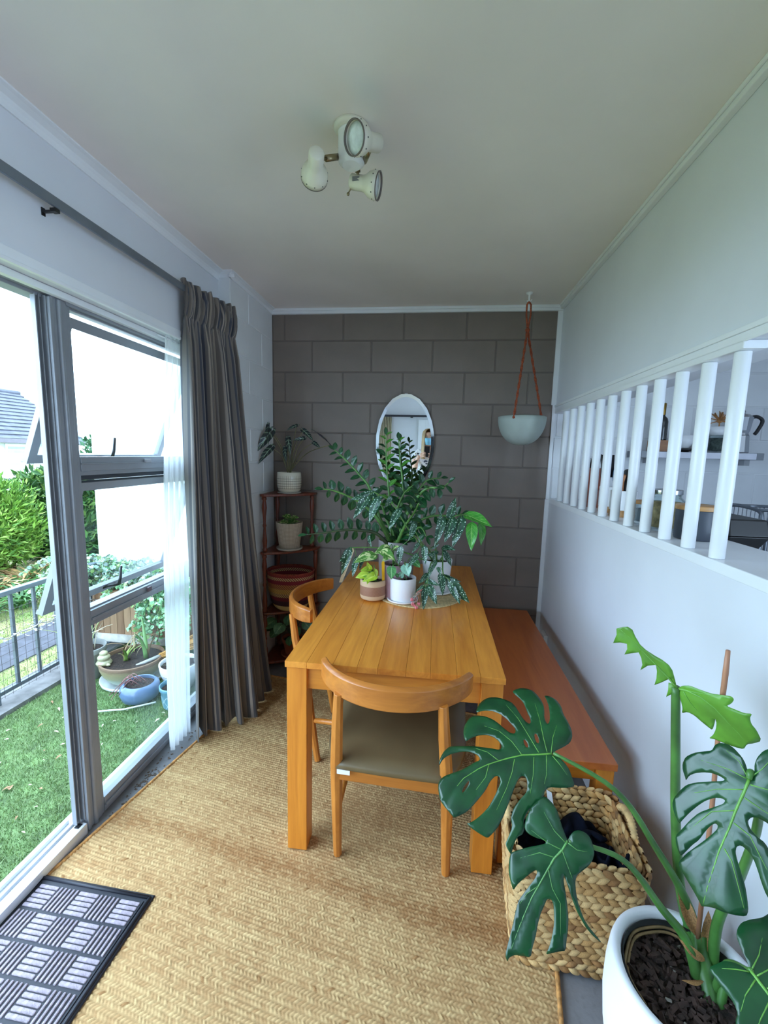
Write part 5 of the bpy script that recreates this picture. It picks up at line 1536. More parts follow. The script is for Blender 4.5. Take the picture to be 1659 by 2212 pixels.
# ================================================================== MONSTERA
MO = thing('potted_monstera', 'big split-leaf monstera in a tall white pot at the front right by the wall', 'plant', (0.583, 0.845, 0.0))
PZ = 0.38
pc = (0.583, 0.845, 0.0)
M_MPOT = paint('matt_white_pot', (232, 232, 236), .55, var=.02, bump=.08, bscale=120)
mb = MB()
mb.lathe([(0, .0005), (.108, .0005), (.118, .012), (.138, .10), (.152, .19), (.158, .26), (.157, .32), (.153, .362), (.150, PZ - .006), (.146, PZ), (.134, PZ), (.130, PZ - .008), (.128, PZ - .09), (0, PZ - .095)], 64, pc)
mb.build('pot', M_MPOT, MO, smooth=True)
mb = MB(); mb.lathe([(.1265, PZ - .075), (.1265, PZ - .014), (.1240, PZ - .012), (.1235, PZ - .075)], 48, pc); mb.build('nursery_liner', M_BLACK, MO, smooth=True)
mb = MB()
for z, r in ((PZ - .030, .119), (PZ - .036, .113)):
    pts = [(pc[0] + (r + .002 * math.sin(i * .8)) * math.cos(1.2 + 4.0 * i / 40), pc[1] + (r + .002 * math.sin(i * .8)) * math.sin(1.2 + 4.0 * i / 40), z + .004 * math.sin(i * .3)) for i in range(41)]
    mb.tube(pts, .0032, 7)
mb.build('aerial_root', paint('tan_root', (138, 112, 76), .7, var=.15, scale=40), MO, smooth=True)
rows = []
for i in range(26):
    r = .124 * i / 25
    rows.append([(pc[0] + r * math.cos(2 * PI * j / 60), pc[1] + r * math.sin(2 * PI * j / 60), PZ - .046 + .010 * noise.noise(Vector((r * 70 * math.cos(2 * PI * j / 60), r * 70 * math.sin(2 * PI * j / 60), 2))) + .006 * noise.noise(Vector((r * 200 * math.cos(2 * PI * j / 60), r * 200 * math.sin(2 * PI * j / 60), 5)))) for j in range(61)])
mb = MB(); mb.grid(rows, uv=False); mb.build('soil', M_SOIL, MO, smooth=True)
mbs = MB(); mbw = MB()
for q in range(420):
    a = rl.uniform(0, 2 * PI); r = .118 * math.sqrt(rl.random())
    c_ = Vector((pc[0] + r * math.cos(a), pc[1] + r * math.sin(a), PZ - .042 + rl.uniform(-.002, .006)))
    M = Matrix.Translation(c_) @ Matrix.Rotation(rl.uniform(0, 6), 4, 'Z') @ Matrix.Rotation(rl.uniform(-.8, .8), 4, 'X')
    s = rl.uniform(.002, .006) * (.6 if q % 22 == 0 else 1)
    (mbw if q % 22 == 0 else mbs).box((-s * rl.uniform(1, 2.4), -s * .8, -s * .5), (s * rl.uniform(1, 2.4), s * .8, s * .5), M)
mbs.build('bark_chips', paint('dark_bark', (58, 42, 36), .9, var=.35, scale=50, bump=.5), MO, kind='stuff')
mbw.build('perlite', paint('perlite', (150, 144, 134), .8), MO, kind='stuff')
mb = MB(); mb.tube([(0.640, 0.920, PZ - .06), (0.612, .895, .75), (0.596, 0.884, .95), (0.5945, .883, 1.05), (0.590, 0.878, 1.098)], [.0048, .0046, .0044, .0052, .0040], 10); mb.tube([(0.5962, .8838, .942), (.5955, .8835, .950)], .0062, 10)
mb.build('bamboo_stake', wood('bamboo', (196, 142, 108), (162, 108, 80), 'Z', 1.0, .5), MO, smooth=True)

k = Nodes('monstera_leaf')
v = k.coords(); nz = k.n('ShaderNodeTexNoise'); nz.inputs['Scale'].default_value = 14; nz.inputs['Detail'].default_value = 3; k.l(v, nz.inputs['Vector'])
g = k.n('ShaderNodeNewGeometry')
k.l(k.ramp(nz.outputs[0], [(0.3, (10, 50, 28)), (0.7, (24, 80, 40))]), k.b.inputs['Base Color'])
k.set(rough=.30, coat=.12)
fine = k.n('ShaderNodeTexNoise'); fine.inputs['Scale'].default_value = 60; k.l(v, fine.inputs['Vector']); k.bump(fine.outputs[0], .12, .002)
M_MON = k.m
M_MONU = paint('monstera_underside', (92, 146, 48), .4, var=.12, scale=18, bump=.1)
M_MONV = paint('monstera_vein', (104, 158, 66), .4, var=.1, scale=30)
M_MONP = paint('monstera_stalk', (72, 118, 54), .38, var=.18, scale=14)


def inside(p, poly):
    x, y = p; c = False; j = len(poly) - 1
    for i in range(len(poly)):
        xi, yi = poly[i]; xj, yj = poly[j]
        if (yi > y) != (yj > y) and x < (xj - xi) * (y - yi) / (yj - yi) + xi: c = not c
        j = i
    return c


def seg_dist(p, line):
    d = 1e9
    for i in range(len(line) - 1):
        ax, ay = line[i]; bx, by = line[i + 1]; dx, dy = bx - ax, by - ay
        t = max(0, min(1, ((p[0] - ax) * dx + (p[1] - ay) * dy) / (dx * dx + dy * dy + 1e-9)))
        d = min(d, math.hypot(p[0] - ax - t * dx, p[1] - ay - t * dy))
    return d


def split_leaf(D, root, mat, matv, cup=0.9, quilt=3.2, grid=9.0, extra=None, vein_side=1):
    """a real, slightly thick leaf: outline triangulated in its plane, then drooped at the rim and quilted between the veins"""
    out = [tuple(map(float, p)) for p in D['out']]
    holes = [[tuple(map(float, p)) for p in h] for h in D['holes']]
    # rounder outline: one Chaikin pass
    o2 = []
    for i in range(len(out) if D is not LEAF_D else 0):
        a, b = out[i], out[(i + 1) % len(out)]
        o2 += [(a[0] * .8 + b[0] * .2, a[1] * .8 + b[1] * .2), (a[0] * .2 + b[0] * .8, a[1] * .2 + b[1] * .8)]
    out = o2 or out
    xs = [p[0] for p in out]; ys = [p[1] for p in out]
    pts = list(out); edges = [(i, (i + 1) % len(out)) for i in range(len(out))]
    for h in holes:
        b = len(pts); pts += h; edges += [(b + i, b + (i + 1) % len(h)) for i in range(len(h))]
    x = min(xs); rw = 0
    while x < max(xs):
        y = min(ys) + (grid / 2 if rw % 2 else 0)
        while y < max(ys):
            p = (x, y)
            if inside(p, out) and not any(inside(p, h) for h in holes) and seg_dist(p, out + out[:1]) > 2.5:
                pts.append(p)
            y += grid
        x += grid * .87; rw += 1
    vs, es, fs, *_ = delaunay_2d_cdt([Vector(p) for p in pts], edges, [], 0, 1e-4)
    tri = []
    for f in fs:
        c = (sum(vs[i].x for i in f) / 3, sum(vs[i].y for i in f) / 3)
        if inside(c, out) and not any(inside(c, h) for h in holes): tri.append(f)
    mid = [tuple(map(float, p)) for p in D['mid']]
    veins = [[tuple(map(float, p)) for p in q] for q in D['veins']]
    ring = out + out[:1]

    def zof(p):
        dm = seg_dist(p, mid); de = seg_dist(p, ring)
        dv = min([dm] + [seg_dist(p, q) for q in veins]) if veins else dm
        z = -cup * (dm / 100.0) ** 2 * 12 + quilt * min(dv / 11.0, 1.0) - 1.2 * math.exp(-de / 5.0)
        return z + 1.5 * noise.noise(Vector((p[0] * .02, p[1] * .02, 3)))
    O = Vector(D['o']); U = Vector(D['u']); V = Vector(D['v']); N = U.cross(V)
    if N.dot(CAMV - O) < 0: N = -N; flip = True
    else: flip = False
    off = O - origin(root)
    def P3(p, dz=0.0): return U * (p[0] / 1000) + V * (p[1] / 1000) + N * ((zof(p) + dz) / 1000)
    mb = MB(); mb.add([P3((q.x, q.y)) for q in vs], [tuple(f) if not flip else tuple(f)[::-1] for f in tri])
    me = mb.mesh('leaf', mat, smooth=True)
    o = link(bpy.data.objects.new('leaf', me)); o.parent = root; o.location = off
    m = o.modifiers.new('thickness', 'SOLIDIFY'); m.thickness = .0009; m.offset = -1
    def dense(q, st=8.0):
        r = []
        for i in range(len(q) - 1):
            n = max(1, int(math.hypot(q[i + 1][0] - q[i][0], q[i + 1][1] - q[i][1]) / st))
            r += [(q[i][0] + (q[i + 1][0] - q[i][0]) * j / n, q[i][1] + (q[i + 1][1] - q[i][1]) * j / n) for j in range(n)]
        return r + [q[-1]]
    mb = MB()
    for q, r0 in [(mid, 2.6)] + [(q, 1.15) for q in veins]:
        dq = [p for p in dense(q)]
        if len(dq) < 2: continue
        n = len(dq)
        mb.tube([P3(p, .7 if r0 < 2 else .2) for p in dq], [(r0 * (1 - .78 * i / n)) / 1000 for i in range(n)], 6)
    vo = mb.build('leaf_vein', matv, o, smooth=True, local=True)
    return o


M_MONVS = paint('monstera_fine_vein', (92, 144, 76), .4, var=.1, scale=30)
la = split_leaf(LEAF_A, MO, M_MON, M_MONV)
lb = split_leaf(LEAF_B, MO, M_MON, M_MONVS)
lc = split_leaf(LEAF_C, MO, M_MON, M_MONV)
ld = split_leaf(LEAF_D, MO, M_MONU, M_MONV, cup=.4)
le = split_leaf(LEAF_E, MO, M_MONU, M_MONV, cup=.4)
# fifth leaf at the bottom right: same outline family, turned and placed by itself
import copy as _copy
LF = dict(LEAF_A)
LF['o'] = (0.512, 0.622, 0.694)
n_ = Vector((-.30, -.45, .84)).normalized(); u_ = Vector((0.10, -.80, -.42)); u_ = (u_ - n_ * u_.dot(n_)).normalized(); v_ = n_.cross(u_)
LF['u'] = tuple(u_); LF['v'] = tuple(-v_)
for kx_ in ('out', 'mid'): LF[kx_] = [(int(a * .68), int(b * .68)) for a, b in LEAF_A[kx_]]
LF['veins'] = [[(int(a * .68), int(b * .68)) for a, b in q] for q in LEAF_A['veins']]
LF['holes'] = [[(int(a * .68), int(b * .68)) for a, b in q] for q in LEAF_A['holes']]
lf = split_leaf(LF, MO, M_MON, M_MONV)


def stalk(pts, r0, r1, k_=6):
    p = smooth_path(pts, k_)
    n = len(p)
    mb = MB(); mb.tube(p, [r0 + (r1 - r0) * i / (n - 1) for i in range(n)], 10); mb.build('leaf_stalk', M_MONP, MO, smooth=True)


crown = Vector((.640, .905, PZ - .045))
stalk([crown + Vector((0, 0, -.01)), (.632, .945, .43), (.56, .985, .55), (.470, 1.01, .665), Vector(LEAF_A['o']) + Vector((.003, 0, .002))], .0115, .0042)
stalk([crown + Vector((-.02, -.03, 0)), (.600, .90, .405), (.545, .905, .470), (.46, .92, .565), Vector(LEAF_B['o']) + Vector((.002, 0, 0))], .0125, .0040)
stalk([crown + Vector((.01, .05, 0)), (.630, .985, .44), (.595, .975, .62), (.560, .95, .82), Vector(LEAF_D['o']) + Vector((0, .004, 0))], .0120, .0085)
stalk([crown + Vector((.02, -.01, 0)), (.66, .90, .46), (.66, .86, .62), (.63, .80, .80), Vector(LEAF_C['o']) + Vector((.012, .012, .0)), Vector(LEAF_C['o'])], .0115, .0045)
stalk([crown + Vector((0, -.05, 0)), (.645, .84, .43), (.625, .76, .52), (.590, .70, .60), Vector(LF['o'])], .0080, .0040)
stalk([crown + Vector((.0, -.07, -.01)), (.665, .85, .395), (.705, .80, .44), (.72, .74, .50)], .0090, .0070)
mb = MB(); mb.tube(smooth_path([crown + Vector((-.015, -.075, -.03)), crown + Vector((-.008, -.04, .01)), crown + Vector((0, 0, .03)), crown + Vector((.004, .02, .06))], 4), .016, 12); mb.build('main_stem', M_MONP, MO, smooth=True)
M_SHEATH = paint('dry_sheath', (158, 116, 70), .7, var=.2, scale=30)
for b_, t_, w_ in (((.630, .915, .40), (.610, .960, .475), .3), ((.645, .90, .375), (.665, .93, .445), .35), ((.635, .885, .375), (.585, .885, .41), .3), ((.62, .86, .355), (.575, .845, .362), .2), ((.650, .845, .365), (.70, .83, .385), .3)):
    put_leaf(MO, leaf_mesh('dry_sheath', M_SHEATH, .3, fold=.3, droop=.2), b_, t_, (-.3, -1, .5), w_ / .3, 0, name='dry_sheath')

# ================================================================== OUTSIDE
rg = np.random.default_rng(9)
ZT_ = -0.05
# terrace slab, turf, kerb
mb = MB(); mb.box((-2.62, -2.0, -0.16), (-1.372, 3.4, ZT_ - .012)); t = mb.build('terrace', M_CONC); tag(t, kind='structure')
mb = MB(); mb.box((-2.60, -2.0, -0.10), (-2.345, 2.96, ZT_ + .025)); mb.box((-2.35, 2.93, -0.10), (-1.40, 3.05, ZT_ + .005)); t = mb.build('kerb', paint('kerb_concrete', (112, 110, 108), .85, var=.15, scale=14, bump=.4)); tag(t, kind='structure')
mb = MB(); mb.box((-2.343, -1.6, ZT_ - .012), (-1.374, 2.93, ZT_ - .002)); TF = mb.build('turf_base', paint('turf_backing', (100, 124, 76), .9, var=.2, scale=14)); tag(TF, kind='structure')


def blades(name, n, area, z, h, w, cols, lean=.5, mat_rough=.5, seed=1):
    g = np.random.default_rng(seed)
    x0, x1, y0, y1 = area
    x = g.uniform(x0, x1, n); y = g.uniform(y0, y1, n); a = g.uniform(0, 2 * PI, n); hh = h * g.uniform(.6, 1.2, n); ww = w * g.uniform(.7, 1.3, n)
    lx = g.normal(0, lean, n) * hh; ly = g.normal(0, lean, n) * hh
    zz = z(x, y) if callable(z) else np.full(n, z)
    V = np.stack([np.stack([x - ww * np.cos(a), y - ww * np.sin(a), zz], -1), np.stack([x + ww * np.cos(a), y + ww * np.sin(a), zz], -1), np.stack([x + lx, y + ly, zz + hh], -1)], 1).reshape(-1, 3)
    F = np.arange(3 * n).reshape(-1, 3)
    C = np.array([lin(c) for c in cols]); ci = g.integers(0, len(cols), n); jit = g.uniform(.75, 1.25, n)[:, None]
    col = np.repeat(C[ci] * jit, 3, axis=0)
    me = np_mesh(name, V, F, tinted(name + '_colour', mat_rough), col, smooth=False)
    o = link(bpy.data.objects.new(name, me))
    return o


o = blades('artificial_grass', 70000, (-2.34, -1.376, .95, 2.93), ZT_ - .002, .017, .0013, [(108, 136, 84), (130, 154, 100), (92, 122, 70), (152, 170, 122), (110, 132, 70)], .6, seed=2)
tag(o, 'bright green artificial grass covering the terrace outside the door', 'artificial grass', kind='stuff')
M_DRY = [paint('dry_leaf_pale', (200, 188, 160), .8, var=.15), paint('dry_leaf_brown', (150, 116, 84), .8, var=.15)]
dl = leaf_mesh('dead_leaf', M_DRY[0], .36, fold=.2, droop=.25); dl2 = leaf_mesh('dead_leaf', M_DRY[1], .4, fold=.25, droop=.3)
rd = random.Random(3)
for q in range(70):
    x_, y_ = rd.uniform(-2.25, -1.42), rd.uniform(1.0, 2.25)
    if q == 0: x_, y_ = -1.80, 1.50
    L = rd.uniform(.014, .032) if q else .05
    a = rd.uniform(0, 6.28)
    o = put_leaf_free = link(bpy.data.objects.new('dead_leaf', dl if q % 3 else dl2))
    o.matrix_world = Matrix.Translation((x_, y_, ZT_ + .014)) @ Matrix.Rotation(a, 4, 'Z') @ Matrix.Diagonal((L, L, L, 1))
    tag(o, 'small dry fallen leaf lying on the green artificial grass', 'leaf', 'fallen leaves on the artificial grass')

# steel fence on the kerb
FN = thing('mesh_fence', 'grey steel railing with thin posts and wire mesh along the terrace kerb', 'fence', (-2.45, 1.5, ZT_ + .025))
M_STEEL = paint('galvanised_steel', (104, 112, 120), .45, metal=.4, var=.08, scale=12)
fx = -2.45
mb = MB(); mb.box((fx - .02, -1.5, .600), (fx + .02, 2.90, .630)); mb.build('top_rail', M_STEEL, FN, bevel=.004)
mb = MB(); mb.box((fx - .012, -1.5, .022), (fx + .012, 2.90, .046)); mb.build('bottom_rail', M_STEEL, FN, bevel=.003)
for i in range(30):
    y = 2.88 - .145 * i
    if y < -1.4: break
    th = .008 if i % 6 else .02
    mb = MB(); mb.box((fx - th, y - th, -0.024 if i % 6 == 0 else .0461), (fx + th, y + th, .5999)); mb.build('post', M_STEEL, FN)
mb = MB()
for i in range(60):
    y = 2.86 - .05 * i
    mb.tube([(fx + .012, y, .0), (fx + .012, y, .52)], .0012, 4, cap=False)
for i in range(11):
    mb.tube([(fx + .0135, 2.86, .01 + .05 * i), (fx + .0135, -.1, .01 + .05 * i)], .0012, 4, cap=False)
mb.build('wire_mesh', paint('rusty_wire', (96, 88, 88), .6, metal=.4), FN, kind='stuff')
# dry silvery creeper on the fence
mb = MB()
p = Vector((fx + .02, 1.5, .36)); pts = []
for i in range(60): pts.append(p + Vector((.03 * noise.noise(Vector((i * .3, 0, 0))), i * .024, .06 * noise.noise(Vector((i * .21, 5, 0))))))
mb.tube(pts, .004, 5)
cr = mb.build('dry_creeper', paint('silver_twig', (168, 160, 158), .8, var=.15), smooth=True); tag(cr, 'dry silvery twig threaded along the fence mesh', 'twig')
mb = MB()
for i in range(160):
    q = pts[rd.randrange(60)] + Vector((rd.uniform(-.03, .03), rd.uniform(-.02, .02), rd.uniform(-.03, .04)))
    M = Matrix.Translation(q) @ Matrix.Rotation(rd.uniform(0, 6), 4, 'Z') @ Matrix.Rotation(rd.uniform(0, 6), 4, 'X')
    mb.add([(-.012, 0, 0), (0, -.008, .003), (.014, 0, 0), (0, .008, .003)], [(0, 1, 2, 3)], M)
mb.build('withered_leaf', paint('silver_dead_leaf', (186, 184, 188), .8, var=.1), cr, kind='stuff')

# lower ground: lawn, path
def gz(x, y): return -0.52 + 0 * x
k = Nodes('lawn_ground')
v = k.coords(); nz = k.n('ShaderNodeTexNoise'); nz.inputs['Scale'].default_value = 1.6; nz.inputs['Detail'].default_value = 6; k.l(v, nz.inputs['Vector'])
k.l(k.ramp(nz.outputs[0], [(0.35, (100, 124, 62)), (0.5, (134, 140, 86)), (0.66, (170, 158, 118))]), k.b.inputs['Base Color']); k.set(rough=.95)
mb = MB(); mb.box((-30, -8, -1.0), (-2.6, 30, -.52)); mb.box((-2.62, 3.06, -1.0), (4, 30, -.52)); t = mb.build('lawn', k.m); tag(t, kind='structure')
mb = MB(); mb.box((-4.25, -6, -.53), (-3.72, 9, -.506)); t = mb.build('path', paint('asphalt', (66, 66, 72), .9, var=.15, scale=10, bump=.6, bscale=200)); tag(t, kind='structure')
o = blades('lawn_grass', 26000, (-5.2, -2.62, 2.2, 5.5), -.52, .03, .003, [(110, 132, 66), (140, 146, 90), (168, 156, 118), (94, 120, 56)], .5, .7, seed=5)
me = o.data
tag(o, 'short patchy yellow-green grass beside the path', 'grass', kind='stuff')
# keep the path free of blades
V = np.empty(len(me.vertices) * 3, np.float32); me.vertices.foreach_get('co', V); V = V.reshape(-1, 3)
bx = (V[::3, 0] > -4.27) & (V[::3, 0] < -3.70)
V[np.repeat(bx, 3), 2] -= .06
me.vertices.foreach_set('co', V.ravel())


def foliage(name, label, cat, base, ell, n, size, cols, seed, wid=.5, group=None, up=.3, shell=.55, stem=None, rough=.5):
    """bush or tree crown of real leaves around a trunk; ell = list of (centre, radii)"""
    g = np.random.default_rng(seed)
    root = thing(name, label, cat, base, 0, group)
    vol = np.array([r[0] * r[1] * r[2] for c, r in ell]) ** (2 / 3)
    which = g.choice(len(ell), n, p=vol / vol.sum())
    C = np.array([c for c, r in ell])[which]; R = np.array([r for c, r in ell])[which]
    d = g.normal(size=(n, 3)); d /= np.linalg.norm(d, axis=1)[:, None]
    rad = (shell + (1 - shell) * g.random(n) ** .5)[:, None] * (1 + .22 * np.sin(d[:, :1] * 7 + which[:, None]) * np.cos(d[:, 2:] * 6))
    P = C + d * R * rad
    ax = d + g.normal(0, .7, (n, 3)) + np.array([0, 0, up]); ax /= np.linalg.norm(ax, axis=1)[:, None]
    sd = np.cross(ax, g.normal(size=(n, 3))); sd /= np.linalg.norm(sd, axis=1)[:, None]
    L = (size * g.uniform(.6, 1.3, n))[:, None]
    nr = np.cross(ax, sd)
    V = np.stack([P, P + ax * L * .5 + sd * L * wid * .5 + nr * L * .08, P + ax * L, P + ax * L * .5 - sd * L * wid * .5 + nr * L * .08], 1).reshape(-1, 3)
    F = np.arange(4 * n).reshape(-1, 4)
    cc = np.array([lin(c) for c in cols])[g.integers(0, len(cols), n)] * g.uniform(.75, 1.25, n)[:, None]
    me = np_mesh('foliage', V - np.array(base), F, tinted(name + '_foliage_%d' % seed, rough), np.repeat(cc, 4, axis=0), smooth=False)
    o = link(bpy.data.objects.new('foliage', me)); o.parent = root; o['kind'] = 'stuff'
    m = MB()
    for c, r in ell:
        c = Vector(c); b = Vector(base)
        m.tube([b, b.lerp(c, .6) + Vector((.04, .02, 0)), c], [max(.015, r[0] * .06), max(.012, r[0] * .045), .008], 7)
    m.build('trunk', paint('bark', (84, 66, 50), .9, var=.2, scale=20), root, smooth=True)
    return root


LG = -.52
foliage('conifer_bush', 'lime green soft conifer bush beyond the path', 'bush', (-6.2, 5.55, LG), [((-6.45, 5.1, .40), (.75, .8, .72)), ((-6.2, 5.5, .25), (.42, .4, .55)), ((-6.6, 5.0, .3), (.7, .8, .8))], 16000, .10, [(92, 130, 44), (116, 152, 60), (70, 108, 38), (136, 166, 78)], 21, .3, up=1.0)
foliage('leafy_shrub', 'dark leafy shrub behind the lime conifer beside the door jamb', 'shrub', (-6.6, 6.9, LG), [((-6.6, 6.9, .25), (.9, .8, .85)), ((-6.2, 6.6, -.05), (.6, .6, .5)), ((-6.9, 7.5, .25), (.9, .9, .95))], 9000, .15, [(52, 88, 38), (72, 108, 48), (40, 72, 32), (98, 126, 58)], 22, .38)
foliage('tall_hedge', 'dense hedge seen through the window beside the white building', 'hedge', (-6.5, 8.9, LG), [((-6.6, 8.6, .75), (1.1, 1.0, 1.15)), ((-5.6, 8.3, .5), (.9, .8, 1.0))], 9000, .12, [(62, 98, 62), (84, 122, 80), (48, 82, 52)], 23, .45)


def strap_clump(label, base, n, L, cols, seed, group, droop=.8):
    g = random.Random(seed)
    root = thing('strap_leaf_clump', label, 'plant', base, 0, group)
    mats = [paint('strap_leaf_%d_%d_%d' % c, c, .45, var=.15) for c in cols]
    ms = [MB() for _ in mats]
    for i in range(n):
        a = g.uniform(0, 2 * PI); l = L * g.uniform(.7, 1.2); w = .016 * g.uniform(.7, 1.2); o_ = Vector(base) + Vector((g.uniform(-.1, .1), g.uniform(-.1, .1), 0))
        d = Vector((math.cos(a), math.sin(a), 0)); s = Vector((-d.y, d.x, 0)); rows = []
        for j in range(7):
            t = j / 6
            p = o_ + d * (l * .75 * t ** 1.2) + Vector((0, 0, l * (1.15 * t - droop * t * t)))
            ww = w * (1 - t ** 3)
            rows.append([p - s * ww, p + s * ww])
        ms[g.randrange(len(mats))].grid(rows, uv=False)
    for m, mt in zip(ms, mats):
        m.build('strap_leaves', mt, root, smooth=True, kind='stuff')


gs = 'strap-leaved plants along the far side of the path'
for i, (x_, y_) in enumerate(((-4.95, 4.05), (-5.0, 4.55), (-5.1, 5.05), (-5.2, 5.6), (-5.3, 6.2), (-5.35, 4.35), (-5.5, 4.9), (-5.6, 5.5))):
    strap_clump('green strap-leaved plant in the border beyond the asphalt path', (x_, y_, LG), 60, .48, [(58, 98, 44), (78, 118, 54), (44, 80, 38)], 40 + i, gs)
for i, (x_, y_) in enumerate(((-5.6, 4.7), (-5.7, 5.3), (-5.8, 5.9))):
    strap_clump('dry brown strap-leaved plant behind the green border', (x_, y_, LG), 46, .62, [(176, 140, 92), (150, 116, 78), (206, 178, 130)], 60 + i, 'dry strap-leaved plants', 1.0)

# timber paling fence far behind
PF = thing('paling_fence', 'weathered grey timber paling fence beside the white building', 'fence', (-5.9, 7.4, LG))
M_PALE = wood('weathered_paling', (150, 146, 146), (104, 100, 104), 'Z', .6, .85)
for i in range(16):
    mb = MB(); x_ = -7.4 + i * .125; mb.box((x_, 7.4, LG + .0005), (x_ + .112, 7.42, .56 + .02 * math.sin(i * 2.1))); mb.build('paling', M_PALE, PF)
for z in (-.3, .3):
    mb = MB(); mb.box((-7.42, 7.42, z), (-5.4, 7.46, z + .08)); mb.build('rail', M_PALE, PF)

# white neighbouring building
NB_ = thing('white_building', 'plain bright white building wall seen through the side window', 'building', (-2.2, 6.6, LG))
mb = MB(); mb.box((-4.02, 4.66, LG + .0005), (.6, 9.0, 4.2)); mb.build('wall', paint('white_render', (240, 241, 240), .7, var=.01), NB_)
mb = MB(); mb.box((-4.10, 4.56, 4.2), (.7, 9.1, 4.32)); mb.build('roof_edge', M_TRIM, NB_)
mb = MB(); mb.box((-3.08, 4.645, .54), (-3.05, 4.66, .60)); mb.build('wall_tap', M_STEEL, NB_)

# house behind the bushes
HS = thing('neighbour_house', 'white weatherboard house with a dark tiled roof beyond the bushes', 'house', (-13.5, 11.0, LG))
M_HW = paint('white_weatherboard', (226, 232, 236), .6, var=.02)
hx = -11.3
mb = MB(); mb.box((hx - 5, 4.0, LG + .0005), (hx, 12.1, 1.70)); mb.build('wall', M_HW, HS)
for i in range(12):
    z = -.3 + i * .16
    mb = MB(); mb.frustum((hx + .012, 8.05, .012, 4.05), (hx + .002, 8.05, .004, 4.05), z, z + .155); mb.build('weatherboard', M_HW, HS)
M_TILE = paint('slate_tile', (74, 76, 86), .8, var=.15, scale=5)
slope = Vector((-2.4, 0, 1.55)).normalized(); nR = Vector((1.55, 0, 2.4)).normalized()
for i in range(13):
    b = Vector((hx + .45, 0, 1.62)) + slope * (i * .205)
    mb = MB(); mb.add([b + Vector((0, 3.6, 0)) + nR * .03, b + Vector((0, 12.4, 0)) + nR * .03, b + slope * .215 + Vector((0, 12.4, 0)), b + slope * .215 + Vector((0, 3.6, 0)),
                       b + Vector((0, 3.6, 0)) - nR * .02, b + Vector((0, 12.4, 0)) - nR * .02], [(0, 1, 2, 3), (4, 5, 1, 0)])
    mb.build('tile_course', M_TILE, HS)
mb = MB(); tp = Vector((hx + .45, 0, 1.62)) + slope * (13 * .205); mb.tube([tp + Vector((0, 3.6, .02)), tp + Vector((0, 12.4, .02))], .07, 8); mb.build('ridge', M_TILE, HS, smooth=True)
mb = MB(); mb.add([tp + Vector((0, 3.6, 0)), tp + Vector((0, 12.4, 0)), Vector((hx - 5.4, 12.4, 1.6)), Vector((hx - 5.4, 3.6, 1.6))], [(0, 1, 2, 3)]); mb.add([(hx, 12.1, 1.6), (hx - 5, 12.1, 1.6), (tp.x, 12.1, tp.z)], [(0, 1, 2)]); mb.build('back_roof', M_TILE, HS)
mb = MB(); mb.box((hx + .36, 3.6, 1.52), (hx + .46, 12.4, 1.64)); mb.build('gutter', paint('dark_gutter', (96, 90, 98), .5), HS, bevel=.01)
for (y0, y1) in ((9.35, 9.95), (10.22, 10.95)):
    mb = MB(); mb.box((hx + .01, y0 - .06, .74), (hx + .04, y0, 1.5)); mb.box((hx + .01, y1, .74), (hx + .04, y1 + .06, 1.5)); mb.box((hx + .01, y0, 1.44), (hx + .04, y1, 1.5)); mb.box((hx + .01, y0, .74), (hx + .04, y1, .80)); w = mb.build('window_frame', M_TRIM, HS)
    for i in range(8):
        mb = MB(); z = .81 + i * .078; mb.add([(hx + .012, y0, z + .07), (hx + .012, y1, z + .07), (hx + .035, y1, z), (hx + .035, y0, z)], [(0, 1, 2, 3)]); mb.build('louvre', paint('louvre_grey', (190, 198, 204), .3), w, solid=.004)

# timber planter with a silver-leaved shrub spilling over
PL = thing('timber_planter', 'tall slatted timber planter at the far end of the terrace', 'planter', (-2.03, 3.00, ZT_ + .0055))
M_SLAT = wood('planter_slat', (168, 130, 98), (128, 92, 66), 'Z', .8, .75)
x_ = -2.66
i = 0
while x_ < -1.52:
    mb = MB(); mb.box((x_, 2.765, .098), (x_ + .052, 2.785, .42)); mb.build('slat', M_SLAT, PL); x_ += .055; i += 1
mb = MB(); mb.box((-2.68, 2.752, .045), (-1.46, 2.772, .103)); mb.build('lower_beam', paint('flaking_white_beam', (196, 186, 176), .8, var=.2, scale=12), PL)
mb = MB(); mb.box((-2.68, 2.752, .41), (-1.46, 2.79, .435)); mb.box((-2.68, 2.79, .10), (-1.46, 3.02, .12)); mb.build('frame', M_SLAT, PL)
for px in (-2.66, -1.53):
    mb = MB(); mb.box((px, 2.77, ZT_ + .006), (px + .05, 2.82, .10)); mb.build('leg', M_SLAT, PL)
mb = MB(); mb.box((-2.64, 2.79, .12), (-1.50, 3.0, .40)); mb.build('soil', M_SOIL, PL)
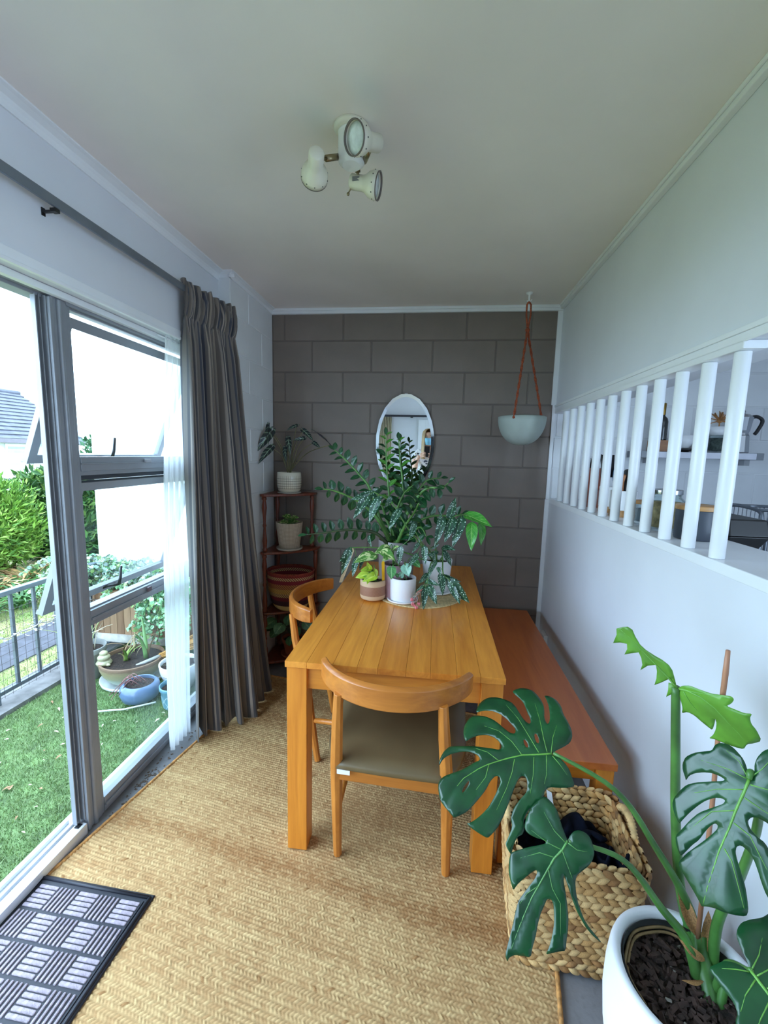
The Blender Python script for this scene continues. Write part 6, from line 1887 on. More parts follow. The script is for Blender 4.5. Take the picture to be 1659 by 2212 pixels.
# silver shrub: stems with round leaves
SH = thing('silver_shrub', 'silvery round-leaved shrub spilling over the timber planter', 'shrub', (-2.0, 2.9, .40))
g = np.random.default_rng(31)
LV = []; LC = []
ms = MB()
def rleaf(p, d, s, c):
    d = Vector(d).normalized(); q = d.orthogonal().normalized(); q = Matrix.Rotation(g.uniform(0, 6.28), 3, d) @ q
    t = q.cross(d)
    for k_ in range(6):
        a = 2 * PI * k_ / 6
        LV.append(tuple(Vector(p) + q * s * math.cos(a) + t * s * math.sin(a) + d * (s * .15 * math.cos(2 * a))))
        LC.append(c)
greens = [lin(c) for c in ((140, 184, 138), (160, 200, 154), (112, 162, 112), (180, 210, 170), (98, 146, 94), (150, 178, 106))]
greys = [lin(c) for c in ((150, 164, 158), (168, 180, 174), (126, 150, 134), (138, 162, 104))]
for sidx in range(230):
    a = g.uniform(-PI, PI)
    b = Vector((g.uniform(-2.75, -1.5), g.uniform(2.82, 3.0), .41))
    tgt = b + Vector((g.normal(0, .2), -abs(g.normal(.16, .16)), g.uniform(.0, .22)))
    if sidx < 55: tgt = Vector((g.uniform(-2.05, -1.6), g.uniform(2.58, 2.72), g.uniform(.16, .42)))
    if sidx < 10: b = Vector((-1.95 + .03 * sidx, 2.80, .42)); tgt = Vector(((-2.06, -2.08, -2.02, -1.94, -1.90, -1.86, -1.98, -2.10, -2.03, -1.80)[sidx], 2.66, (-.02, .06, .10, .02, .07, .14, .16, .20, .02, .18)[sidx]))
    tgt.x = min(tgt.x, -1.53)
    m1 = b.lerp(tgt, .5) + Vector((0, 0, .14))
    pts = smooth_path([b, m1, tgt], 8)
    ms.tube(pts, .0022, 4, cap=False)
    for i, p in enumerate(pts):
        if i < 3 or p.x > -1.47: continue
        for s_ in range(3):
            dirv = Vector((g.normal(0, 1), g.normal(-.5, .8), g.normal(.6, .7)))
            top = p.z > .50
            cc = greys[g.integers(0, 4)] if (top and g.random() < .65) else greens[g.integers(0, 6)]
            rleaf(p + dirv.normalized() * .014, dirv, g.uniform(.009, .0165), tuple(np.array(cc) * g.uniform(.8, 1.15)))
me = np_mesh('foliage', np.array(LV) - np.array(SH.location), np.arange(len(LV)).reshape(-1, 6), tinted('silver_foliage', .6), np.array(LC), smooth=False)
o = link(bpy.data.objects.new('foliage', me)); o.parent = SH; o['kind'] = 'stuff'
ms.build('twigs', paint('shrub_twig', (132, 118, 100), .8), SH, kind='stuff')

# pots on the turf
PT1 = thing('bowl_planter', 'wide striped stoneware bowl planter with sparse strappy leaves on a white saucer', 'planter', (-1.93, 2.48, ZT_))
C1 = (-1.93, 2.46, ZT_)
mb = MB(); mb.lathe([(0, 0), (.150, 0), (.185, .010), (.192, .032), (.186, .030), (.170, .014), (0, .012)], 44, C1); mb.build('saucer', M_CERAM, PT1, smooth=True)
k = Nodes('striped_stoneware')
tc = k.n('ShaderNodeTexCoord'); sp = k.n('ShaderNodeSeparateXYZ'); k.l(tc.outputs['Object'], sp.inputs[0])
nz = k.n('ShaderNodeTexNoise'); nz.inputs['Scale'].default_value = 30; k.l(tc.outputs['Object'], nz.inputs[0])
zz_ = k.math('ADD', k.math('MULTIPLY', sp.outputs[2], 6.6), k.math('MULTIPLY', nz.outputs[0], .07))
st = k.ramp(zz_, [(0, (160, 168, 154)), (.33, (172, 178, 164)), (.47, (156, 162, 144)), (.60, (158, 148, 116)), (.84, (150, 134, 100)), (.95, (120, 94, 72)), (1.0, (128, 98, 76))])
k.l(st, k.b.inputs['Base Color']); k.set(rough=.5)
wv = k.n('ShaderNodeTexWave', bands_direction='Z'); wv.inputs['Scale'].default_value = 42; k.l(tc.outputs['Object'], wv.inputs[0]); k.bump(wv.outputs[0], .4, .003)
pot(PT1, (C1[0], C1[1], C1[2] + .013), [(.115, 0), (.135, .012), (.172, .06), (.188, .10), (.192, .135), (.190, .143)], k.m, .178, .125, inner=.010, n=56)
def blade_plant(root, c, n, L, cols, seed, w=.008, up=1.0, name='blade_leaf', spread=.05):
    g_ = random.Random(seed)
    for i in range(n):
        a = g_.uniform(0, 6.28); l = L * g_.uniform(.6, 1.2); d = Vector((math.cos(a), math.sin(a), 0)); s = Vector((-d.y, d.x, 0)); rows = []
        b = Vector(c) + Vector((g_.uniform(-spread, spread), g_.uniform(-spread, spread), 0))
        for j in range(8):
            t = j / 7; p = b + d * l * .55 * t ** 1.6 + Vector((0, 0, l * (up * t - .35 * t * t)))
            ww = w * (1 - .9 * t ** 2); rows.append([p - s * ww, p + Vector((0, 0, .002)) , p + s * ww])
        m = MB(); m.grid(rows, uv=False); m.build(name, paint('%s_%d_%d_%d' % ((name,) + cols[i % len(cols)]), cols[i % len(cols)], .5, var=.15), root, smooth=True, solid=.0008)
blade_plant(PT1, (C1[0] - .03, C1[1] - .02, C1[2] + .135), 5, .17, [(150, 178, 84), (120, 156, 70), (186, 178, 110)], 4, .010, spread=.015)
blade_plant(PT1, (C1[0] + .08, C1[1] + .03, C1[2] + .135), 4, .26, [(110, 146, 84), (150, 130, 100)], 6, .013, 1.2, spread=.02)
blade_plant(PT1, (C1[0] - .06, C1[1] + .08, C1[2] + .135), 9, .30, [(176, 148, 104), (196, 172, 130), (150, 120, 90)], 8, .005, .75, 'dry_blade', .05)
SN = thing('snail_ornament', 'cream spiral shell ornament on the soil edge of the bowl planter', 'ornament', (-2.06, 2.36, .082))
mb = MB(); m_sn = paint('cream_shell', (170, 160, 126), .4, var=.15, scale=30, coat=.3)
prof = [(0, .0), (.040, .004), (.046, .02), (.036, .034), (.030, .036), (.036, .045), (.036, .058), (.026, .068), (.020, .070), (.024, .078), (.022, .088), (.012, .096), (0, .098)]
mb.lathe(prof, 28, (-2.055, 2.365, .082)); mb.build('spiral_shell', m_sn, SN, smooth=True)
mb = MB(); mb.ball((-2.02, 2.348, .096), .014, 8, sq=(1.6, .8, .8)); mb.build('foot', m_sn, SN, smooth=True)

k = Nodes('blue_glaze'); k.b.inputs['Base Color'].default_value = rgba((92, 112, 142)); k.set(rough=.3, coat=.4)
BPot = thing('blue_pot', 'round blue glazed pot of dried red stems in front of the bowl planter', 'planter', (-1.73, 2.235, ZT_))
C2 = (-1.715, 2.235, ZT_)
pot(BPot, C2, [(.070, .012), (.098, .03), (.112, .07), (.104, .108), (.086, .124), (.083, .122)], k.m, .08, .108)
mb = MB()
for i in range(9):
    a = rd.uniform(-.6, .6) + PI * 1.2; r = rd.uniform(.08, .2)
    b = Vector((C2[0] + rd.uniform(-.04, .04), C2[1] + rd.uniform(-.04, .04), C2[2] + .11))
    mb.tube(smooth_path([b, b + Vector((.05 * math.cos(a), .05 * math.sin(a), .045)), b + Vector((r * math.cos(a), r * math.sin(a), -.02 - .25 * (r - .08)))], 4), .0022, 5)
mb.build('dried_stem', paint('dried_red_stem', (140, 96, 92), .8, var=.2), BPot, smooth=True)
WP2 = thing('white_outdoor_pot', 'white tapered pot of dry grey plants beside the net curtain outside', 'planter', (-1.60, 2.42, ZT_))
pot(WP2, (-1.575, 2.42, ZT_), [(.070, .0), (.078, .006), (.112, .11), (.120, .165), (.119, .17)], M_CERAM, .108, .15, inner=.008)
blade_plant(WP2, (-1.575, 2.40, ZT_ + .15), 14, .07, [(150, 146, 130), (120, 130, 110), (170, 160, 150)], 12, .006, .8, 'dry_blade', .06)
k = Nodes('aqua_lattice')
tc = k.n('ShaderNodeTexCoord'); sp = k.n('ShaderNodeSeparateXYZ'); k.l(tc.outputs['Object'], sp.inputs[0])
an_ = k.math('ARCTAN2', sp.outputs[1], sp.outputs[0]); u_ = k.math('MULTIPLY', an_, 1.6); v2_ = k.math('MULTIPLY', sp.outputs[2], 17.0)
pa = k.math('FRACT', k.math('ADD', u_, v2_)); pb = k.math('FRACT', k.math('SUBTRACT', u_, v2_))
lat = k.math('MULTIPLY', k.math('MAXIMUM', k.math('LESS_THAN', pa, .10), k.math('LESS_THAN', pb, .10)), k.math('LESS_THAN', sp.outputs[2], .085))
k.l(k.mix(lat, (96, 140, 156), (180, 198, 200)), k.b.inputs['Base Color']); k.set(rough=.35, coat=.3)
AQ = thing('aqua_pot', 'small aqua pot with a white lattice pattern at the window edge outside', 'planter', (-1.49, 2.225, ZT_))
pot(AQ, (-1.485, 2.225, ZT_), [(.058, .0), (.066, .006), (.074, .06), (.076, .105), (.083, .115), (.083, .132), (.081, .135)], k.m, .07, .115)
blade_plant(AQ, (-1.485, 2.225, ZT_ + .112), 6, .09, [(150, 110, 104), (130, 100, 96)], 14, .004, 1, 'dry_blade', .03)
GP = thing('grey_outdoor_pot', 'grey pot with thin dry grass behind the aluminium mullion outside', 'planter', (-2.24, 2.42, ZT_))
pot(GP, (-2.235, 2.43, ZT_), [(.075, .0), (.082, .006), (.105, .17), (.118, .185), (.118, .215), (.115, .218)], paint('grey_stone_pot', (142, 140, 136), .8, var=.1), .10, .19)
blade_plant(GP, (-2.235, 2.43, ZT_ + .19), 14, .38, [(176, 156, 120), (150, 160, 90), (190, 176, 150)], 16, .003, .9, 'grass_blade', .04)
ST = MB(); ST.tube([(-1.86, 2.075, ZT_ + .016), (-1.72, 2.10, ZT_ + .026), (-1.56, 2.155, ZT_ + .052)], .005, 8)
o = ST.build('garden_cane', paint('pale_cane', (206, 206, 200), .5), smooth=True); tag(o, 'thin pale cane lying on the turf in front of the blue pot', 'cane')
BR = thing('straw_broom', 'straw broom head lying behind the outdoor pots', 'broom', (-1.66, 2.62, .10))
mb = MB()
for i in range(60):
    a = Vector((-1.76 + rd.uniform(-.015, .015), 2.50 + rd.uniform(-.015, .015), .105 + rd.uniform(-.012, .012)))
    mb.tube([a, a + Vector((.22 + rd.uniform(-.05, .05), .20 + rd.uniform(-.07, .07), .07 + rd.uniform(-.05, .05)))], .0022, 4, cap=False)
mb.build('bristles', paint('straw', (190, 142, 78), .8, var=.2), BR, kind='stuff')
mb = MB(); mb.tube([(-1.76, 2.50, .105), (-1.86, 2.40, .075)], .012, 8); mb.build('handle', paint('grey_broom_handle', (170, 166, 160), .6), BR, smooth=True)

# dirt on the bare concrete strip by the window
mb = MB()
for i in range(90):
    y = rd.uniform(1.35, 1.95); x = -1.245 + rd.uniform(0, max(.02, .10 * (y - 1.2)))
    if i % 3 == 0: y = 1.62 + rd.gauss(0, .03); x = -1.215 + rd.gauss(0, .015)
    s_ = rd.uniform(.001, .0035)
    mb.box((-s_ * 1.6, -s_, 0), (s_ * 1.6, s_, s_ * .7), Matrix.Translation((x, y, .0002)) @ Matrix.Rotation(rd.uniform(0, 3), 4, 'Z'))
o = mb.build('floor_dirt', paint('dry_dirt', (96, 80, 68), .95, var=.3, scale=200)); tag(o, 'dry dirt scattered along the concrete strip under the window', 'dirt', kind='stuff')

# ================================================================== KITCHEN BEHIND THE HATCH
mb = MB(); mb.box((0.986, 0.6, 0.86), (1.62, 2.60, 0.90)); ob = mb.build('kitchen_worktop', paint('worktop', (196, 198, 200), .4, var=.05), bevel=.003); tag(ob, 'pale kitchen worktop behind the hatch', 'worktop')
KC = thing('kitchen_cabinet', 'white kitchen base cabinet under the pale worktop', 'cabinet', (1.3, 1.6, 0))
mb = MB(); mb.box((0.99, 0.62, 0.0005), (1.58, 2.58, 0.8595)); mb.build('carcass', M_WHITE, KC)
KB = thing('kitchen_back_bench', 'white kitchen bench along the kitchen back wall', 'cabinet', (1.8, 2.6, 0))
mb = MB(); mb.box((1.64, 2.32, 0.0005), (2.58, 2.885, 0.86)); mb.build('carcass', M_WHITE, KB)
mb = MB(); mb.box((1.64, 2.30, 0.86), (2.58, 2.885, 0.90)); mb.build('top', paint('steel_top', (170, 174, 178), .3, metal=.6), KB)
ZS = 1.2095
# knife block
KN = thing('knife_block', 'reddish wooden knife block with black knife handles on the hatch sill', 'knife block', (0.865, 2.44, ZS))
M = Matrix.Translation((0.865, 2.45, ZS)) @ Matrix.Rotation(-.3, 4, 'X')
mb = MB(); mb.prism([(2.39, ZS), (2.53, ZS), (2.56, ZS + .16), (2.48, ZS + .21)], .825, .915, Matrix(((0, 0, 1, 0), (1, 0, 0, 0), (0, 1, 0, 0), (0, 0, 0, 1))))
mb.build('block', wood('red_block_wood', (132, 62, 40), (96, 42, 28), 'Z', 1.2, .4), KN, bevel=.003)
for i in range(5):
    b = Vector((.840 + .028 * (i % 3), 2.515 + .03 * (i // 3), ZS + .17 + .01 * (i % 3))); d = Vector((0, -.35, .9)).normalized()
    mb = MB(); mb.tube([b, b + d * .06, b + d * (.10 + .012 * (i % 2))], [.009, .011, .009], 8, flat=.7); mb.build('knife_handle', M_BLACK, KN, smooth=True)
mb = MB(); mb.box((.84, 2.40, ZS), (.92, 2.48, ZS + .095)); mb.build('side_block', wood('red_block_wood', (0, 0, 0), (0, 0, 0)), KN, bevel=.003)
# utensil crocks
def crock(c, r, h, label, stuff_list):
    R_ = thing('utensil_crock', label, 'crock', c)
    mb = MB(); mb.lathe([(0, .03), (r * .99, .03), (r, .035), (r, h), (r - .005, h), (r - .005, .04), (0, .04)], 32, c); mb.build('pot', M_CERAM, R_, smooth=True, bevel=.001)
    mb = MB(); mb.lathe([(0, 0), (r, 0), (r, .03), (0, .03)], 32, c); mb.build('wood_base', M_LIGHTWOOD, R_)
    for nm, lab, cat, fn in stuff_list:
        m, mt = fn(Vector(c))
        o = m.build(nm, mt, None, smooth=True); tag(o, lab, cat)
def turner(c):
    m = MB(); m.tube([c + Vector((0, 0, .04)), c + Vector((-.01, .02, .18))], .005, 8); m.box((-.03, -.004, 0), (.03, .004, .11), Matrix.Translation(c + Vector((-.012, .02, .17))) @ Matrix.Rotation(-.12, 4, 'X')); return m, M_BLACK
def spoon(c):
    m = MB(); m.tube([c + Vector((.02, 0, .05)), c + Vector((.02, -.005, .15))], .006, 8); m.ball(c + Vector((.02, -.008, .18)), .034, 10, sq=(.35, 1, 1.35)); return m, paint('blue_silicone', (96, 146, 186), .45)
def ladle(c):
    m = MB(); m.tube([c + Vector((.0, 0, .045)), c + Vector((.0, -.01, .17))], .011, 8); m.ball(c + Vector((.0, -.02, .19)), .036, 10, sq=(.5, 1, .75)); return m, M_BLACK
def tongs(c):
    m = MB(); m.tube([c + Vector((-.02, -.02, .05)), c + Vector((-.03, -.04, .16)), c + Vector((-.03, -.055, .19))], .010, 8); return m, paint('tan_handle', (166, 110, 70), .5)
def towel(c):
    m = MB(); m.add([c + Vector((-.03, -.03, .115)), c + Vector((-.03, .05, .115)), c + Vector((-.028, .03, .175)), c + Vector((-.028, .01, .18))], [(0, 1, 2, 3)]); return m, paint('pink_cloth', (214, 196, 206), .8)
crock((.862, 2.225, ZS), .047, .125, 'tall white crock with a pale wooden base holding a black turner and a blue spoon',
      [('turner', 'black kitchen turner standing in the white crock', 'utensil', turner), ('serving_spoon', 'blue serving spoon standing in the white crock', 'utensil', spoon)])
crock((.866, 2.075, ZS), .056, .118, 'shorter white crock with a pale wooden base holding dark ladles',
      [('ladle', 'black ladle standing in the shorter white crock', 'utensil', ladle), ('tongs', 'tan handled tongs in the shorter white crock', 'utensil', tongs)])
M_JAR = M_GLASS
def jar(name, label, c, r, h, glass, fill, lid, lid_h=.014, neck=True, lidr=1.0):
    R_ = thing(name, label, 'jar', c)
    if glass:
        top = [(r, h * .80), (r * .80, h * .90), (r * .76, h * .92), (r * .76, h)] if neck else [(r, h)]
        inn = [(a - .003, b) for a, b in top[::-1]]
        mb = MB(); mb.lathe([(0, 0), (r * .92, 0), (r, .01)] + top + inn + [(r - .003, .012), (0, .006)], 32, c); mb.build('glass', M_JAR, R_, smooth=True)
        mb = MB(); mb.lathe([(0, .0075), (r - .006, .0135), (r - .006, h * .78), (0, h * .79)], 28, c); mb.build('contents', fill, R_, smooth=True)
        lr = r * (.80 if neck else 1.0)
    else:
        mb = MB(); mb.lathe([(0, 0), (r * .96, 0), (r, .006), (r, h), (r - .004, h), (0, h - .004)], 36, c); mb.build('body', fill, R_, smooth=True, bevel=.001); lr = r * 1.04
    mb = MB(); mb.lathe([(0, h + .0004), (lr * lidr, h + .0004), (lr * lidr, h + lid_h), (lr * lidr - .003, h + lid_h + .002), (0, h + lid_h + .002)], 32, c); mb.build('lid', lid, R_, smooth=True, bevel=.001)
jar('small_jar', 'small glass jar with a wooden lid beside the big storage jar', (.845, 1.83, ZS), .034, .082, True, paint('grey_contents', (110, 116, 124), .7), M_LIGHTWOOD, neck=False)
jar('storage_jar', 'big glass jar of brown grain with a metal lid on the hatch sill', (.862, 1.700, ZS), .062, .135, True, paint('brown_grain', (150, 128, 92), .8, var=.2, scale=60), M_CHROME, .016)
jar('canister', 'dark grey canister with a pale wooden lid on the hatch sill', (.876, 1.532, ZS), .060, .098, False, paint('slate_glaze', (62, 68, 78), .45, var=.08), M_LIGHTWOOD, .014)
# black bag-like bin on the worktop
BK = thing('black_caddy', 'black tapered caddy standing behind the hatch sill', 'caddy', (1.14, 1.80, .90))
mb = MB(); mb.frustum((1.14, 1.80, .05, .08), (1.14, 1.80, .07, .135), 1.12, 1.20); mb.frustum((1.14, 1.80, .07, .135), (1.14, 1.80, .065, .115), 1.20, 1.262); mb.build('body', M_BLACK, BK, bevel=.006)
mb = MB(); mb.box((1.10, 1.74, .9005), (1.18, 1.86, 1.12)); mb.build('foot', M_BLACK, BK)
# dish rack
DR = thing('dish_rack', 'chrome wire dish rack on the kitchen worktop at the right edge', 'dish rack', (1.46, 2.07, .90))
M_RACK = paint('rack_steel', (120, 126, 134), .3, metal=.9)
mb = MB()
for x_ in (1.36, 1.58):
    mb = MB(); mb.tube(smooth_path([(x_, 1.93, .902), (x_, 1.93, 1.16), (x_, 1.935, 1.23), (x_, 1.97, 1.27), (x_, 2.15, 1.272), (x_, 2.20, 1.22), (x_, 2.205, 1.0), (x_, 2.205, .902)], 5), .008, 10); mb.build('side_frame', M_RACK, DR, smooth=True)
mb = MB(); mb.tube([(1.36, 1.97, 1.27), (1.58, 1.97, 1.27)], .007, 8); mb.tube([(1.36, 2.15, 1.27), (1.58, 2.15, 1.27)], .007, 8); mb.tube([(1.34, 2.04, 1.165), (1.58, 2.04, 1.165)], .006, 8); mb.ball((1.34, 2.04, 1.165), .010, 8); mb.build('cross_bar', M_RACK, DR, smooth=True)
mb = MB()
for i in range(12): mb.tube([(1.37 + .018 * i, 2.15, 1.165), (1.37 + .018 * i, 2.15, 1.265)], .0015, 5)
for i in range(12): mb.tube([(1.37 + .018 * i, 1.98, 1.165), (1.37 + .018 * i, 2.15, 1.165)], .0015, 5)
mb.build('wire', M_RACK, DR, smooth=True)
# shelf on the kitchen wall
KS = thing('wall_shelf', 'pale wall shelf with grey end caps on the kitchen back wall', 'shelf', (1.58, 2.80, 1.5))
mb = MB(); mb.box((1.24, 2.70, 1.485), (1.824, 2.892, 1.520)); mb.build('board', paint('shelf_board', (206, 206, 216), .4), KS, bevel=.002)
for a, b in ((1.202, 1.2398), (1.8242, 1.862)):
    mb = MB(); mb.box((a, 2.70, 1.483), (b, 2.892, 1.522)); mb.build('end_cap', paint('grey_cap', (126, 130, 136), .4), KS, bevel=.002)
for x_ in (1.30, 1.80):
    mb = MB(); mb.box((x_, 2.76, 1.45), (x_ + .03, 2.892, 1.4829)); mb.build('bracket', paint('bracket_grey', (150, 152, 156), .5), KS)
Z2 = 1.5225
BO = thing('oil_bottle', 'tall dark bottle with a gold neck standing in a tan box on the wall shelf', 'bottle', (1.355, 2.79, Z2))
mb = MB(); mb.lathe([(0, .008), (.030, .008), (.033, .012), (.033, .175), (.028, .195), (.014, .21), (.0135, .262), (0, .262)], 24, (1.340, 2.79, Z2)); mb.build('glass_body', paint('dark_bottle_glass', (18, 20, 26), .12, coat=.6), BO, smooth=True)
mb = MB(); mb.lathe([(.0142, .215), (.0150, .24), (.0155, .282), (.012, .285), (0, .285)], 20, (1.340, 2.79, Z2)); mb.build('gold_foil', paint('gold_foil', (150, 118, 52), .35, metal=.7), BO, smooth=True)
TB = thing('tan_tray', 'open tan wooden tray box around the bottle on the wall shelf', 'tray', (1.355, 2.79, Z2))
mb = MB()
for a, b in (((1.290, 2.742, 0), (1.390, 2.748, .065)), ((1.290, 2.83, 0), (1.390, 2.836, .065)), ((1.290, 2.748, 0), (1.296, 2.83, .065)), ((1.384, 2.748, 0), (1.390, 2.83, .065)), ((1.296, 2.748, 0), (1.384, 2.83, .006))):
    mb.box((a[0], a[1], Z2 + a[2]), (b[0], b[1], Z2 + b[2]))
mb.build('panel', wood('tan_tray_wood', (160, 104, 52), (122, 74, 34), 'X', 1.5, .5), TB)
def bowl(name, label, c, r, h, mt):
    mb = MB(); mb.lathe([(0, 0), (r * .45, 0), (r * .5, .004), (r * .85, h * .4), (r, h), (r - .004, h), (r * .8, h * .42), (0, h * .15)], 32, c); o = mb.build(name, mt, None, smooth=True); tag(o, label, 'bowl'); return o
bowl('white_bowl', 'small white bowl stacked on a dark saucer on the wall shelf', (1.475, 2.785, Z2 + .022), .052, .075, M_CERAM)
bowl('dark_saucer', 'dark saucer under the small white bowl on the wall shelf', (1.475, 2.785, Z2), .056, .02, M_BLACK)
mb = MB(); mb.box((1.548, 2.76, Z2), (1.595, 2.82, Z2 + .05)); o = mb.build('dark_tin', M_BLACK, None, bevel=.004); tag(o, 'small black square tin on the wall shelf', 'tin')
TJ = thing('stem_jar', 'glass jar with a white cup and dried tan flower on the wall shelf', 'jar', (1.652, 2.78, Z2))
mb = MB(); mb.lathe([(0, .0), (.046, .0), (.047, .01), (.047, .10), (.044, .10), (.044, .012), (0, .006)], 28, (1.652, 2.78, Z2)); mb.build('glass', M_JAR, TJ, smooth=True)
mb = MB(); mb.lathe([(0, .007), (.040, .0125), (.040, .085), (0, .086)], 24, (1.652, 2.78, Z2)); mb.build('contents', paint('grey_moss', (70, 74, 70), .9, var=.3, scale=80), TJ, smooth=True)
mb = MB(); mb.lathe([(0, .1005), (.042, .1005), (.050, .150), (.046, .150), (.040, .106), (0, .106)], 28, (1.652, 2.78, Z2)); mb.build('white_cup', M_CERAM, TJ, smooth=True)
mb = MB()
for i in range(30):
    a = rd.uniform(0, 6.28); e = rd.uniform(-.5, 1.4); b = Vector((1.652, 2.78, Z2 + .185)); d = Vector((math.cos(a) * math.cos(e), math.sin(a) * math.cos(e), math.sin(e)))
    mb.tube([b, b + d * rd.uniform(.04, .065)], [.004, .0025], 5)
mb.tube([(1.652, 2.78, Z2 + .106), (1.652, 2.78, Z2 + .185)], .004, 6); mb.ball((1.652, 2.78, Z2 + .185), .014, 8)
mb.build('dried_flower', paint('dried_tan', (176, 124, 74), .8, var=.2), TJ, smooth=True)
MK = thing('coffee_pot', 'faceted steel stovetop coffee pot with a black handle on the wall shelf', 'coffee pot', (1.770, 2.77, Z2))
mb = MB(); mb.lathe([(0, 0), (.044, 0), (.047, .006), (.040, .10), (.036, .105)], 8, (1.770, 2.77, Z2)); mb.build('boiler', M_CHROME, MK)
mb = MB(); mb.lathe([(.036, .105), (.034, .115), (.040, .13), (.050, .205), (.048, .207), (0, .207)], 8, (1.770, 2.77, Z2)); mb.build('jug', M_CHROME, MK)
mb = MB(); mb.lathe([(0, .2075), (.046, .2075), (.030, .222), (.008, .228), (.010, .236), (.006, .245), (0, .246)], 8, (1.770, 2.77, Z2)); mb.build('lid', M_CHROME, MK)
mb = MB(); mb.tube(smooth_path([(1.81, 2.77, Z2 + .205), (1.845, 2.77, Z2 + .21), (1.875, 2.77, Z2 + .185), (1.855, 2.77, Z2 + .13), (1.842, 2.77, Z2 + .11)], 5), .010, 8); mb.build('handle', M_BLACK, MK, smooth=True)

# ================================================================== PHOTOGRAPHER (seen in the mirror)
PE = thing('person', 'fair-haired person in a blue face mask holding up a phone, reflected in the mirror', 'person', (-0.01, -0.42, 0))
M_SKIN = paint('skin', (232, 186, 164), .5, var=.03)
M_SHIRT_K = Nodes('patterned_shirt')
k = M_SHIRT_K
v = k.coords(); vo = k.n('ShaderNodeTexNoise'); vo.inputs['Scale'].default_value = 22; vo.inputs['Detail'].default_value = 1; k.l(v, vo.inputs['Vector'])
k.l(k.ramp(vo.outputs[0], [(0, (70, 78, 96)), (.40, (226, 226, 230)), (.60, (232, 232, 234)), (.66, (168, 150, 70))], 'CONSTANT'), k.b.inputs['Base Color']); k.set(rough=.8)


def skinned(name, nodes, edges, mat, parent, sub=2, root_i=0):
    """nodes: (x, y, z, radius)"""
    me = bpy.data.meshes.new(name)
    off = origin(parent)
    me.from_pydata([tuple(Vector(n[:3]) - off) for n in nodes], edges, [])
    me.materials.append(mat)
    o = link(bpy.data.objects.new(name, me)); o.parent = parent
    m = o.modifiers.new('skin', 'SKIN'); m.use_smooth_shade = True
    lay = me.skin_vertices[0] if me.skin_vertices else None
    for i, n in enumerate(nodes):
        r = n[3] if isinstance(n[3], tuple) else (n[3], n[3])
        me.skin_vertices[0].data[i].radius = r
    me.skin_vertices[0].data[root_i].use_root = True
    s = o.modifiers.new('subdivision', 'SUBSURF'); s.levels = sub; s.render_levels = sub
    return o


bx = -0.01
N = [(bx, -.44, .92, (.145, .105)), (bx, -.44, 1.08, (.120, .09)), (bx, -.43, 1.24, (.135, .095)), (bx, -.42, 1.36, (.125, .08)), (bx, -.41, 1.42, .052), (bx, -.385, 1.49, .05), (bx, -.36, 1.555, (.068, .082)), (bx, -.36, 1.615, (.066, .080)),
     # left arm (x negative) 8..12
     (bx - .13, -.42, 1.365, .052), (bx - .175, -.40, 1.33, .050), (bx - .19, -.29, 1.19, .043), (bx - .172, -.17, 1.165, .038), (bx - .150, -.09, 1.28, .028), (bx - .118, -.055, 1.345, .030),
     # right arm 14..
     (bx + .13, -.42, 1.365, .052), (bx + .175, -.40, 1.33, .050), (bx + .19, -.29, 1.18, .043), (bx + .170, -.17, 1.155, .038), (bx + .095, -.09, 1.265, .028), (bx + .050, -.055, 1.325, .030),
     # legs 20..
     (bx - .09, -.44, .84, .088), (bx - .10, -.44, .48, .058), (bx - .105, -.45, .10, .042), (bx - .11, -.38, .035, .036), (bx - .115, -.27, .028, .026),
     (bx + .09, -.44, .84, .088), (bx + .10, -.44, .48, .058), (bx + .105, -.45, .10, .042), (bx + .11, -.38, .035, .036), (bx + .115, -.27, .028, .026), (bx, -.358, 1.665, (.052, .064))]
E_ = [(0, 1), (1, 2), (2, 3), (3, 4), (4, 5), (5, 6), (6, 7), (3, 8), (8, 9), (9, 10), (10, 11), (11, 12), (12, 13), (3, 14), (14, 15), (15, 16), (16, 17), (17, 18), (18, 19), (0, 20), (20, 21), (21, 22), (22, 23), (23, 24), (0, 25), (25, 26), (26, 27), (27, 28), (28, 29), (7, 30)]
skinned('body', N, E_, M_SKIN, PE)
# fingers wrap the phone
def finger(pts, r=.0082):
    n = len(pts); skinned('finger', [(*p, r * (1 - .12 * i)) for i, p in enumerate(pts)], [(i, i + 1) for i in range(n - 1)], M_SKIN, PE, 1)
lh = Vector((bx - .118, -.055, 1.345)); rh = Vector((bx + .050, -.055, 1.325))
for i in range(4):
    z = 1.392 - i * .019
    finger([lh + Vector((.008, .012, .018 - i * .012)), Vector((-.088, -.026, z - .004)), Vector((-.070, -.0015, z)), Vector((-.046 + .004 * (i % 2), .003, z - .002))])
finger([lh + Vector((.01, -.01, .012)), Vector((-.092, -.040, 1.365)), Vector((-.062, -.034, 1.39))], .0095)
for i in range(4):
    z = 1.378 - i * .018
    finger([rh + Vector((-.006, .012, .02 - i * .012)), Vector((.024, -.022, z - .004)), Vector((.008, -.0015, z)), Vector((-.016 + .004 * (i % 2), .003, z - .003))])
finger([rh + Vector((-.01, -.01, .012)), Vector((.018, -.040, 1.36)), Vector((-.010, -.034, 1.38))], .0095)
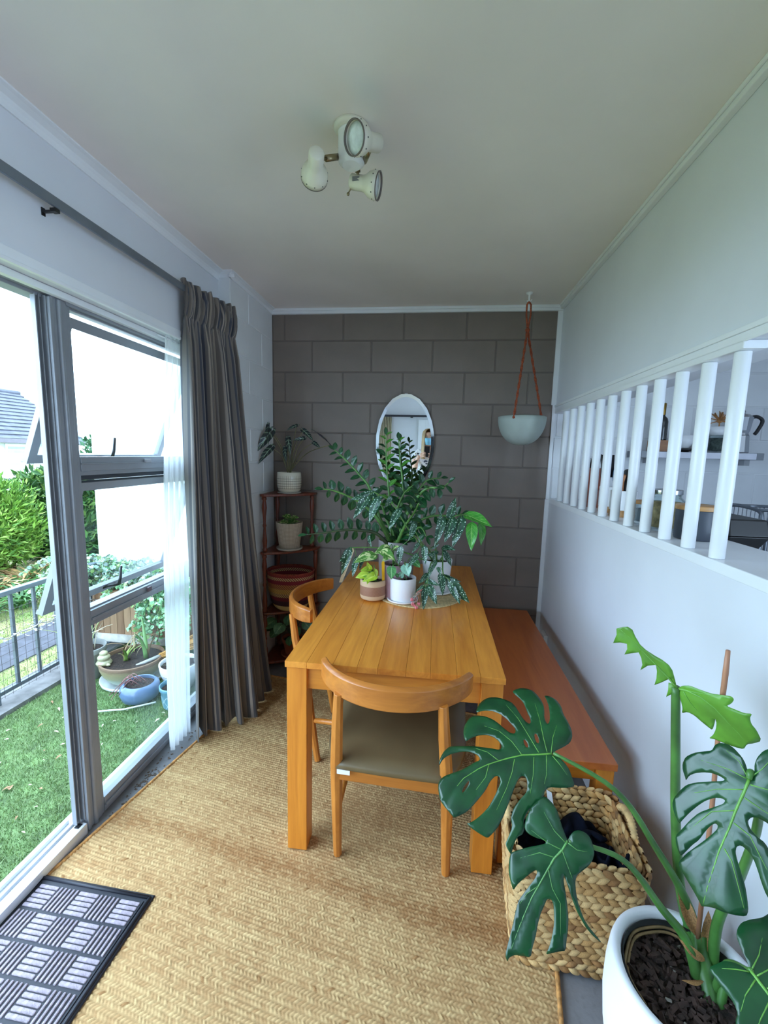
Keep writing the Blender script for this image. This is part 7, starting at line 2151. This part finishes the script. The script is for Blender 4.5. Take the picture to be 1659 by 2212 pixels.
# clothes
S = [(bx, -.44, .93, (.158, .118)), (bx, -.44, 1.08, (.135, .103)), (bx, -.43, 1.24, (.148, .107)), (bx, -.42, 1.365, (.130, .088)), (bx, -.415, 1.40, .066), (bx - .13, -.42, 1.368, .062), (bx - .178, -.40, 1.33, .062), (bx - .190, -.33, 1.235, .058), (bx + .13, -.42, 1.368, .062), (bx + .178, -.40, 1.33, .062), (bx + .190, -.33, 1.225, .058)]
skinned('shirt', S, [(0, 1), (1, 2), (2, 3), (3, 4), (3, 5), (5, 6), (6, 7), (3, 8), (8, 9), (9, 10)], k.m, PE)
Tn = [(bx, -.44, .95, (.150, .112)), (bx, -.44, .88, (.150, .11)), (bx - .09, -.44, .80, .096), (bx - .10, -.44, .48, .070), (bx - .105, -.45, .12, .058), (bx + .09, -.44, .80, .096), (bx + .10, -.44, .48, .070), (bx + .105, -.45, .12, .058)]
skinned('trousers', Tn, [(0, 1), (1, 2), (2, 3), (3, 4), (1, 5), (5, 6), (6, 7)], paint('dark_trousers', (52, 56, 66), .8), PE)
# face and hair
hc = Vector((bx, -.36, 1.575))
mb = MB(); mb.ball(hc + Vector((0, .082, -.014)), .016, 8, sq=(.7, 1, 1.2)); mb.build('nose', M_SKIN, PE, smooth=True)
for s in (-1, 1):
    mb = MB(); mb.ball(hc + Vector((s * .030, .070, .012)), .011, 8, sq=(1.2, .6, .7)); mb.build('eye', paint('eye_white', (210, 210, 210), .2), PE, smooth=True)
    mb = MB(); mb.ball(hc + Vector((s * .030, .0765, .012)), .005, 8, sq=(1, .4, 1)); mb.build('iris', paint('dark_iris', (60, 50, 44), .2), PE, smooth=True)
    mb = MB(); mb.tube([hc + Vector((s * .016, .078, .030)), hc + Vector((s * .030, .078, .035)), hc + Vector((s * .046, .066, .030))], .003, 6); mb.build('eyebrow', paint('brow_hair', (120, 92, 66), .8), PE, smooth=True)
    mb = MB(); mb.ball(hc + Vector((s * .074, -.008, -.005)), .020, 8, sq=(.4, .7, 1.2)); mb.build('ear', M_SKIN, PE, smooth=True)
rows = []
for i in range(9):
    t = i / 8; z = .002 - .095 * t
    rows.append([hc + Vector((.066 * math.sin(a) * (1 - .18 * t), .016 + (.088 + .014 * math.sin(PI * min(1, t * 1.3)) - .02 * t) * math.cos(a), z)) for a in [(-1.25 + 2.5 * j / 14) for j in range(15)]])
mb = MB(); mb.grid(rows, uv=False); mb.build('face_mask', paint('blue_mask', (128, 190, 222), .7), PE, smooth=True, solid=.002)
k = Nodes('fair_hair')
v = k.coords(scale=(60, 60, 3)); nz = k.n('ShaderNodeTexNoise'); nz.inputs['Scale'].default_value = 4; k.l(v, nz.inputs['Vector'])
k.l(k.ramp(nz.outputs[0], [(.35, (150, 118, 84)), (.65, (206, 176, 134))]), k.b.inputs['Base Color']); k.set(rough=.5)
rows = []
for i in range(15):
    t = i / 14
    row_ = []
    for j in range(25):
        a = PI * .5 + .62 + (2 * PI - 1.24) * j / 24
        if t < .45:
            ph = t / .45 * PI / 2
            r = math.sin(ph); z = .055 + .075 * math.cos(ph)
        else:
            r = 1.0 + .15 * (t - .45); z = .055 - .34 * (t - .45) / .55
        fr_ = 1 + .04 * math.sin(j * 2.7 + t * 5)
        row_.append(hc + Vector((.086 * r * math.cos(a) * fr_, -.012 + .100 * r * math.sin(a) * fr_, z)))
    rows.append(row_)
mb = MB(); mb.grid(rows, uv=False); mb.build('hair', k.m, PE, smooth=True, solid=.012)
mb = MB(); mb.tube([Vector((bx - .150, -.09, 1.28)) + Vector((.030 * math.cos(a), .026 * math.sin(a), .012 * math.cos(a))) for a in [2 * PI * j / 20 for j in range(21)]], .007, 8); mb.build('wrist_band', M_BLACK, PE, smooth=True)
PHN = thing('smartphone', 'black smartphone held up in both hands, reflected in the oval mirror', 'phone', (-.030, -.012, 1.325))
mb = MB(); mb.box((-.066, -.0155, 1.326), (.006, -.0075, 1.473)); mb.build('case', M_BLACK, PHN, bevel=.0035)
mb = MB(); mb.box((-.062, -.0162, 1.330), (.002, -.0156, 1.469)); mb.build('screen', paint('screen_glass', (40, 44, 50), .08), PHN)
mb = MB(); mb.lathe([(.0045, -.0074), (.0065, -.0074), (.0065, -.0055), (.0045, -.0055)], 16, M=Matrix.Translation((0, 0, 1.4662)) @ Matrix.Rotation(-PI / 2, 4, 'X') @ Matrix.Diagonal((1, 1, 1, 1))); mb.lathe([(.0, -.0074), (.0055, -.0074), (.0055, -.006), (.0, -.006)], 16, M=Matrix.Translation((-.016, 0, 1.4662)) @ Matrix.Rotation(-PI / 2, 4, 'X')); mb.build('lens', paint('lens_black', (20, 20, 26), .1), PHN, smooth=True)
